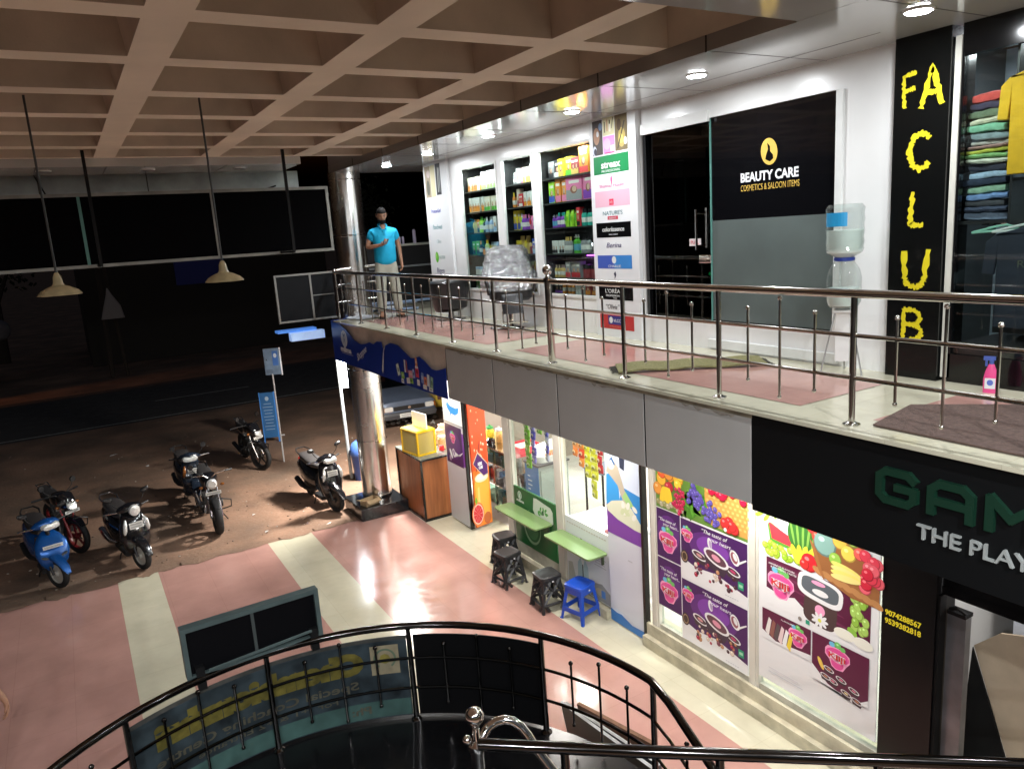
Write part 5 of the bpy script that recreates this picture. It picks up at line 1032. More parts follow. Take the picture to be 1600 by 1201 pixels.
strip(7.27, 2.65, 1.40, .12, [(.70, .62, .05), (.66, .6, .06)], 'longest yellow snack strip reaching down toward the freezer')
strip(7.13, 2.65, 1.75, .09, [(.5, .03, .04)], 'dark red snack strip right of the yellow ones')
strip(6.98, 2.65, 1.75, .13, [(.8, .25, .05)], 'orange snack strip next to the blue shirt poster')

# ------------------------------------------------------------------ inside the snack shop
t = thing('display_cabinet', 'cabinet with blue printed side and grey glass front inside the shop', 'cabinet', (5.95, 9.38, 0))
m = MB(); m.box(-.27, .27, -.18, .20, 0, 1.2); m.build('body', col(.28, .30, .29), t, bevel=.006)
m = MB(); m.box(-.275, -.271, -.18, .20, .05, 1.2); m.build('blue_side', mat('cabinet_blue', (.03, .17, .42), .3), t)
m = MB(); m.box(-.24, .24, -.195, -.182, .06, 1.14); m.build('door', mat('cabinet_glass', (.30, .33, .31), .15), t)
m = MB(); m.box(-.29, .29, -.20, .22, 1.2, 1.225); m.build('top', col(.06, .06, .07), t)
m = MB(); rr = random.Random(8)
m.m(col(.55, .65, .75))
for k in range(9):
    z_ = 1.0 - .07 * k; w = .12 if k % 3 else .07; m.add([(-.2765, .13 - w, z_), (-.2765, .13, z_), (-.2765, .13, z_ + .018), (-.2765, .13 - w, z_ + .018)], [(3, 2, 1, 0)])
m.build('print', parent=t)
m = MB(); m.m(mat('bag_white', (.75, .72, .70), .3, var=.2, vscale=14)); m.loft([((0, 0, 0), (.22, 0, 0), (0, .14, 0), 3), ((0, .01, .10), (.25, 0, 0), (0, .15, 0), 2.4), ((.02, .03, .20), (.22, 0, 0), (0, .08, 0), 2.2), ((.05, .05, .28), (.20, 0, .03), (0, .01, 0), 4)], 20)
m.m(col(.75, .18, .06)); m.lay = 4500; m.disc(-.05, .12, .06, .045); m.disc(.06, .10, .05, .05); m.m(col(.8, .4, .2)); m.disc(0, .16, .05, .03)
o = m.build('snack_bag', smooth=True); o.location = (5.95, 9.38, 1.226); tag(o, 'large white and orange snack bag lying on the blue cabinet', 'bag')
t = thing('glass_counter', 'steel framed glass display counter with shelves left of the cabinet', 'display counter', (6.1, 10.75, 0))
m = MB()
for x in (-.32, .32):
    for y in (-.75, 0, .75): m.box(x - .015, x + .015, y - .015, y + .015, 0, 1.12)
m.box(-.335, .335, -.765, .765, 1.12, 1.14); m.box(-.335, .335, -.765, .765, .86, .875); m.box(-.335, .335, -.765, .765, .50, .515); m.box(-.335, .335, -.765, .765, .14, .155); m.build('frame', STEEL, t)
m = MB(); m.box(-.34, -.336, -.75, .75, .88, 1.11); m.box(-.34, -.336, -.75, .75, .16, .49); m.build('pane', GLASSG, t)
m = MB(); rr = random.Random(2)
for i in range(60):
    z_ = rr.choice([.155, .515, .875]); x = rr.uniform(-.28, .25); y = rr.uniform(-.7, .7); m.m(col(*rr.choice([(.7, .72, .75), (.6, .08, .05), (.7, .66, .5), (.15, .3, .5), (.72, .72, .7), (.12, .12, .12)]))); s = rr.uniform(.03, .07); m.box(x - s, x + s, y - s, y + s, z_, z_ + rr.uniform(.05, .2))
o = m.build('stocked_goods', parent=t)
for k, (x, y, c, l, lb) in enumerate(((6.0, 11.25, (.72, .55, .03), (.05, .3, .08), 'yellow filled glass jar with green lid on the display counter'), (6.05, 11.02, (.70, .45, .15), (.6, .6, .58), 'snack filled glass jar with pale lid nearest the yellow jar'), (6.06, 10.80, (.62, .38, .14), (.6, .6, .58), 'snack filled glass jar with pale lid by the white post'))):
    j = thing('glass_jar', lb, 'jar', (x, y, 1.141), group='glass jars on the display counter')
    m = MB(); m.lathe([(.07, 0), (.075, .01), (.075, .17), (.055, .2)], n=18); m.build('contents', mat('snack_%d' % k, c, .6, var=.35, vscale=50), j, smooth=True)
    m = MB(); m.lathe([(.055, .2), (.06, .205), (.06, .24), (.02, .25), (.018, .275)], n=18); m.build('lid', col(*l), j, smooth=True)
t = thing('toy_tray', 'red plastic tray full of packets on the display counter end', 'tray', (6.15, 10.35, 1.141))
m = MB(); m.box(-.22, .22, -.22, .22, 0, .015); m.box(-.22, -.21, -.22, .22, .015, .09); m.box(.21, .22, -.22, .22, .015, .09); m.box(-.21, .21, .21, .22, .015, .09); m.box(-.21, .21, -.22, -.21, .015, .09); m.build('tray', col(.7, .03, .06), t)
m = MB(); m.box(-.15, .15, -.12, .15, .016, .07); m.build('packets', col(.75, .7, .6), t)
m = MB(); m.lathe([(.001, .0), (.06, .0), (.08, .03), (.075, .09), (.04, .12), (.001, .12)], n=16); o = m.build('black_pot', BLACK, smooth=True); o.location = (5.9, 11.1, 1.141); o.location = (5.86, 10.98, 1.141); tag(o, 'small black pot in front of the snack jars', 'pot')
t = thing('bar_table', 'tall dark bar table on thin legs near the white back wall', 'table', (6.85, 9.1, 0))
m = MB(); m.box(-.25, .25, -.25, .25, .95, .975); m.build('tabletop', col(.12, .13, .18), t)
for x in (-.22, .22):
    for y in (-.22, .22): m = MB(); m.box(x - .012, x + .012, y - .012, y + .012, 0, .95); m.build('leg', BLACKM, t)
t = thing('bar_stool', 'tall dark stool tucked beside the bar table', 'stool', (6.8, 8.62, 0))
m = MB(); m.lathe([(.15, .66), (.16, .67), (.16, .69), (.15, .70)], n=20); m.build('seat', col(.15, .18, .2), t)
for k in range(4): a = rad(45 + 90 * k); m = MB(); m.tube([(.1 * math.cos(a), .1 * math.sin(a), .66), (.19 * math.cos(a), .19 * math.sin(a), 0)], .011, 6); m.build('leg', BLACKM, t)

# ------------------------------------------------------------------ wooden counter outside
WOOD = mat('teak_veneer', (.36, .13, .045), .38, var=.28, vscale=3)
_nt = WOOD.node_tree
for n in _nt.nodes:
    if n.type == 'TEX_NOISE':
        mp = _nt.nodes.new('ShaderNodeMapping'); mp.inputs['Scale'].default_value = (7, 7, .6); tcn = [q for q in _nt.nodes if q.type == 'TEX_COORD'][0]
        _nt.links.new(tcn.outputs['Object'], mp.inputs[0]); _nt.links.new(mp.outputs[0], n.inputs['Vector'])
t = thing('wooden_counter', 'brown wooden stall counter with black edges beside the chrome column', 'counter', (4.90, 11.70, 0))
m = MB(); m.box(-.27, .27, -.52, .52, .04, 1.07); m.build('body', WOOD, t)
m = MB()
for x in (-.28, .28):
    for y in (-.53, .53): m.box(x - .015, x + .015, y - .015, y + .015, 0, 1.075)
for z0, z1 in ((.0, .045), (1.05, 1.075)): m.box(-.265, .265, -.542, -.522, z0, z1); m.box(-.292, -.272, -.515, .515, z0, z1)
m.build('edge_strip', BLACK, t)
m = MB(); m.box(-.30, .30, -.55, .55, 1.078, 1.092); m.build('top', mat('counter_glass_top', (.14, .16, .15), .08), t)
t = thing('side_table', 'grey steel side table holding snack jars behind the wooden counter', 'table', (5.44, 11.9, 0))
m = MB(); m.box(-.22, .28, -.55, .55, 1.06, 1.092); m.build('top', STEEL, t)
for x in (-.2, .26):
    for y in (-.52, .52): m = MB(); m.box(x - .015, x + .015, y - .015, y + .015, 0, 1.06); m.build('leg', STEEL, t)
t = thing('yellow_display_case', 'yellow framed glass snack case standing on the wooden counter', 'display case', (4.80, 11.62, 1.093), 8)
YF = mat('yellow_frame', (.78, .50, .01), .35); m = MB(); w, d, h = .17, .25, .42
for x in (-w, w):
    for y in (-d, d): m.box(x - .014, x + .014, y - .014, y + .014, 0, h)
for z0 in (0, h - .028):
    for s in (-1, 1): m.box(-w + .014, w - .014, s * d - .0135, s * d + .0135, z0, z0 + .028); m.box(s * w - .0135, s * w + .0135, -d + .014, d - .014, z0, z0 + .028)
m.build('frame', YF, t)
m = MB(); m.box(-w, w, -d, d, h, h + .012); m.build('top', mat('yellow_top', (.80, .56, .05), .3), t)
m = MB(); m.box(-w - .002, -w + .002, -d + .014, d - .014, .03, h - .03); m.box(-w + .014, w - .014, -d - .002, -d + .002, .03, h - .03); m.build('pane', mat('dusty_acrylic', (.46, .36, .10), .25), t)
m = MB(); m.m(WP); m.box(.03, .05, -d, .2, h + .012, h + .27); m.build('header_board', mat('lit_board', (.9, .88, .7), .4, emit=1.1, ecol=(1, .95, .75)), t)
rr = random.Random(15)
for k, (x, y, r, h_, c, l, n_) in enumerate(((5.12, 12.02, .06, .19, (.35, .45, .62), (.7, .72, .75), 'blue white'), (5.24, 11.62, .08, .20, (.62, .40, .18), (.75, .65, .55), 'biscuit filled front'), (5.34, 11.92, .085, .23, (.55, .32, .16), (.72, .35, .22), 'brown snack filled tall'), (5.52, 12.20, .08, .24, (.60, .42, .26), (.75, .5, .4), 'pale snack filled back'), (5.13, 11.42, .045, .09, (.75, .04, .04), (.75, .05, .04), 'small red'))):
    j = thing('snack_jar', n_ + ' jar on the wooden counter behind the yellow case', 'jar', (x, y, 1.093), group='jars on the wooden counter')
    m = MB(); m.lathe([(r * .95, 0), (r, .01), (r, h_ * .75), (r * .8, h_ * .84)], n=16); m.build('body', mat('jar_fill_%d' % k, c, .35, var=.3, vscale=40), j, smooth=True)
    m = MB(); m.lathe([(r * .85, h_ * .845), (r * .88, h_), (r * .5, h_ + .004)], n=16); m.build('lid', col(*l), j, smooth=True)

# ------------------------------------------------------------------ plastic stools
def stool(loc, rz, style, lb):
    t = thing('plastic_stool', lb, 'stool', loc, rz, 'plastic stools outside the snack shop')
    pm = mat('black_plastic', (.022, .022, .024), .42) if style else mat('blue_plastic', (.01, .07, .48), .35, coat=.1)
    m = MB(); a, b, H_ = .135, .19, .46
    m.loft([((0, 0, H_ - .045), (.150, 0, 0), (0, .150, 0), 6), ((0, 0, H_ - .012), (.148, 0, 0), (0, .148, 0), 6), ((0, 0, H_), (.132, 0, 0), (0, .132, 0), 5), ((0, 0, H_ - .006), (.11, 0, 0), (0, .11, 0), 5)], 28); m.build('seat', pm, t, smooth=True)
    for sx in (-1, 1):
        for sy in (-1, 1):
            m = MB(); w = .032 if not style else .028
            def P(f, dx, dy): q = a - .012 + (b - a) * (1 - f); return (sx * (q - dx), sy * (q - dy), f * (H_ - .04))
            vs = []
            for f in (0, 1): vs += [P(f, 0, 0), P(f, w * (1 if f == 0 else 1.6), 0), P(f, w * (1 if f == 0 else 1.6), .008), P(f, .008, .008), P(f, .008, w * (1 if f == 0 else 1.6)), P(f, 0, w * (1 if f == 0 else 1.6))]
            m.add(vs, [(0, 1, 2, 3, 4, 5), (6, 7, 8, 9, 10, 11)] + [(i, (i + 1) % 6, 6 + (i + 1) % 6, 6 + i) for i in range(6)])
            m.box(sx * b - sx * .02 - .016, sx * b - sx * .02 + .016, sy * b - sy * .02 - .016, sy * b - sy * .02 + .016, 0, .012)
            m.build('leg', pm, t, recalc=True)
    for k in range(4):
        m = MB(); R_ = Matrix.Rotation(rad(90 * k), 4, 'Z'); m.M = R_
        def Q(u, f): q = a - .016 + (b - a) * (1 - f); return (u * (q - .01), -q, f * (H_ - .04))
        def bar(u0, f0, u1, f1, w):
            A_ = Vector(Q(u0, f0)); B_ = Vector(Q(u1, f1)); m.tube([A_, B_], w * 1.5, 4)
        if style:
            for u0, f0, u1, f1 in ((-1, .98, -.1, .62), (1, .98, .1, .62), (-.9, .28, -.1, .62), (.9, .28, .1, .62), (-.9, .62, -.2, .90), (.9, .62, .2, .90), (-1, .24, 1, .24), (-1, .60, -.3, .62), (1, .60, .3, .62), (-.9, .24, -.5, .05), (.9, .24, .5, .05)): bar(u0, f0, u1, f1, .013)
            for c in ((-.0, .61),): q = Q(*c); m.box(q[0] - .035, q[0] + .035, q[1] - .007, q[1] + .007, q[2] - .04, q[2] + .04)
            q = Q(0, .93); m.box(q[0] - .12, q[0] + .12, q[1] - .005, q[1] + .005, q[2] - .02, q[2] + .035)
        else:
            q = Q(0, .92); m.box(q[0] - .115, q[0] + .115, q[1] - .005, q[1] + .005, q[2] - .05, q[2] + .035)
            q = Q(0, .32); m.box(q[0] - .14, q[0] + .14, q[1] - .006, q[1] + .006, q[2] - .03, q[2] + .025)
        m.build('side_panel', pm, t)
    m = MB(); q = a + .008; m.M = Matrix.Rotation(0, 4, 'Z'); m.box(-.012, .012, -q - .012, -q - .008 + .0, .385, .405); m.build('emblem', mat('sticker_pale', (.6, .62, .65), .4), t)
    return t
stool((4.85, 8.90, 0), -8, 1, 'black plastic stool farthest from the blue one, half behind another')
stool((4.60, 8.38, 0), 6, 1, 'black plastic stool second from the far end of the row')
stool((4.66, 7.50, 0), -4, 1, 'black plastic stool right beside the blue one')
stool((4.83, 7.03, 0), 14, 0, 'bright blue plastic stool in front of the right serving shelf')
# ------------------------------------------------------------------ blue dairy banner on the balcony edge
BN_ = wthing('dairy_banner', 'deep blue banner with wavy top edge wrapped along the balcony corner', 'banner', 3.765, 12.44, 0)
BLU = mat('banner_blue', (.008, .035, .30), .35, var=.06, vscale=2)
top = [(0, 3.43), (.35, 3.41), (.75, 3.33), (1.1, 3.19), (1.4, 3.15), (1.62, 3.18), (1.78, 3.22), (1.95, 3.20), (2.1, 3.26), (2.28, 3.27), (2.30, 3.20), (2.36, 3.16), (2.45, 3.24), (2.65, 3.29), (2.9, 3.28), (3.15, 3.20), (3.3, 3.15), (3.42, 3.16), (3.6, 3.20), (3.75, 3.16), (3.95, 3.08), (4.1, 3.08), (4.36, 3.14)]
m = MB(); m.prism([(0, 2.76), (4.36, 2.76)] + top[::-1], 0, .01); m.build('sheet', BLU, BN_)
m = MB(); m.box(0, .006, .011, .6, 2.76, 3.43); m.build('return_side', BLU, BN_)
m = MB(); m.disc(.62, 3.17, .15, .135, WP, n=30); m.disc(.62, 3.17, .135, .122, col(.55, .6, .68), n=30); m.shape([(.57, 3.08), (.61, 3.19), (.55, 3.26), (.62, 3.235), (.69, 3.26), (.63, 3.19), (.66, 3.08), (.62, 3.15)], col(.05, .12, .3))
m.rect(.42, .98, 2.925, 2.932, WP)
m.shape([(2.32, 3.10), (2.38, 3.19), (2.43, 3.22), (2.36, 3.14), (2.28, 2.86), (2.24, 2.80), (2.22, 2.86)], WP)
BX = {'r': random.Random(44)}
for k, (x, z_, w, h, c, a) in enumerate(((2.85, 2.94, .10, .16, (.65, .75, .62), .3), (3.0, 2.88, .11, .09, (.3, .62, .1), .1), (2.98, 2.80, .10, .06, (.7, .72, .75), 0), (3.10, 3.02, .04, .17, (.8, .8, .78), 0), (3.16, 3.02, .04, .17, (.5, .15, .1), 0), (3.28, 2.93, .15, .10, (.72, .3, .35), .05), (3.28, 2.84, .14, .07, (.25, .5, .08), 0), (3.18, 2.83, .12, .08, (.75, .73, .7), .1), (3.50, 2.99, .11, .15, (.6, .06, .1), 0), (3.50, 3.12, .07, .11, (.72, .3, .12), 0), (3.50, 3.05, .09, .03, (.8, .8, .8), 0), (3.52, 2.85, .09, .08, (.78, .76, .7), 0), (3.38, 2.95, .08, .12, (.3, .4, .65), .1), (3.66, 2.93, .09, .14, (.2, .3, .6), -.1), (3.75, 2.90, .10, .11, (.7, .2, .12), 0), (3.84, 2.92, .08, .16, (.65, .72, .78), -.1), (3.94, 2.90, .08, .16, (.3, .5, .35), -.2), (3.72, 2.82, .12, .06, (.8, .78, .72), 0), (3.90, 2.81, .12, .05, (.75, .75, .72), 0))):
    c_, s_ = math.cos(a), math.sin(a); m.shape([(x + dx * c_ - dz * s_, z_ + dx * s_ + dz * c_) for dx, dz in ((-w / 2, -h / 2), (w / 2, -h / 2), (w / 2 * .9, h / 2), (-w / 2 * .9, h / 2))], col(*c)); m.rect(x - w * .3, x + w * .3, z_ - h * .15, z_ + h * .2, col(min(1, c[0] * .5 + .35), min(1, c[1] * .5 + .35), min(1, c[2] * .5 + .3))) if k % 2 else m.disc(x, z_, w * .28, h * .2, col(c[0] * .4, c[1] * .4, c[2] * .4))
m.build('print', parent=BN_)
txt(BN_, 'milma', .66, 2.955, .085, WP, .52, y=-.006, bold=.045)
o = txt(BN_, 'Shoppee', 0, 0, .11, WP, .50, y=-.006, slant=.35); o.location = (1.42, 0, 2.97); o.rotation_euler = (0, rad(-24), 0)

# black sign over the gaming shop
GS = wthing('gaming_shop_sign', 'black fascia sign with dark green capitals over small white words', 'sign', 3.775, 3.385, 0)
m = MB(); m.box(0, 3.4, 0, .05, 2.74, 3.40); m.build('panel', mat('sign_black', (.003, .0035, .004), .6, spec=.2), GS)
SGN = mat('sign_green', (.006, .032, .018), .35)
gl = {'G': [[(1, .82), (.82, 1), (.18, 1), (0, .82), (0, .18), (.18, 0), (.82, 0), (1, .18), (1, .5), (.5, .5)]], 'A': [[(0, 0), (0, .8), (.2, 1), (.8, 1), (1, .8), (1, 0)], [(0, .42), (1, .42)]], 'M': [[(0, 0), (0, 1), (.5, .45), (1, 1), (1, 0)]], 'I': [[(.5, 0), (.5, 1)]], 'N': [[(0, 0), (0, 1), (1, 0), (1, 1)]]}
for k, ch in enumerate('GAMING'):
    for path in [1]:
        m = MB(); x0 = .935 + .295 * k
        for j, pth in enumerate(gl[ch]):
            for i in range(len(pth) - 1):
                (ax, az), (bx, bz) = pth[i], pth[i + 1]; A_ = Vector((x0 + ax * .20, 0, 3.095 + az * .165)); B_ = Vector((x0 + bx * .20, 0, 3.095 + bz * .165)); d = (B_ - A_).normalized() * .012; n_ = Vector((-d.z, 0, d.x)).normalized() * .021; e_ = .0003 * (i % 2) + .0006 * j
                q = [A_ - d - n_, B_ + d - n_, B_ + d + n_, A_ - d + n_]; m.prism([(p.x, p.z) for p in q], -.03 - e_, -.001)
        m.build('letter', SGN, GS, recalc=True)
txt(GS, 'THE PLAY ZONE', 1.155, 2.925, .085, mat('sign_grey_white', (.34, .36, .35), .4), .96, y=-.01, align='L', bold=.0, depth=.011)
GP = wthing('gaming_shop', 'black gaming shop front with rolled shutter above a narrow entrance', 'shop front', XL, 3.275, 0)
m = MB(); m.box(0, .42, 0, .25, 0, 2.98); m.build('pilaster', mat('pilaster_black', (.003, .003, .0035), .3, spec=.3), GP)
YT = mat('yellow_digits', (.75, .62, .02), .5)
txt(GP, '9074288567', .03, 1.585, .045, YT, .29, y=-.006, align='L', bold=.03); txt(GP, '9539382818', .03, 1.515, .045, YT, .29, y=-.006, align='L', bold=.03)
m = MB()
for k in range(16): z_ = 1.90 + k * .068; m.loft([((1.8, .06, z_), (1.37, 0, 0), (0, .02, 0), 2), ((1.8, .06, z_ + .06), (1.37, 0, 0), (0, .02, 0), 2)], 8) if 0 else m.box(.43, 3.2, .05 + .008 * (k % 2), .08, z_, z_ + .064)
m.build('shutter', BLACK, GP)
m = MB(); m.box(.422, .44, .02, .10, 0, 1.89); m.build('shutter_guide', BLACKM, GP)
m = MB(); m.box(.45, .585, .10, .17, .02, 1.74); m.build('door_stile', mat('dull_aluminium', (.22, .23, .25), .35, .7, var=.35, vscale=3), GP)
m = MB(); m.box(.45, .585, .09, .19, 1.742, 1.77); m.tube([(.47, .1, 1.78), (.53, .09, 1.81), (.585, .1, 1.78)], .015, 6); m.build('hinge_cap', BLACKM, GP)
m = MB(); m.box(.3, 3.2, 1.4, 1.42, 0, 2.9); m.build('inner_wall', mat('inner_pale', (.62, .65, .72), .6), GP)
t = thing('plywood_board', 'beige plywood board leaning inside the gaming shop entrance', 'board', (0, 0, 0))
m = MB(); m.m(mat('plywood', (.50, .40, .29), .65, var=.12, vscale=5)); P = [(5.80, 2.93, 1.21), (5.80, 2.74, 1.40), (5.80, 1.6, 1.75), (5.80, 1.6, .01), (5.80, 2.5, .01), (5.80, 2.62, .33)]
m.add(P + [(x + .02, y, z_) for x, y, z_ in P], [(0, 1, 2, 3, 4, 5), (11, 10, 9, 8, 7, 6)] + [(i, (i + 1) % 6, 6 + (i + 1) % 6, 6 + i) for i in range(6)]); m.build('sheet', parent=t, recalc=True)
m = MB(); m.m(BLACKM); P = [(5.78, 2.93, 1.2), (5.78, 2.62, .33), (5.78, 2.5, .01), (5.78, 3.0, .01)]; m.add(P + [(x + .015, y, z_) for x, y, z_ in P], [(0, 1, 2, 3), (7, 6, 5, 4)] + [(i, (i + 1) % 4, 4 + (i + 1) % 4, 4 + i) for i in range(4)]); o = m.build('dark_support', parent=t, recalc=True)
l = thing('gaming_shop_light', 'lit lamp inside the gaming shop entrance', 'lamp', (5.95, 1.9, 2.8)); m = MB(); m.box(-.3, .3, -.05, .05, 0, .04); m.build('tube', mat('lit_tube', (1, 1, 1), .4, emit=7, ecol=(.9, .95, 1)), l); lamp(l, 'AREA', (0, 0, -.01), 10, (1, .95, .9), .5)
# ------------------------------------------------------------------ curved stair landing in front
AC = (.90, 3.52); AR = 2.15
def pt(a, r=AR, z_=0): return (AC[0] + r * math.cos(rad(a)), AC[1] + r * math.sin(rad(a)), z_)
ST = thing('curved_landing', 'black granite half round stair landing with dark edge', 'stair landing', (0, 0, 0))
m = MB(); P = [(AC[0] + (AR + .07) * math.cos(rad(a)), AC[1] + (AR + .07) * math.sin(rad(a))) for a in range(-12, 181, 6)]; P += [(-1.32, 1.2), (3.0, 1.2)]
n = len(P); m.add([(x, y, .60) for x, y in P] + [(x, y, .75) for x, y in P], [tuple(range(n))[::-1], tuple(range(n, 2 * n))] + [(i, (i + 1) % n, n + (i + 1) % n, n + i) for i in range(n)]); m.build('slab', mat('landing_granite', (.004, .004, .0045), .25, spec=.3, var=.3, vscale=40), ST)
m = MB(); P = [(AC[0] + (AR - .35) * math.cos(rad(a)), AC[1] + (AR - .35) * math.sin(rad(a))) for a in range(0, 181, 10)] ; n = len(P); m.add([(x, y, 0) for x, y in P] + [(x, y, .60) for x, y in P], [(i, (i + 1) % n, n + (i + 1) % n, n + i) for i in range(n)]); m.build('support_wall', BLACKM, ST)
DST = mat('dark_rail_steel', (.085, .08, .078), .12, 1, rvar=.04, vscale=3)
RL = thing('curved_railing', 'dark polished curved railing with ball tipped spikes round the stair landing', 'railing', (0, 0, 0))
angs = list(range(178, 2, -4)) + [3]
def bend(z_, r=AR): return [pt(a, r, z_) for a in angs]
m = MB(); m.tube([(-1.25, 2.0, 1.6)] + bend(1.6) + [(3.02, 3.42, 1.56), (2.9, 2.2, 1.0), (2.88, 1.6, .72)], .029, 12); m.build('top_rail', DST, RL, smooth=True)
for z_ in (1.31, 1.04):
    m = MB(); m.tube([(-1.25, 2.0, z_)] + bend(z_) + [(3.02, 3.42, z_ - .04), (2.9, 2.2, z_ - .6), (2.88, 1.6, z_ - .88)], .012, 8); m.build('mid_rail', DST, RL, smooth=True)
pa = [176, 147, 118, 90, 60, 30, 2.5]
for a in pa:
    m = MB(); x, y, _ = pt(a); m.lathe([(.045, .75), (.045, .756), (.024, .775), (.021, 1.58)], x, y, 12); m.build('post', DST, RL, smooth=True)
for i in range(len(pa) - 1):
    for k in range(3):
        a = pa[i] + (pa[i + 1] - pa[i]) * (k + 1) / 4; x, y, _ = pt(a); z0, z1 = ((.90, 1.42), (.82, 1.50), (.90, 1.42))[k]
        m = MB(); m.tube([(x, y, z0), (x, y, z1)], .010, 8); m.ball((x, y, z1 + .01), .019, 10, 7); m.ball((x, y, z0), .016, 10, 7); m.build('spike', DST, RL, smooth=True)
for a, k in ((-.18, 0), (-.5, 1), (-.85, 2)):
    x = 3.02 + a * .1; y = 3.42 + a; zt2 = 1.56 + a * .46
    m = MB(); m.tube([(x, y, zt2 - .7), (x, y, zt2 - .12)], .010, 8); m.ball((x, y, zt2 - .11), .018, 8, 6); m.build('spike', DST, RL, smooth=True)
# banner on the outside of the railing, seen through its back
BB = thing('coaching_banner', 'old translucent coaching centre banner seen reversed behind the curved railing', 'banner', (0, 0, 0))
def banner_mat():
    m = mat('banner_fabric', (.05, .072, .085), .6, var=.75, vscale=5.5); nt = m.node_tree; p = nt.nodes['Principled BSDF']; tr = nt.nodes.new('ShaderNodeBsdfTranslucent'); tr.inputs[0].default_value = (.05, .07, .10, 1)
    mx = nt.nodes.new('ShaderNodeMixShader'); mx.inputs[0].default_value = .45; out = nt.nodes['Material Output']; nt.links.new(p.outputs[0], mx.inputs[1]); nt.links.new(tr.outputs[0], mx.inputs[2]); nt.links.new(mx.outputs[0], out.inputs[0]); return m
def curved(a0, a1, z0, z1, r, m_, thick=.0, n=40):
    for i in range(n):
        a, b = a0 + (a1 - a0) * i / n, a0 + (a1 - a0) * (i + 1) / n
        m_.quad(pt(a, r, z0), pt(b, r, z0), pt(b, r, z1), pt(a, r, z1))
        if thick: m_.quad(pt(b, r + thick, z0), pt(a, r + thick, z0), pt(a, r + thick, z1), pt(b, r + thick, z1)); m_.quad(pt(a, r, z1), pt(b, r, z1), pt(b, r + thick, z1), pt(a, r + thick, z1))
m = MB(); m.m(banner_mat()); curved(117.5, 60.8, .77, 1.49, AR + .03, m, .003); m.m(mat('banner_hem', (.05, .05, .045), .7, var=.5, vscale=9)); curved(117.6, 60.7, 1.47, 1.50, AR + .027, m, .010); m.build('fabric', parent=BB)
m = MB(); m.m(mat('banner_teal', (.045, .10, .09), .6, var=.35, vscale=5)); curved(117, 61, .78, .93, AR + .0285, m); m.build('teal_band', parent=BB)
def bent_txt(s, u0, u1, z_, h, material, bold=0.):
    """u = metres along the arc from the right-hand (60 deg) end; reads from outside"""
    o = txt(BB, s, 0, 0, h, material, u1 - u0, y=0, align='L', bold=bold)
    r = AR + .024
    for v in o.data.vertices:
        a = 60.8 + math.degrees((u0 + v.co.x) / r); zz_ = z_ + v.co.z; v.co = pt(a, r, zz_)
TY = mat('banner_yellow', (.24, .20, .04), .7, var=.5, vscale=9); TP = mat('banner_pale', (.15, .14, .10), .7, var=.3, vscale=8)
bent_txt('Chembionzhri', .36, 1.98, 1.22, .17, TY, .09); bent_txt('Special Coaching Centre', .42, 2.0, 1.07, .072, TP, .02); bent_txt('For  +1 & +2 Entrance', .60, 1.7, .97, .05, TP, .01); bent_txt('Ph:', .34, .50, .83, .07, TP, .02)
m = MB(); m.m(mat('banner_cream', (.26, .22, .14), .7, var=.25, vscale=9)); curved(60.8 + math.degrees(.07 / AR), 60.8 + math.degrees(.30 / AR), 1.17, 1.43, AR + .0265, m, n=8)
m.m(mat('banner_greengrey', (.10, .14, .09), .7))
for k in range(20):
    a0, a1 = k / 20 * 5.0 - .9 + 0, (k + 1) / 20 * 5.0 - .9
    def cc(t_, r): return pt(60.8 + math.degrees((.185 + r * math.cos(t_)) / AR), AR + .0245, 1.31 + r * math.sin(t_))
    m.quad(cc(a0, .075), cc(a1, .075), cc(a1, .092), cc(a0, .092))
m.m(TY); m.add([cc(t_ * .785, .045) for t_ in range(8)], [tuple(range(8))]); m.build('emblem', parent=BB)
KB = thing('black_back_board', 'black board fixed behind the curved railing right of the reversed banner', 'board', (0, 0, 0))
m = MB(); m.m(mat('board_black', (.002, .002, .0025), .6, spec=.15)); curved(59.3, 30.8, .77, 1.50, AR + .03, m, .01); m.build('board', parent=KB)
m = MB(); m.tube([pt(60.0, AR + .02, 1.52), pt(59.9, AR + .02, .78)], .006, 6); m.build('pale_edge', mat('pale_edge', (.5, .48, .40), .5), KB)
# frame standing on the rail
t = thing('frame_on_rail', 'slanted black glass box with teal grey frame standing on the curved rail', 'sign box', (.84, 5.66, 1.64), 1.5)
m = MB(); m.box(-.48, .48, 0, .02, .0, .345); m.build('panel', mat('box_black', (.002, .002, .003), .5, spec=.15), t)
TG = mat('teal_grey_frame', (.09, .125, .125), .45, .3, var=.2, vscale=6); m = MB(); m.box(-.515, -.48, -.03, .05, -.02, .38); m.box(.48, .515, -.03, .05, -.02, .38); m.box(-.48, .48, -.03, .05, .345, .38); m.box(-.48, .48, -.03, .05, -.02, .0); m.build('frame', TG, t)
m = MB(); m.box(-.012, .012, -.008, -.001, 0, .345); m.build('mullion', col(.05, .06, .06), t)
m = MB(); m.tube([(-.36, -.04, .01), (.42, -.05, .055)], .013, 6); m.build('loose_bar', TG, t)
for s in (-.42, .44): m = MB(); m.box(s - .03, s + .03, -.05, .01, -.12, .06); m.build('clamp', BLACKM, t)
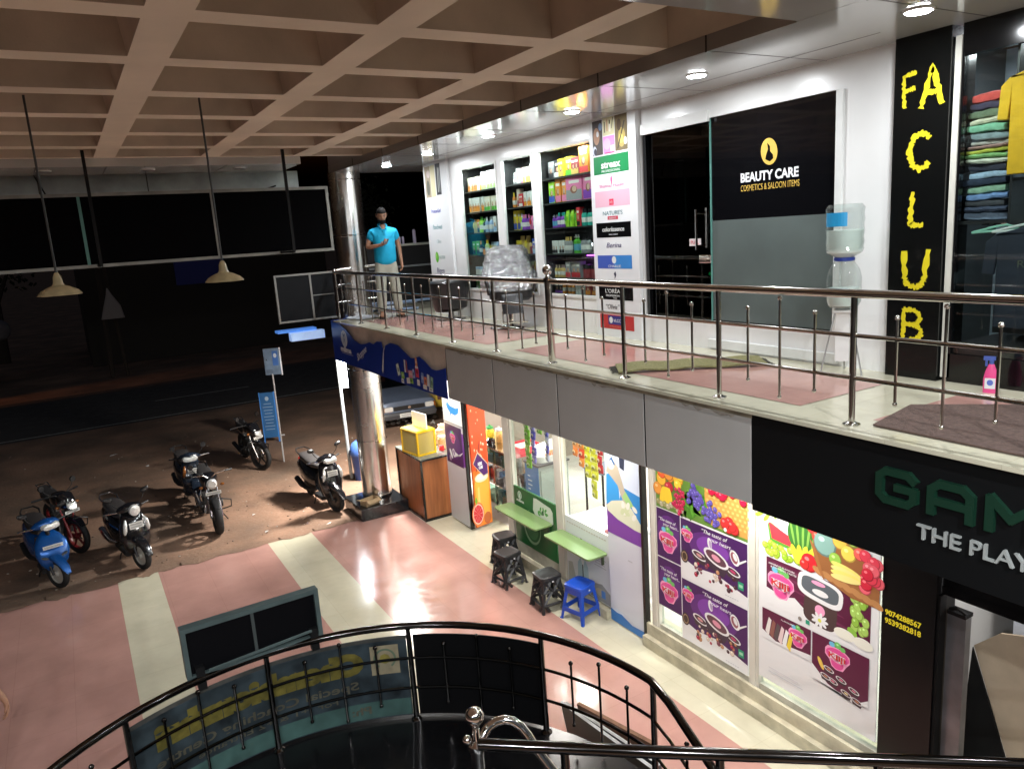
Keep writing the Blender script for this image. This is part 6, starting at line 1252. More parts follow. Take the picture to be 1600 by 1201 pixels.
# leaning planks outside the landing
for k, (x0, y0, x1, y1, z0, h, c, lb) in enumerate(((3.26, 5.0, 3.36, 3.9, .12, .50, (.03, .028, .028), 'dark board with white edge leaning outside the curved landing'), (3.32, 5.02, 3.46, 3.95, .1, .48, (.10, .10, .11), 'second white edged board leaning behind the dark one'), (3.42, 4.98, 3.60, 4.2, .1, .46, (.16, .08, .045), 'rough brown wooden plank leaning behind the white edged boards'))):
    m = MB(); m.m(mat('plank_%d' % k, c, .4 if k < 2 else .85, var=.3 if k == 2 else 0, vscale=20)); d = Vector((x1 - x0, y1 - y0, 0)); nn = Vector((-d.y, d.x, 0)).normalized() * (.012 if k < 2 else .02); tl = Vector((-.08, 0, 0))
    A_ = Vector((x0, y0, z0)); B_ = Vector((x1, y1, z0)); up = Vector((0, 0, h)) + tl
    m.add([A_ - nn, B_ - nn, B_ + nn, A_ + nn, A_ - nn + up, B_ - nn + up, B_ + nn + up, A_ + nn + up], [(3, 2, 1, 0), (4, 5, 6, 7), (0, 1, 5, 4), (1, 2, 6, 5), (2, 3, 7, 6), (3, 0, 4, 7)])
    if k < 2: m.m(WHITE2); A2 = A_ + up; B2 = B_ + up; m.tube([A2, B2], .016, 4); m.tube([A2, A_], .014, 4)
    tag(m.build('leaning_board', recalc=True), lb, 'board', 'boards leaning outside the landing')
# near railing with newel ball and scroll
t = thing('near_stair_railing', 'dark shiny near stair railing with chrome ball newel and curled end', 'railing', (0, 0, 0))
m = MB(); m.tube([(1.40, 2.98, 2.24), (2.0, 2.5, 2.23), (3.4, 1.39, 2.22), (4.2, .75, 2.2)], .030, 12); m.build('top_rail', DST, t, smooth=True)
m = MB(); m.lathe([(.034, 1.2), (.034, 2.16), (.045, 2.18), (.045, 2.21), (.022, 2.235), (.020, 2.30)], 1.41, 3.03, 16); m.ball((1.42, 3.05, 2.345), .048, 16, 12); m.ball((1.36, 3.03, 2.25), .024, 10, 8); m.build('newel_post', CHROME, t, smooth=True)
m = MB(); m.tube([(1.43, 3.03, 2.19), (1.455, 3.045, 2.225), (1.49, 3.052, 2.25), (1.535, 3.05, 2.265), (1.58, 3.04, 2.265), (1.62, 3.02, 2.25), (1.65, 2.995, 2.22), (1.67, 2.97, 2.18), (1.69, 2.93, 2.12), (1.74, 2.84, 2.01), (1.80, 2.72, 1.90), (1.92, 2.5, 1.7)], .024, 14); m.build('scroll', CHROME, t, smooth=True)
m = MB(); m.tube([(1.43, 3.03, 1.88), (1.52, 3.04, 1.92), (1.60, 3.0, 1.93), (1.66, 2.95, 1.86), (1.85, 2.6, 1.6)], .013, 8); m.ball((1.53, 3.04, 1.92), .02, 8, 6); m.build('lower_scroll', CHROME, t, smooth=True)
for k, (x, y) in enumerate(((1.73, 2.72), (2.3, 2.26), (2.85, 1.82))):
    m = MB(); m.tube([(x, y, 1.3), (x, y, 2.22)], .022, 10); m.build('post', DST, t, smooth=True)
for k in range(7):
    x = 1.55 + .17 * k; y = 2.86 - .136 * k
    if k in (1,): continue
    m = MB(); m.tube([(x, y, 1.5), (x, y, 2.03)], .010, 8); m.ball((x, y, 2.04), .019, 8, 6); m.build('spike', DST, t, smooth=True)
m = MB(); m.tube([(1.41, 3.0, 1.95), (3.4, 1.4, 1.94)], .012, 8); m.build('mid_rail', DST, t, smooth=True)

# ------------------------------------------------------------------ two-wheelers (front toward local -y)
CHR = mat('bike_chrome', (.7, .7, .7), .12, 1); LENS = mat('headlight_lens', (.72, .74, .72), .12, .35, bump=.5, bscale=40, coat=.6); AMB = mat('indicator_amber', (.22, .07, .01), .2)
BPL = mat('bike_black_plastic', (.015, .015, .016), .42); PLT = mat('number_plate', (.62, .62, .58), .45); PLD = mat('plate_ink', (.26, .26, .26), .6)
def wheel(par, name, y, z_, r, w, rimc, spokes=5, x=0, steer=0):
    g = thing(name, None, None, (x, y, z_)) if 0 else None
    o = bpy.data.objects.new(name, None); C.objects.link(o); o.parent = par; o.location = (x, y, z_); o.rotation_euler = (0, 0, rad(steer)); o.empty_display_size = .1
    def ring(m, R_, rr, sx=1., n=30, k=10):
        vs = []; 
        for i in range(n):
            a = 2 * math.pi * i / n
            for j in range(k): b = 2 * math.pi * j / k; q = R_ + rr * math.cos(b); vs.append((rr * sx * math.sin(b), q * math.cos(a), q * math.sin(a)))
        m.add(vs, [(i * k + j, ((i + 1) % n) * k + j, ((i + 1) % n) * k + (j + 1) % k, i * k + (j + 1) % k) for i in range(n) for j in range(k)])
    m = MB(); ring(m, r - w / 2, w / 2, 1.05); m.build('tyre', RUBBER, o, smooth=True)
    m = MB(); ring(m, r - w - .004, .016, 2.0, 30, 6)
    if spokes == 0:
        m.M = Matrix.Rotation(rad(90), 4, 'Y'); m.lathe([(r - w, -.018), (r * .45, -.012), (r * .2, -.02), (r * .2, .02), (r * .45, .012), (r - w, .018)], n=28); m.M = None
    else:
        for k in range(spokes):
            a = 2 * math.pi * k / spokes; m.tube([(0, .03 * math.cos(a), .03 * math.sin(a)), (0, (r - w) * math.cos(a + .15), (r - w) * math.sin(a + .15))], [.022, .013], 6)
    m.M = Matrix.Rotation(rad(90), 4, 'Y'); m.lathe([(.04, -.05), (.045, -.03), (.045, .03), (.04, .05)], n=14); m.M = None
    m.build('rim', rimc, o, smooth=True)
    return o
def mirror_part(par, x, y, z_, s, H_=.2, round_=False):
    o = bpy.data.objects.new('mirror', None); C.objects.link(o); o.parent = par; o.empty_display_size = .05
    m = MB(); m.tube([(x * .5, y, z_), (x * .85, y - .01, z_ + H_ * .5), (x, y, z_ + H_)], .006, 6); m.build('stalk', BPL, o)
    m = MB()
    if round_: m.loft([((x, y - .012, z_ + H_), (.045, 0, 0), (0, 0, .045), 2), ((x, y + .012, z_ + H_), (.05, 0, 0), (0, 0, .05), 2)], 14)
    else: m.loft([((x + s * .02, y - .02, z_ + H_ + .02), (.045, 0, s * .01), (0, 0, .022), 2.4), ((x + s * .02, y, z_ + H_ + .02), (.068, 0, s * .015), (0, 0, .038), 2.6), ((x + s * .02, y + .012, z_ + H_ + .02), (.068, 0, s * .015), (0, 0, .038), 2.6)], 14)
    m.build('mirror_head', BPL, o, smooth=True)
def plate(par, x, y, z_, w, h, tilt=0):
    o = bpy.data.objects.new('number_plate', None); C.objects.link(o); o.parent = par; o.location = (x, y, z_); o.rotation_euler = (rad(tilt), 0, 0); o.empty_display_size = .05
    m = MB(); m.box(-w / 2, w / 2, 0, .004, -h / 2, h / 2); m.build('plate', PLT, o, bevel=.002)
    m = MB(); rr = random.Random(int((x + y + z_) * 1000)); rows = 2 if h > .07 else 1
    for r_ in range(rows):
        u = -w * .42
        while u < w * .38: q = w * rr.uniform(.045, .07); zc = (r_ - (rows - 1) / 2) * -h * .42; m.rect(u, u + q * .7, zc - h * .26 / rows, zc + h * .26 / rows, PLD); u += q
    m.build('characters', parent=o)
def scooter(name, lb, loc, rz, paint, rimc, style, steer=0):
    t = thing(name, lb, 'scooter', loc, rz, 'two-wheelers parked on the dirt'); W0 = .225
    ca, sa = math.cos(rad(steer)), math.sin(rad(steer))
    f = wheel(t, 'front_wheel', 0, W0, W0, .085, rimc, 0 if style != 'dark' else 5, steer=steer)
    wheel(t, 'rear_wheel', 1.24, W0, W0, .09, rimc, 0)
    # fork + fender (turn with the wheel)
    FE = bpy.data.objects.new('front_end', None); C.objects.link(FE); FE.parent = t; FE.location = (0, 0, W0); FE.rotation_euler = (0, 0, rad(steer)); FE.empty_display_size = .05
    m = MB(); m.tube([(.062, 0, 0), (.062, .05, .12), (.045, .12, .28)], .018, 8); m.tube([(-.062, 0, 0), (-.062, .05, .12), (-.045, .12, .28)], .018, 8); m.build('fork', BPL, FE, smooth=True)
    m = MB(); m.loft([((0, -.27, .05), (.035, 0, 0), (0, 0, .012), 3), ((0, -.20, .14), (.062, 0, 0), (0, .025, .03), 3), ((0, -.08, .235), (.075, 0, 0), (0, .03, .05), 3), ((0, .06, .27), (.075, 0, 0), (0, .02, .06), 3), ((0, .20, .20), (.065, 0, 0), (0, .03, .03), 3), ((0, .27, .05), (.05, 0, 0), (0, .015, .0), 3)], 18); m.build('front_fender', paint, FE, smooth=True)
    # apron / leg shield
    m = MB()
    if style == 'blue': S_ = [(.02, .30, .11, .05), (-.01, .42, .19, .10), (.0, .55, .225, .11), (.04, .67, .21, .09), (.08, .76, .15, .06), (.11, .81, .09, .04)]
    else: S_ = [(.05, .28, .13, .06), (.02, .40, .19, .09), (.03, .55, .21, .09), (.06, .70, .20, .08), (.10, .82, .16, .07), (.14, .90, .11, .06)]
    m.loft([((0, y + .10, z_), (w, 0, 0), (0, d, .03), 3.2) for y, z_, w, d in S_], 26); ap = m.build('front_apron', paint, t, smooth=True)
    m = MB(); m.loft([((0, .22, z_), (w, 0, 0), (0, .02, 0), 3) for z_, w in ((.28, .15), (.5, .21), (.78, .17))], 16); m.build('inner_panel', BPL, t, smooth=True)
    if style == 'blue':
        for s in (-1, 1): m = MB(); m.loft([((s * .12, .0 - .012, .50), (.05, -s * .01, s * .02), (0, .01, .02), 2), ((s * .12, -.022 + .0, .50), (.04, 0, s * .015), (0, .005, .015), 2)], 12); m.build('vent', BPL, ap)
        plate(t, 0, -.03, .66, .26, .05, -14)
    else:
        for s in (-1, 1):
            m = MB(); m.loft([((s * .17, .02, .60), (.016, 0, 0), (0, .012, 0), 2), ((s * .165, .0, .66), (.030, 0, 0), (0, .02, 0), 2.5), ((s * .15, .01, .76), (.028, 0, 0), (0, .02, 0), 2.5), ((s * .13, .06, .82), (.012, 0, 0), (0, .01, 0), 2)], 12); m.build('front_indicator', LENS if style != 'dark' else AMB, t, smooth=True)
        plate(t, 0, -.01, .72, .20 if style == 'round' else .19, .095, -12)
    # handlebar cowl with headlight
    HB = bpy.data.objects.new('handlebar', None); C.objects.link(HB); HB.parent = t; HB.location = (0, .22, .93); HB.rotation_euler = (0, 0, rad(steer * .9)); HB.empty_display_size = .05
    m = MB(); m.loft([((-.20, .02, 0), (0, .025, 0), (0, 0, .02), 2.4), ((-.14, -.01, .02), (0, .07, 0), (0, 0, .05), 2.6), ((0, -.03, .03), (0, .11, 0), (0, 0, .075), 2.6), ((.14, -.01, .02), (0, .07, 0), (0, 0, .05), 2.6), ((.20, .02, 0), (0, .025, 0), (0, 0, .02), 2.4)], 18); m.build('cowl', paint, HB, smooth=True)
    m = MB()
    if style == 'round': m.loft([((0, -.12, .0), (.085, 0, 0), (0, 0, .085), 2), ((0, -.155, -.005), (.082, 0, 0), (0, 0, .082), 2), ((0, -.17, -.006), (.05, 0, 0), (0, 0, .05), 2)], 22)
    else: m.loft([((0, -.10, .0), (.14, 0, 0), (0, 0, .05), 2.6), ((0, -.145, -.012), (.12, 0, 0), (0, 0, .04), 2.6), ((0, -.155, -.014), (.07, 0, 0), (0, 0, .02), 2.4)], 22)
    m.build('headlight', LENS, HB, smooth=True)
    for s in (-1, 1):
        m = MB(); m.tube([(s * .18, .02, .0), (s * .27, .07, -.005), (s * .35, .11, -.01)], .015, 8); m.build('grip', BPL, HB, smooth=True)
        m = MB(); m.tube([(s * .2, -.02, .0), (s * .34, .06, .0)], .005, 5); m.build('brake_lever', CHR, HB)
        mirror_part(HB, s * .27, .02, .03, s, .17, style == 'dark')
    m = MB(); m.tube([(0, .18, .3), (0, .20, .92)], .03, 8); m.build('steering_column', BPL, t)
    m = MB(); m.loft([((0, .30, .20), (.15, 0, 0), (0, 0, .04), 5), ((0, .66, .20), (.15, 0, 0), (0, 0, .04), 5)], 14); m.build('floorboard', BPL, t)
    # rear body
    m = MB(); m.loft([((0, .62, .42), (.12, 0, 0), (0, 0, .18), 3), ((0, .80, .47), (.19, 0, 0), (0, 0, .20), 3), ((0, 1.10, .53), (.20, 0, 0), (0, 0, .18), 3), ((0, 1.40, .60), (.15, 0, 0), (0, 0, .12), 3), ((0, 1.55, .64), (.07, 0, 0), (0, 0, .05), 2.5)], 22); m.build('rear_body', paint, t, smooth=True)
    m = MB(); m.loft([((0, .56, .72), (.07, 0, 0), (0, 0, .035), 3), ((0, .70, .74), (.14, 0, 0), (0, 0, .055), 3), ((0, .95, .765), (.155, 0, 0), (0, 0, .06), 3), ((0, 1.25, .79), (.14, 0, 0), (0, 0, .055), 3), ((0, 1.42, .80), (.09, 0, 0), (0, 0, .03), 3)], 20); m.build('seat', mat('scooter_seat', (.04, .036, .036) if style != 'grey' else (.09, .08, .08), .55, bump=.2, bscale=60), t, smooth=True)
    m = MB(); m.tube([(-.11, 1.2, .80), (-.13, 1.42, .86), (-.08, 1.56, .88), (.08, 1.56, .88), (.13, 1.42, .86), (.11, 1.2, .80)], .012, 8); m.build('grab_rail', CHR if style == 'round' else BPL, t, smooth=True)
    m = MB(); m.tube([(-.12, .8, .26), (-.16, 1.0, .24), (-.17, 1.2, .27), (-.17, 1.45, .34)], [.03, .035, .055, .05], 12); m.build('exhaust', BPL if style != 'round' else CHR, t, smooth=True)
    m = MB(); m.box(-.10, .10, .85, 1.25, .18, .32); m.build('engine', BPL, t, bevel=.02)
    m = MB(); m.tube([(-.08, .7, .2), (-.14, .72, .0)], .01, 6); m.tube([(.08, .7, .2), (.14, .72, .0)], .01, 6); m.build('stand', BPL, t)
    m = MB(); m.loft([((0, 1.53, .68), (.07, 0, 0), (0, 0, .03), 3), ((0, 1.57, .68), (.06, 0, 0), (0, 0, .025), 3)], 14); m.build('tail_light', col(.35, .01, .01, .2), t)
    return t
def motorbike(name, lb, loc, rz, paint, rimc, style, steer=0):
    t = thing(name, lb, 'motorcycle', loc, rz, 'two-wheelers parked on the dirt'); W0 = .30
    wheel(t, 'front_wheel', 0, W0, W0, .09 if style != 'fat' else .12, rimc, 5, steer=steer); wheel(t, 'rear_wheel', 1.32, W0, W0, .11, rimc, 5)
    FE = bpy.data.objects.new('front_end', None); C.objects.link(FE); FE.parent = t; FE.location = (0, 0, W0); FE.rotation_euler = (0, 0, rad(steer)); FE.empty_display_size = .05
    for s in (-1, 1): m = MB(); m.tube([(s * .085, 0, 0), (s * .085, .10, .25)], .022, 8); m.m(CHR) ; m.tube([(s * .085, .10, .25), (s * .085, .22, .58)], .015, 8); o = m.build('fork_leg', parent=FE, smooth=True); 
    m = MB(); m.loft([((0, -.22, .20), (.04, 0, 0), (0, 0, .01), 3), ((0, -.12, .29), (.06, 0, 0), (0, 0, .02), 3), ((0, .05, .325), (.062, 0, 0), (0, 0, .02), 3), ((0, .20, .26), (.055, 0, 0), (0, .02, .015), 3)], 14); m.build('front_fender', paint if style != 'fat' else BPL, FE, smooth=True)
    hz = .56
    m = MB()
    if style == 'fat':
        m.lathe([(.001, -.05), (.085, -.02), (.098, .04), (.09, .09), (.03, .13)], n=22); m.v = [(x, z_ + .10, y + hz + .01) for x, y, z_ in m.v]
        m.build('headlight_shell', BPL, FE, smooth=True, recalc=True)
        m = MB(); m.loft([((0, .06, hz + .01), (.088, 0, 0), (0, 0, .088), 2), ((0, .035, hz + .01), (.06, 0, 0), (0, 0, .06), 2)], 22); m.build('headlight', LENS, FE, smooth=True)
    else:
        m.loft([((0, .24, hz + .02), (.09, 0, 0), (0, 0, .10), 3), ((0, .10, hz + .04), (.13, 0, 0), (0, 0, .14), 3), ((0, .02, hz + .0), (.10, 0, 0), (0, 0, .10), 3), ((0, -.03, hz - .03), (.05, 0, 0), (0, 0, .04), 3)], 18); m.build('fairing', paint, FE, smooth=True)
        m = MB(); m.loft([((0, -.02, hz - .03), (.085, 0, 0), (0, .02, .07), 2.6), ((0, -.045, hz - .04), (.065, 0, 0), (0, .015, .05), 2.6)], 18); m.build('headlight', LENS, FE, smooth=True)
    plate(FE, 0, -.0 if style == 'fat' else -.01, hz - .13, .25, .055, 0)
    for s in (-1, 1):
        m = MB(); m.tube([(0, .23, .62), (s * .10, .22, .70), (s * .26, .28, .70), (s * .38, .36, .68)], .012, 8); m.build('handlebar', CHR if style == 'fat' else BPL, FE, smooth=True)
        m = MB(); m.tube([(s * .27, .285, .70), (s * .39, .37, .68)], .018, 8); m.build('grip', BPL, FE)
        m = MB(); m.ball((s * .17, .10, hz - .03), (.035, .025, .025), 8, 6); m.build('indicator', AMB, FE)
        if style != 'fat' or s < 0: mirror_part(FE, s * .27, .26, .70, s, .17, True)
    m = MB(); m.loft([((0, .34, .80), (.07, 0, 0), (0, 0, .07), 3), ((0, .46, .84), (.14, 0, 0), (0, 0, .11), 3), ((0, .64, .83), (.14, 0, 0), (0, 0, .11), 3), ((0, .80, .78), (.08, 0, 0), (0, 0, .05), 3)], 20); m.build('tank', paint, t, smooth=True)
    m = MB(); m.loft([((0, .74, .76), (.08, 0, 0), (0, 0, .03), 3), ((0, .95, .77), (.13, 0, 0), (0, 0, .045), 3), ((0, 1.25, .81), (.12, 0, 0), (0, 0, .045), 3), ((0, 1.50, .86), (.07, 0, 0), (0, 0, .025), 3)], 18); m.build('seat', mat('bike_seat', (.03, .028, .028), .55), t, smooth=True)
    m = MB(); m.loft([((0, .9, .66), (.09, 0, 0), (0, 0, .07), 3), ((0, 1.3, .72), (.11, 0, 0), (0, 0, .06), 3), ((0, 1.62, .82), (.05, 0, 0), (0, 0, .03), 3)], 16); m.build('rear_body', paint, t, smooth=True)
    m = MB(); m.box(-.13, .13, .42, .78, .26, .56); 
    for k in range(5): m.box(-.15, .15, .44, .64, .42 + .03 * k, .43 + .03 * k)
    m.tube([(-.18, .6, .36), (.18, .6, .36)], .08, 12); m.build('engine', mat('engine_grey', (.07, .07, .07), .4, .6), t, bevel=.01)
    m = MB(); m.tube([(0, .28, .84), (0, .38, .55), (0, .42, .3), (0, .8, .28), (0, 1.0, .55), (0, 1.4, .72)], .025, 8); m.tube([(0, .8, .32), (.09, 1.32, .30)], .02, 6); m.tube([(0, .8, .32), (-.09, 1.32, .30)], .02, 6); m.build('frame', BPL, t)
    m = MB(); m.tube([(-.12, .45, .45), (-.14, .38, .3), (-.14, .6, .20), (-.16, 1.0, .26), (-.18, 1.45, .36)], [.02, .02, .022, .045, .045], 10); m.build('exhaust', CHR if style == 'fat' else BPL, t, smooth=True)
    m = MB(); m.tube([(.10, .62, .24), (.24, .68, .0)], .01, 6); m.build('side_stand', BPL, t)
    m = MB(); m.tube([(-.14, .5, .26), (-.30, .45, .30), (-.30, .38, .44), (-.14, .36, .5)], .011, 6); m.tube([(.14, .5, .26), (.30, .45, .30), (.30, .38, .44), (.14, .36, .5)], .011, 6); m.build('crash_guard', BPL, t)
    m = MB(); m.tube([(-.08, 1.3, .86), (-.09, 1.55, .90), (.09, 1.55, .90), (.08, 1.3, .86)], .012, 6); m.build('grab_rail', CHR, t)
    return t
GB = -.010
BLP = mat('scooter_blue', (.008, .10, .38), .22, .35, coat=.6); BKP = mat('bike_gloss_black', (.008, .008, .010), .12, coat=.6); BBL = mat('bike_blue_black', (.012, .018, .03), .16, coat=.5)
RIMW = mat('rim_pale', (.60, .59, .54), .4, .3); RIMB = mat('rim_black', (.02, .02, .02), .35); RIMR = mat('rim_red', (.16, .012, .015), .35)
scooter('blue_scooter', 'bright blue scooter with pale front rim parked at the far left', (-.73, 12.42, GB), 12, BLP, RIMW, 'blue', 22)
motorbike('dark_motorcycle', 'black motorcycle with red fork and red rim behind the blue scooter', (-.45, 13.75, GB), 16, BKP, RIMR, 'sport', 18)
o = [c for c in kids([q for q in C.objects if q.name == 'dark_motorcycle'][0]) if c.name.startswith('front_end')][0]
for c in kids(o):
    if c.name.startswith('fork_leg'): c.data.materials[0] = mat('fork_red', (.35, .02, .02), .3)
scooter('black_scooter', 'black scooter with round headlight and chrome trim at the tile corner', (.38, 12.32, GB), 12, BKP, RIMW, 'round', 14)
motorbike('fat_tyre_motorcycle', 'black motorcycle with round headlight and wide front tyre pointing at the tiles', (1.62, 13.05, GB), -2, BKP, RIMB, 'fat', 2)
scooter('dark_blue_scooter', 'blue black scooter parked just behind the round headlight motorcycle', (1.54, 14.75, GB), 2, BBL, RIMB, 'dark', -6)
motorbike('commuter_motorcycle', 'black motorcycle with silver headlight fairing beside the blue signboard', (3.08, 16.35, GB), 4, BKP, RIMB, 'sport', 26)
scooter('black_scooter', 'black scooter with grey seat parked closest to the chrome column', (3.57, 12.72, GB), 5, BKP, RIMB, 'grey', 16)

# ------------------------------------------------------------------ old hatchback
t = thing('parked_car', 'old dark blue hatchback facing the shops behind the chrome column', 'car', (6.98, 17.3, -.01), -7)
CP = mat('car_paint', (.11, .14, .20), .3, .3, coat=.3, var=.12, vscale=4)
m = MB(); body = [(0.0, .30, .66, .10), (.02, .48, .70, .20), (.10, .58, .72, .26), (.5, .64, .74, .28), (1.0, .70, .75, .30), (1.2, .72, .76, .32), (2.4, .72, .76, .32), (3.1, .70, .74, .30), (3.28, .56, .70, .22)]
m.loft([((0, y, zc), (w, 0, 0), (0, 0, h), 5) for y, zc, w, h in ((0.0, .46, .66, .14), (.04, .50, .70, .22), (.5, .54, .73, .28), (1.05, .60, .745, .34), (2.5, .62, .75, .36), (3.15, .60, .73, .34), (3.3, .5, .66, .2))], 28); m.build('body', CP, t, smooth=True)
m = MB(); m.loft([((0, .95, .90), (.66, 0, 0), (0, 0, .02), 6), ((0, 1.30, 1.08), (.60, 0, 0), (0, 0, .20), 6), ((0, 1.55, 1.15), (.56, 0, 0), (0, 0, .24), 6), ((0, 2.7, 1.15), (.56, 0, 0), (0, 0, .24), 6), ((0, 3.2, 1.0), (.60, 0, 0), (0, 0, .10), 6)], 28); m.build('windows', TINT, t, smooth=True)
for sx_ in (-.3, .3):
    m = MB(); m.loft([((sx_, 1.75, .78), (.2, 0, 0), (0, .1, 0), 4), ((sx_, 1.85, 1.18), (.19, 0, 0), (0, .07, 0), 4), ((sx_, 1.87, 1.25), (.12, 0, 0), (0, .04, 0), 3)], 14); m.build('seat', col(.34, .09, .08, .8), t, smooth=True)
m = MB(); m.loft([((0, 1.50, 1.385), (.50, 0, 0), (0, 0, .015), 6), ((0, 1.7, 1.395), (.53, 0, 0), (0, 0, .02), 6), ((0, 2.7, 1.39), (.53, 0, 0), (0, 0, .02), 6)], 20)
for s in (-1, 1): m.tube([(s * .66, .93, .90), (s * .60, 1.25, 1.18), (s * .52, 1.52, 1.38)], .025, 6); m.tube([(s * .66, 2.0, .92), (s * .58, 2.0, 1.36)], .03, 6)
m.build('roof', CP, t, smooth=True)
m = MB(); m.box(-.35, .2, 1.05, 1.10, .95, 1.15); m.build('seat_reflection', col(.35, .10, .09), t) if 0 else None
m = MB(); m.loft([((0, -.045, .30), (.68, 0, 0), (0, .05, 0), 4), ((0, -.05, .40), (.70, 0, 0), (0, .06, 0), 4), ((0, -.04, .45), (.68, 0, 0), (0, .04, 0), 4)], 26); m.build('bumper', mat('bumper_grey', (.05, .05, .055), .5), t)
m = MB(); m.box(-.40, .40, -.03, .0, .50, .60)
for k in range(3): m.box(-.40, .40, -.036, -.03, .515 + .03 * k, .522 + .03 * k)
m.build('grille', BPL, t)
m = MB(); m.disc(0, .555, .04, .03, CHR); o = m.build('badge', parent=t); o.location.y = -.04
for s in (-1, 1):
    m = MB(); m.loft([((s * .53, .02, .555), (.115, 0, 0), (0, 0, .065), 5), ((s * .53, -.035, .555), (.11, 0, 0), (0, 0, .06), 5)], 18); m.build('headlight', LENS, t)
    m = MB(); m.box(s * .66 - .03, s * .66 + .03, -.03, .04, .50, .61); m.build('indicator', AMB, t)
    m = MB(); m.loft([((s * .78, 1.05, .95), (.06, 0, 0), (0, 0, .045), 3), ((s * .78, 1.12, .95), (.07, 0, 0), (0, 0, .055), 3)], 12); m.build('wing_mirror', BPL, t)
    for y in (.62, 2.72): wheel(t, 'wheel', y, .27, .27, .11, RIMB, 6, x=s * .68)
m = MB(); m.tube([(-.1, 1.0, .94), (.35, 1.2, 1.10)], .008, 4); m.build('wiper', BPL, t)
plate(t, -.05, -.115, .38, .46, .10)

# ------------------------------------------------------------------ roadside signs, bin, poles
t = thing('pole_sign', 'small printed sign on a thin white pole by the roadside', 'sign', (3.62, 16.65, -.01), -25)
m = MB(); m.tube([(0, 0, 0), (0, 0, 2.0)], .018, 8); m.build('pole', mat('pole_white', (.5, .5, .5), .5), t)
m = MB(); m.box(-.14, .20, -.012, .012, 1.98, 2.56); m.build('board', mat('sign_face', (.14, .20, .28), .4, var=.25, vscale=7), t); m = MB(); m.box(.20, .22, -.015, .015, 1.96, 2.57); m.build('edge', mat('sign_edge_white', (.75, .76, .8), .4), t)
m = MB(); m.rect(.04, .16, 2.18, 2.50, col(.04, .12, .36)); m.disc(.10, 2.40, .035, .05, col(.5, .55, .6)); m.rect(-.10, -.08, 2.30, 2.33, BLACKM); m.rect(-.12, .02, 2.02, 2.1, col(.10, .14, .2)); o = m.build('print', parent=t); o.location.y = -.012
m = MB(); m.box(.0, .09, -.02, .0, .60, .63); m.build('bracket', MATS['pole_white'], t)
t = thing('standing_board', 'blue upright information board standing on the dirt beside the white pole', 'board', (3.83, 18.6, -.01), -22)
m = MB(); m.box(-.16, .16, -.02, .02, .12, 1.25); m.build('panel', mat('info_blue', (.03, .13, .32), .4, var=.2, vscale=3), t); m = MB(); m.box(.16, .19, -.025, .025, .0, 1.26); m.box(-.18, -.16, -.025, .025, .0, 1.26); m.build('frame', mat('info_edge', (.06, .25, .7), .4), t)
m = MB(); m.disc(0, 1.10, .045, .055, col(.4, .5, .6))
for k in range(9): w = .09 + .03 * ((k * 5) % 3) / 2; m.rect(-w, w, .96 - k * .08, .98 - k * .08, col(.25, .35, .5))
o = m.build('print', parent=t); o.location.y = -.02
t = thing('waste_bin', 'blue plastic waste bin with domed lid behind the chrome column', 'bin', (4.60, 14.22, -.01))
m = MB(); m.lathe([(.15, 0), (.19, .50), (.195, .52)], n=24); m.build('body', mat('bin_blue', (.02, .07, .30), .4, var=.15, vscale=8), t, smooth=True)
m = MB(); m.lathe([(.21, .52), (.215, .56), (.20, .66), (.15, .76), (.06, .81), (.001, .82)], n=24, cap=False); m.build('lid', mat('bin_blue_lid', (.06, .14, .42), .4), t, smooth=True)
t = thing('slim_post', 'slim grey post with a lit tube sign just left of the chrome column', 'post', (4.42, 14.4, -.01))
m = MB(); m.tube([(0, 0, 0), (-.03, 0, 2.75)], .035, 10); m.build('pole', mat('post_grey', (.30, .33, .34), .45), t)
m = MB(); m.box(.02, .13, -.05, .0, 1.88, 2.62); m.build('tube_sign', mat('tube_lit', (.9, .95, 1), .4, emit=4.5, ecol=(.85, .92, 1)), t)
lamp(t, 'AREA', (.075, -.06, 2.25), 6, (.9, .95, 1), .1, (rad(90), 0, 0), .7)
t = thing('yellow_board', 'yellow and dark board standing on rubble beyond the parked car', 'board', (8.25, 18.6, -.01), -20)
m = MB(); m.box(-.25, .25, -.03, .03, .1, 1.15); m.build('panel', col(.6, .42, .03), t); m = MB(); m.rect(-.2, .05, .2, .95, col(.3, .22, .05)); m.rect(.1, .2, .3, 1.0, col(.12, .05, .04)); o = m.build('print', parent=t); o.location.y = -.03
m = MB(); rr = random.Random(77)
for k in range(90): s = rr.uniform(.03, .09); m.m(col(*rr.choice([(.25, .2, .16), (.4, .38, .35), (.06, .09, .04), (.12, .08, .06)]), .9)); m.ball((7.6 + rr.gauss(0, .5), 18.2 + rr.gauss(0, .5), s * .3), (s, s * .8, s * .6), 6, 4)
tag(m.build('rubble'), 'low heap of rubble and weeds beside the car', 'rubble', kind='stuff')

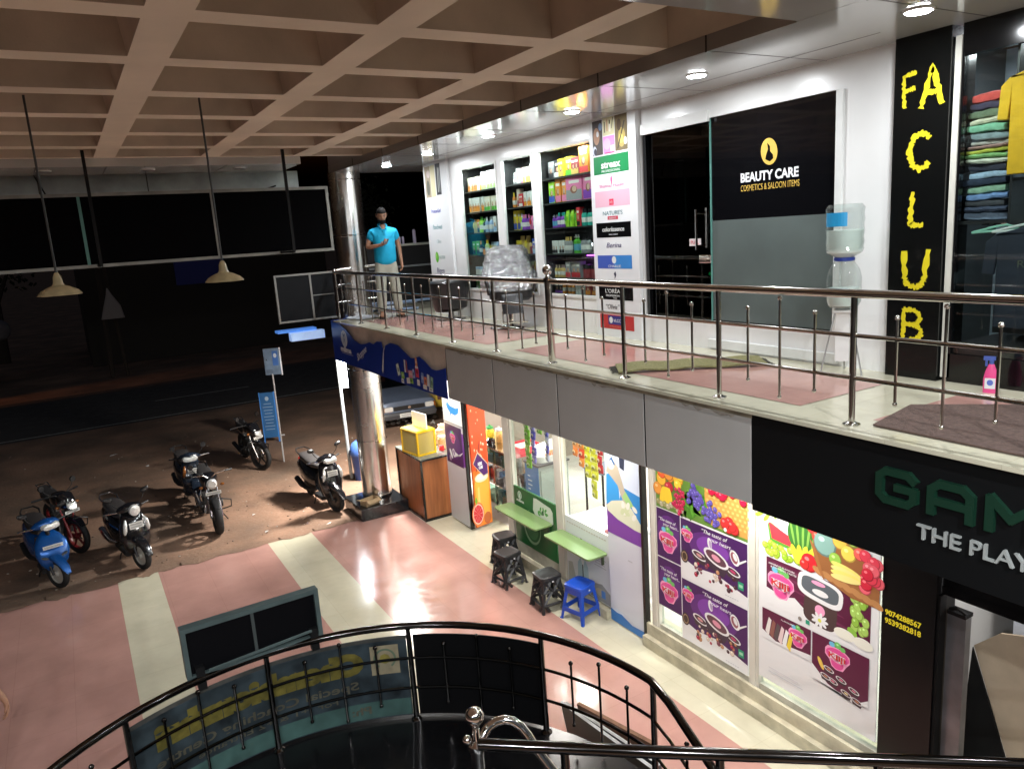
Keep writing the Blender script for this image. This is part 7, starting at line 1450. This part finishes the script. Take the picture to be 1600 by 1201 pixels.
# ------------------------------------------------------------------ across the road, dark
t = thing('metal_shop', 'unlit shop across the road under a dim blue sign', 'building', (5.6, 38, 0))
m = MB(); m.box(-5, 6, 0, 8, 0, 5.2); m.build('wall', mat('far_wall', (.03, .026, .022), .8), t); m = MB(); m.box(-1.1, 1.1, -.12, -.02, 3.25, 4.35); m.build('sign_board', mat('far_sign_blue', (.01, .015, .05), .6, emit=.003, ecol=(.05, .08, .8)), t)
o = txt(t, 'METALS', 0, 3.72, .34, mat('far_sign_text', (.12, .12, .18), .6, emit=.006, ecol=(.5, .5, .9)), 1.9, y=-.14)
t = thing('roadside_post', 'dark wooden post with a pale bag hung on it across the road', 'post', (1.35, 33.8, 0)); m = MB(); m.tube([(-.2, 0, 0), (-.1, 0, 4.6)], .09, 8); m.tube([(.35, 0, 0), (.1, 0, 4.6)], .07, 8); m.build('pole', mat('old_wood', (.05, .04, .032), .9), t)
m = MB(); m.m(mat('pale_bag', (.4, .38, .37), .7)); m.loft([((0, 0, 0), (.42, 0, 0), (0, .12, 0), 3), ((.03, 0, .5), (.30, 0, 0), (0, .14, 0), 2.5), ((-.02, 0, .95), (.10, 0, 0), (0, .06, 0), 2.5), ((-.05, 0, 1.2), (.02, 0, 0), (0, .02, 0), 2)], 14); o = m.build('hanging_bag', smooth=True); o.location = (1.50, 33.6, 2.35); tag(o, 'pale cloth bag hanging from the dark post across the road', 'bag')
t = thing('roadside_stall', 'dark shapeless stall with a grey bundle at the far left across the road', 'stall', (-3.0, 36, 0)); m = MB(); m.box(-1.5, .1, 0, 2, 0, 2.6); m.build('body', mat('stall_dark', (.03, .03, .035), .8), t); m = MB(); m.m(mat('grey_bundle', (.14, .14, .16), .8)); m.ball((.55, -.2, 2.2), (.42, .3, .42), 12, 8); m.build('bundle', parent=t, smooth=True)
for k, (x, y, h) in enumerate(((-9, 42, 7), (-3, 44, 8), (11.5, 43, 7.5), (17, 46, 9), (24, 44, 8))):
    t = thing('roadside_tree', ['spreading dark tree at the far left beyond the road', 'dark tree left of the post with the bag', 'dark tree to the right of the blue signed shop', 'tall dark tree behind the parked car', 'dark tree at the far right beyond the road'][k], 'tree', (x, y, 0))
    m = MB(); m.tube([(0, 0, 0), (.1, .1, h * .35), (-.1, 0, h * .6)], [.25, .18, .08], 8); m.tube([(.1, .1, h * .35), (1.0, 0, h * .6)], [.12, .05], 6); m.tube([(.1, .1, h * .4), (-1.0, .3, h * .62)], [.12, .05], 6); m.build('trunk', MATS['old_wood'], t)
    m = MB(); rr = random.Random(k + 50); m.m(mat('night_foliage', (.02, .03, .014), .8))
    cl = [(rr.gauss(0, 1.3), rr.gauss(0, 1.2), h * .72 + rr.gauss(0, .9)) for _ in range(12)]
    for _ in range(900):
        c_ = rr.choice(cl); p = Vector((c_[0] + rr.gauss(0, .45), c_[1] + rr.gauss(0, .45), c_[2] + rr.gauss(0, .35))); a_ = Vector((rr.uniform(-1, 1), rr.uniform(-1, 1), rr.uniform(-1, 1))) * .16; b_ = Vector((rr.uniform(-1, 1), rr.uniform(-1, 1), rr.uniform(-1, 1))) * .16
        m.add([p, p + a_, p + a_ + b_, p + b_], [(0, 1, 2, 3)])
    m.build('crown', parent=t)
# added spot: stands in for a passing vehicle's unseen lamp raking the verge
sp = lamp(None, 'SPOT', (-14, 30.2, .9), 1500, (1, .34, .10), .15, spot=rad(13)); sp.rotation_euler = Vector((1, .10, -.075)).to_track_quat('-Z', 'Y').to_euler(); sp.name = 'vehicle_lamp_standin'

# ------------------------------------------------------------------ people
def skin_mesh(joints, bones, name, sub=2, root=0):
    me = bpy.data.meshes.new(name); names = list(joints); me.from_pydata([joints[n][0] for n in names], [(names.index(a), names.index(b)) for a, b in bones], [])
    o = bpy.data.objects.new(name, me); C.objects.link(o); sk = o.modifiers.new('skin', 'SKIN'); sk.use_smooth_shade = True
    for i, n in enumerate(names):
        r = joints[n][1]; me.skin_vertices[0].data[i].radius = r if isinstance(r, tuple) else (r, r); me.skin_vertices[0].data[i].use_root = (i == root)
    ss = o.modifiers.new('sub', 'SUBSURF'); ss.levels = sub; ss.render_levels = sub
    dg = bpy.context.evaluated_depsgraph_get(); r_ = bpy.data.meshes.new_from_object(o.evaluated_get(dg)); bpy.data.objects.remove(o); return r_
def join_mesh(name, parts, mats_, parent):
    bm = bmesh.new()
    for k, me in enumerate(parts):
        n0 = len(bm.faces); bm.from_mesh(me); bm.faces.ensure_lookup_table()
        for f in bm.faces[n0:]: f.material_index = f.material_index if k else 0; f.smooth = True
    me = bpy.data.meshes.new(name); bm.to_mesh(me); bm.free()
    for m_ in mats_: me.materials.append(m_)
    o = bpy.data.objects.new(name, me); C.objects.link(o); o.parent = parent; return o
SKIN = mat('brown_skin', (.34, .17, .10), .5, var=.08, vscale=9)
def hand(J, Bn, side, wrist, dirn, palmn, curl=.5):
    """palm + five separate curled fingers, rooted at the wrist joint; dirn = pointing dir, palmn = palm normal"""
    w = Vector(wrist); d = Vector(dirn).normalized(); n = Vector(palmn).normalized(); s = d.cross(n).normalized() * side
    J[side_n(side) + 'palm'] = (w + d * .055, (.030, .017)); Bn.append((side_n(side) + 'wrist', side_n(side) + 'palm'))
    for k, (off, L_) in enumerate(((-.030, .070), (-.010, .080), (.010, .074), (.029, .058))):
        a = w + d * .092 + s * off; b = a + (d * math.cos(curl) + n * math.sin(curl)) * L_ * .55; c = b + (d * math.cos(curl * 2.2) + n * math.sin(curl * 2.2)) * L_ * .45
        for q, P_, r in (('a', a, .0095), ('b', b, .0085), ('c', c, .007)): J[side_n(side) + 'f%d%s' % (k, q)] = (P_, r)
        Bn += [(side_n(side) + 'palm', side_n(side) + 'f%da' % k), (side_n(side) + 'f%da' % k, side_n(side) + 'f%db' % k), (side_n(side) + 'f%db' % k, side_n(side) + 'f%dc' % k)]
    a = w + d * .03 - s * .03; b = a - s * .018 + d * .03 + n * .012; c = b + d * .028 + n * .016
    for q, P_, r in (('a', a, .011), ('b', b, .010), ('c', c, .008)): J[side_n(side) + 't' + q] = (P_, r)
    Bn += [(side_n(side) + 'palm', side_n(side) + 'ta'), (side_n(side) + 'ta', side_n(side) + 'tb'), (side_n(side) + 'tb', side_n(side) + 'tc')]
def side_n(s): return 'L' if s > 0 else 'R'
def person(name, lb, loc, rz, shirt, trouser, phone=True):
    t = thing(name, lb, 'person', loc, rz)
    V3 = Vector
    J = {'pelvis': (V3((0, 0, .93)), (.13, .10)), 'belly': (V3((0, -.015, 1.08)), (.14, .115)), 'chest': (V3((0, 0, 1.27)), (.15, .105)), 'neck0': (V3((0, -.005, 1.42)), (.075, .06)), 'neck1': (V3((0, -.02, 1.50)), (.052, .055)),
         'Rsh': (V3((-.175, 0, 1.39)), .052), 'Lsh': (V3((.175, 0, 1.39)), .052), 'Lel': (V3((.235, .03, 1.12)), .040), 'Lwrist': (V3((.245, -.04, .88)), .026),
         'Rhip': (V3((-.09, 0, .87)), .085), 'Rknee': (V3((-.11, -.03, .49)), .055), 'Rank': (V3((-.12, .02, .09)), .036), 'Rtoe': (V3((-.15, -.13, .035)), (.042, .022)), 'Rheel': (V3((-.115, .055, .035)), .03),
         'Lhip': (V3((.09, 0, .87)), .085), 'Lknee': (V3((.12, .0, .49)), .055), 'Lank': (V3((.15, .05, .09)), .036), 'Ltoe': (V3((.19, -.09, .035)), (.042, .022)), 'Lheel': (V3((.145, .085, .035)), .03)}
    if phone: J['Rel'] = (V3((-.27, -.02, 1.13)), .040); J['Rwrist'] = (V3((-.08, -.22, 1.16)), .026)
    else: J['Rel'] = (V3((-.24, .03, 1.12)), .040); J['Rwrist'] = (V3((-.25, -.05, .88)), .026)
    if not phone: J['Lel'] = (V3((.30, .02, 1.13)), .040); J['Lwrist'] = (V3((.40, -.05, .92)), .026)
    Bn = [('pelvis', 'belly'), ('belly', 'chest'), ('chest', 'neck0'), ('neck0', 'neck1'), ('chest', 'Rsh'), ('chest', 'Lsh'), ('Rsh', 'Rel'), ('Rel', 'Rwrist'), ('Lsh', 'Lel'), ('Lel', 'Lwrist'), ('pelvis', 'Rhip'), ('pelvis', 'Lhip')]
    for s in 'RL': Bn += [(s + 'hip', s + 'knee'), (s + 'knee', s + 'ank'), (s + 'ank', s + 'toe'), (s + 'ank', s + 'heel')]
    hand(J, Bn, 1, J['Lwrist'][0], (.02, -.15, -1), (-1, -.2, 0), .45)
    if phone: hand(J, Bn, -1, J['Rwrist'][0], (.7, -.65, .25), (-.1, .35, 1), .75)
    else: hand(J, Bn, -1, J['Rwrist'][0], (-.02, -.15, -1), (1, -.2, 0), .45)
    body = skin_mesh(J, Bn, 'body')
    # head: one sculpted ellipsoid with brow, sockets, nose, lips, chin and ears; tilted down
    m = MB(); nu, nv = 28, 22; hv = []
    for j in range(nv + 1):
        ph = math.pi * j / nv - math.pi / 2
        for k in range(nu):
            th = 2 * math.pi * k / nu; x, y, z_ = math.cos(ph) * math.sin(th), -math.cos(ph) * math.cos(th), math.sin(ph)
            X_, Y_, Z_ = x * .075, y * .095, z_ * .118
            if Z_ < -.02: X_ *= 1 - .30 * min(1, (-Z_ - .02) / .09); Y_ *= 1 - .12 * min(1, (-Z_ - .02) / .09)
            fr_ = max(0, -y)
            g = lambda cx, cz, sx, sz: math.exp(-((X_ - cx) / sx) ** 2 - ((Z_ - cz) / sz) ** 2)
            if fr_ > .3:
                Y_ -= .024 * g(0, -.015, .011, .024) + .010 * g(0, .012, .010, .02); Y_ += .010 * (g(.03, .012, .016, .012) + g(-.03, .012, .016, .012)); Y_ -= .006 * g(0, .034, .05, .010)
                Y_ -= .008 * g(0, -.055, .022, .010); Y_ += .004 * g(0, -.056, .02, .0025); Y_ -= .010 * g(0, -.095, .025, .018)
            hv.append((X_, Y_, Z_))
    m.add(hv, [(j * nu + k, j * nu + (k + 1) % nu, (j + 1) * nu + (k + 1) % nu, (j + 1) * nu + k) for j in range(nv) for k in range(nu)])
    for s in (-1, 1): m.loft([((s * .076, .005, -.03), (.006, 0, 0), (0, .010, 0), 2), ((s * .082, .012, 0), (.008, 0, 0), (0, .018, 0), 2), ((s * .080, .015, .025), (.006, 0, 0), (0, .014, 0), 2)], 8)
    HM = Matrix.Translation((0, -.03, 1.615)) @ Matrix.Rotation(rad(22 if phone else 0), 4, 'X')
    m.v = [tuple(HM @ Vector(p)) for p in m.v]; head = m.mesh('head', True)
    bo = join_mesh('body', [body, head], [SKIN], t)
    HAIR = mat('black_hair', (.006, .005, .0045), .75, bump=.4, bscale=90, spec=.15)
    m = MB(); hv2 = []
    for j in range(12):
        ph = math.pi / 2 * j / 11
        for k in range(28):
            th = 2 * math.pi * k / 28; fr_ = -math.cos(th)   # -1 at face front ... 
            low = .058 if math.cos(th) > .35 else (-.055 if math.cos(th) < -.1 else -.005); zc = low + (.128 - low) * math.sin(ph); rxy = math.sqrt(max(0, 1 - (max(zc, -.10) / .130) ** 2)); hv2.append((.083 * rxy * math.sin(th), -.102 * rxy * math.cos(th) + .004, zc))
    m.add(hv2, [(j * 28 + k, j * 28 + (k + 1) % 28, (j + 1) * 28 + (k + 1) % 28, (j + 1) * 28 + k) for j in range(11) for k in range(28)]); m.v = [tuple(HM @ (Vector(p) + Vector((rnd.uniform(-.0015, .0015),) * 3))) for p in m.v]; m.build('hair', HAIR, t, smooth=True)
    m = MB(); m.loft([((0, -.046, -.055), (.060, 0, 0), (0, .040, 0), 2.2), ((0, -.050, -.08), (.054, 0, 0), (0, .043, 0), 2.2), ((0, -.060, -.105), (.040, 0, 0), (0, .040, 0), 2.2), ((0, -.058, -.118), (.02, 0, 0), (0, .02, 0), 2)], 18)
    m.lathe([(.020, -.042), (.026, -.044), (.022, -.048)], 0, -.083, 10); m.v = [tuple(HM @ Vector(p)) for p in m.v]; m.build('beard', HAIR, t, smooth=True) if phone else None
    m = MB(); 
    for s in (-1, 1): m.ball((s * .03, -.080, .010), (.012, .006, .006), 8, 6)
    m.v = [tuple(HM @ Vector(p)) for p in m.v]; m.build('eyes', mat('eye_dark', (.03, .02, .015), .2), t, smooth=True)
    m = MB()
    for s in (-1, 1): m.tube([(s * .014, -.094, .030), (s * .032, -.092, .036), (s * .050, -.078, .030)], .0045, 6)
    m.v = [tuple(HM @ Vector(p)) for p in m.v]; m.build('eyebrows', HAIR, t, smooth=True)
    # polo shirt
    sj = {'hem': (V3((0, 0, .82)), (.195, .158)), 'waist': (V3((0, -.02, .98)), (.190, .160)), 'belly': (V3((0, -.03, 1.13)), (.188, .160)), 'chest': (V3((0, -.005, 1.27)), (.195, .138)), 'top': (V3((0, 0, 1.385)), (.12, .095)), 'nk': (V3((0, 0, 1.455)), (.07, .066)),
         'Rs': (V3((-.165, 0, 1.345)), .080), 'Ls': (V3((.165, 0, 1.345)), .080)}
    rel, lel = J['Rel'][0], J['Lel'][0]; sj['Ra'] = (J['Rsh'][0].lerp(rel, .66), .085); sj['La'] = (J['Lsh'][0].lerp(lel, .66), .085)
    sb_ = skin_mesh(sj, [('hem', 'waist'), ('waist', 'belly'), ('belly', 'chest'), ('chest', 'top'), ('top', 'nk'), ('top', 'Rs'), ('top', 'Ls'), ('Rs', 'Ra'), ('Ls', 'La')], 'shirt')
    so = join_mesh('polo_shirt', [sb_], [shirt], t)
    m = MB(); m.tube([(-.035, -.088, 1.405), (-.062, -.045, 1.455), (-.060, .03, 1.475), (0, .055, 1.48), (.060, .03, 1.475), (.062, -.045, 1.455), (.035, -.088, 1.405)], .013, 8); m.build('collar', shirt, t, smooth=True)
    m = MB(); m.box(-.012, .012, -.128, -.118, 1.28, 1.40); m.build('placket', shirt, t)
    tj = {'w0': (V3((0, 0, 1.02)), (.165, .135)), 'hip': (V3((0, 0, .88)), (.172, .14)), 'Rh': (V3((-.095, 0, .74)), .105), 'Lh': (V3((.095, 0, .74)), .105)}
    tb = [('w0', 'hip'), ('hip', 'Rh'), ('hip', 'Lh')]
    for s in 'RL': k_, a_ = J[s + 'knee'][0], J[s + 'ank'][0]; tj[s + 'k'] = (k_, .088); tj[s + 'c'] = (k_.lerp(a_, .5), .082); tj[s + 'a'] = (a_ + V3((0, 0, .0)), .075); tb += [(s + 'h', s + 'k'), (s + 'k', s + 'c'), (s + 'c', s + 'a')]
    join_mesh('trousers', [skin_mesh(tj, tb, 'trousers')], [trouser], t)
    for s in 'RL':
        m = MB(); to, he = J[s + 'toe'][0], J[s + 'heel'][0]; d_ = (to - he).normalized(); sd = V3((-d_.y, d_.x, 0))
        a_ = he - d_ * .04; b_ = to + d_ * .04; a_.z = b_.z = .01
        m.loft([(a_, sd * .036, (0, 0, .010), 4), (he.lerp(to, .5) * 1 - V3((0, 0, he.lerp(to, .5).z - .01)), sd * .040, (0, 0, .010), 4), (b_ - d_ * .03, sd * .048, (0, 0, .010), 4), (b_, sd * .03, (0, 0, .008), 4)], 14); c_ = he.lerp(to, .62); c_.z = 0
        m.tube([c_ - sd * .046 + V3((0, 0, .015)), c_ - sd * .03 + V3((0, 0, .062)), c_ + sd * .03 + V3((0, 0, .062)), c_ + sd * .046 + V3((0, 0, .015))], .014, 6); c2 = he.copy(); c2.z = 0
        m.tube([c2 - sd * .04 + V3((0, 0, .015)), c2 - sd * .03 + V3((0, 0, .085)), c2 + sd * .03 + V3((0, 0, .085)), c2 + sd * .04 + V3((0, 0, .015))], .010, 6)
        m.build('sandal', mat('dark_leather', (.03, .02, .015), .5), t, smooth=True)
    return t, J
CYAN = mat('cyan_polo', (.0, .36, .60), .75, var=.08, vscale=20, bump=.5, bscale=9)
KHK = mat('pale_trousers', (.40, .40, .33), .8, var=.1, vscale=12, bump=.5, bscale=8)
t, J = person('person', 'bearded man in cyan polo shirt looking down at the phone in his hand', (4.48, 11.50, ZB + .004), -14, CYAN, KHK)
m = MB(); m.box(-.036, .036, -.075, .075, -.005, .005); w = J['Rwrist'][0]; o = m.build('mobile_phone', mat('phone_black', (.02, .02, .025), .2), bevel=.004)
Mt = Matrix.Translation((4.48, 11.50, ZB + .004)) @ Matrix.Rotation(rad(-14), 4, 'Z') @ Matrix.Translation(w + Vector((.075, -.075, .055))) @ Matrix.Rotation(rad(28), 4, 'X') @ Matrix.Rotation(rad(-20), 4, 'Z')
o.location = Mt.to_translation(); o.rotation_euler = Mt.to_euler(); tag(o, 'dark mobile phone held in the right hand of the man in cyan', 'phone')
t, J = person('person', 'person almost wholly beyond the left edge with only a bare brown forearm and hand showing', (-1.42, 7.62, .003), 0, mat('orange_brown_shirt', (.30, .10, .04), .8), mat('dark_trousers', (.03, .03, .04), .8), False)
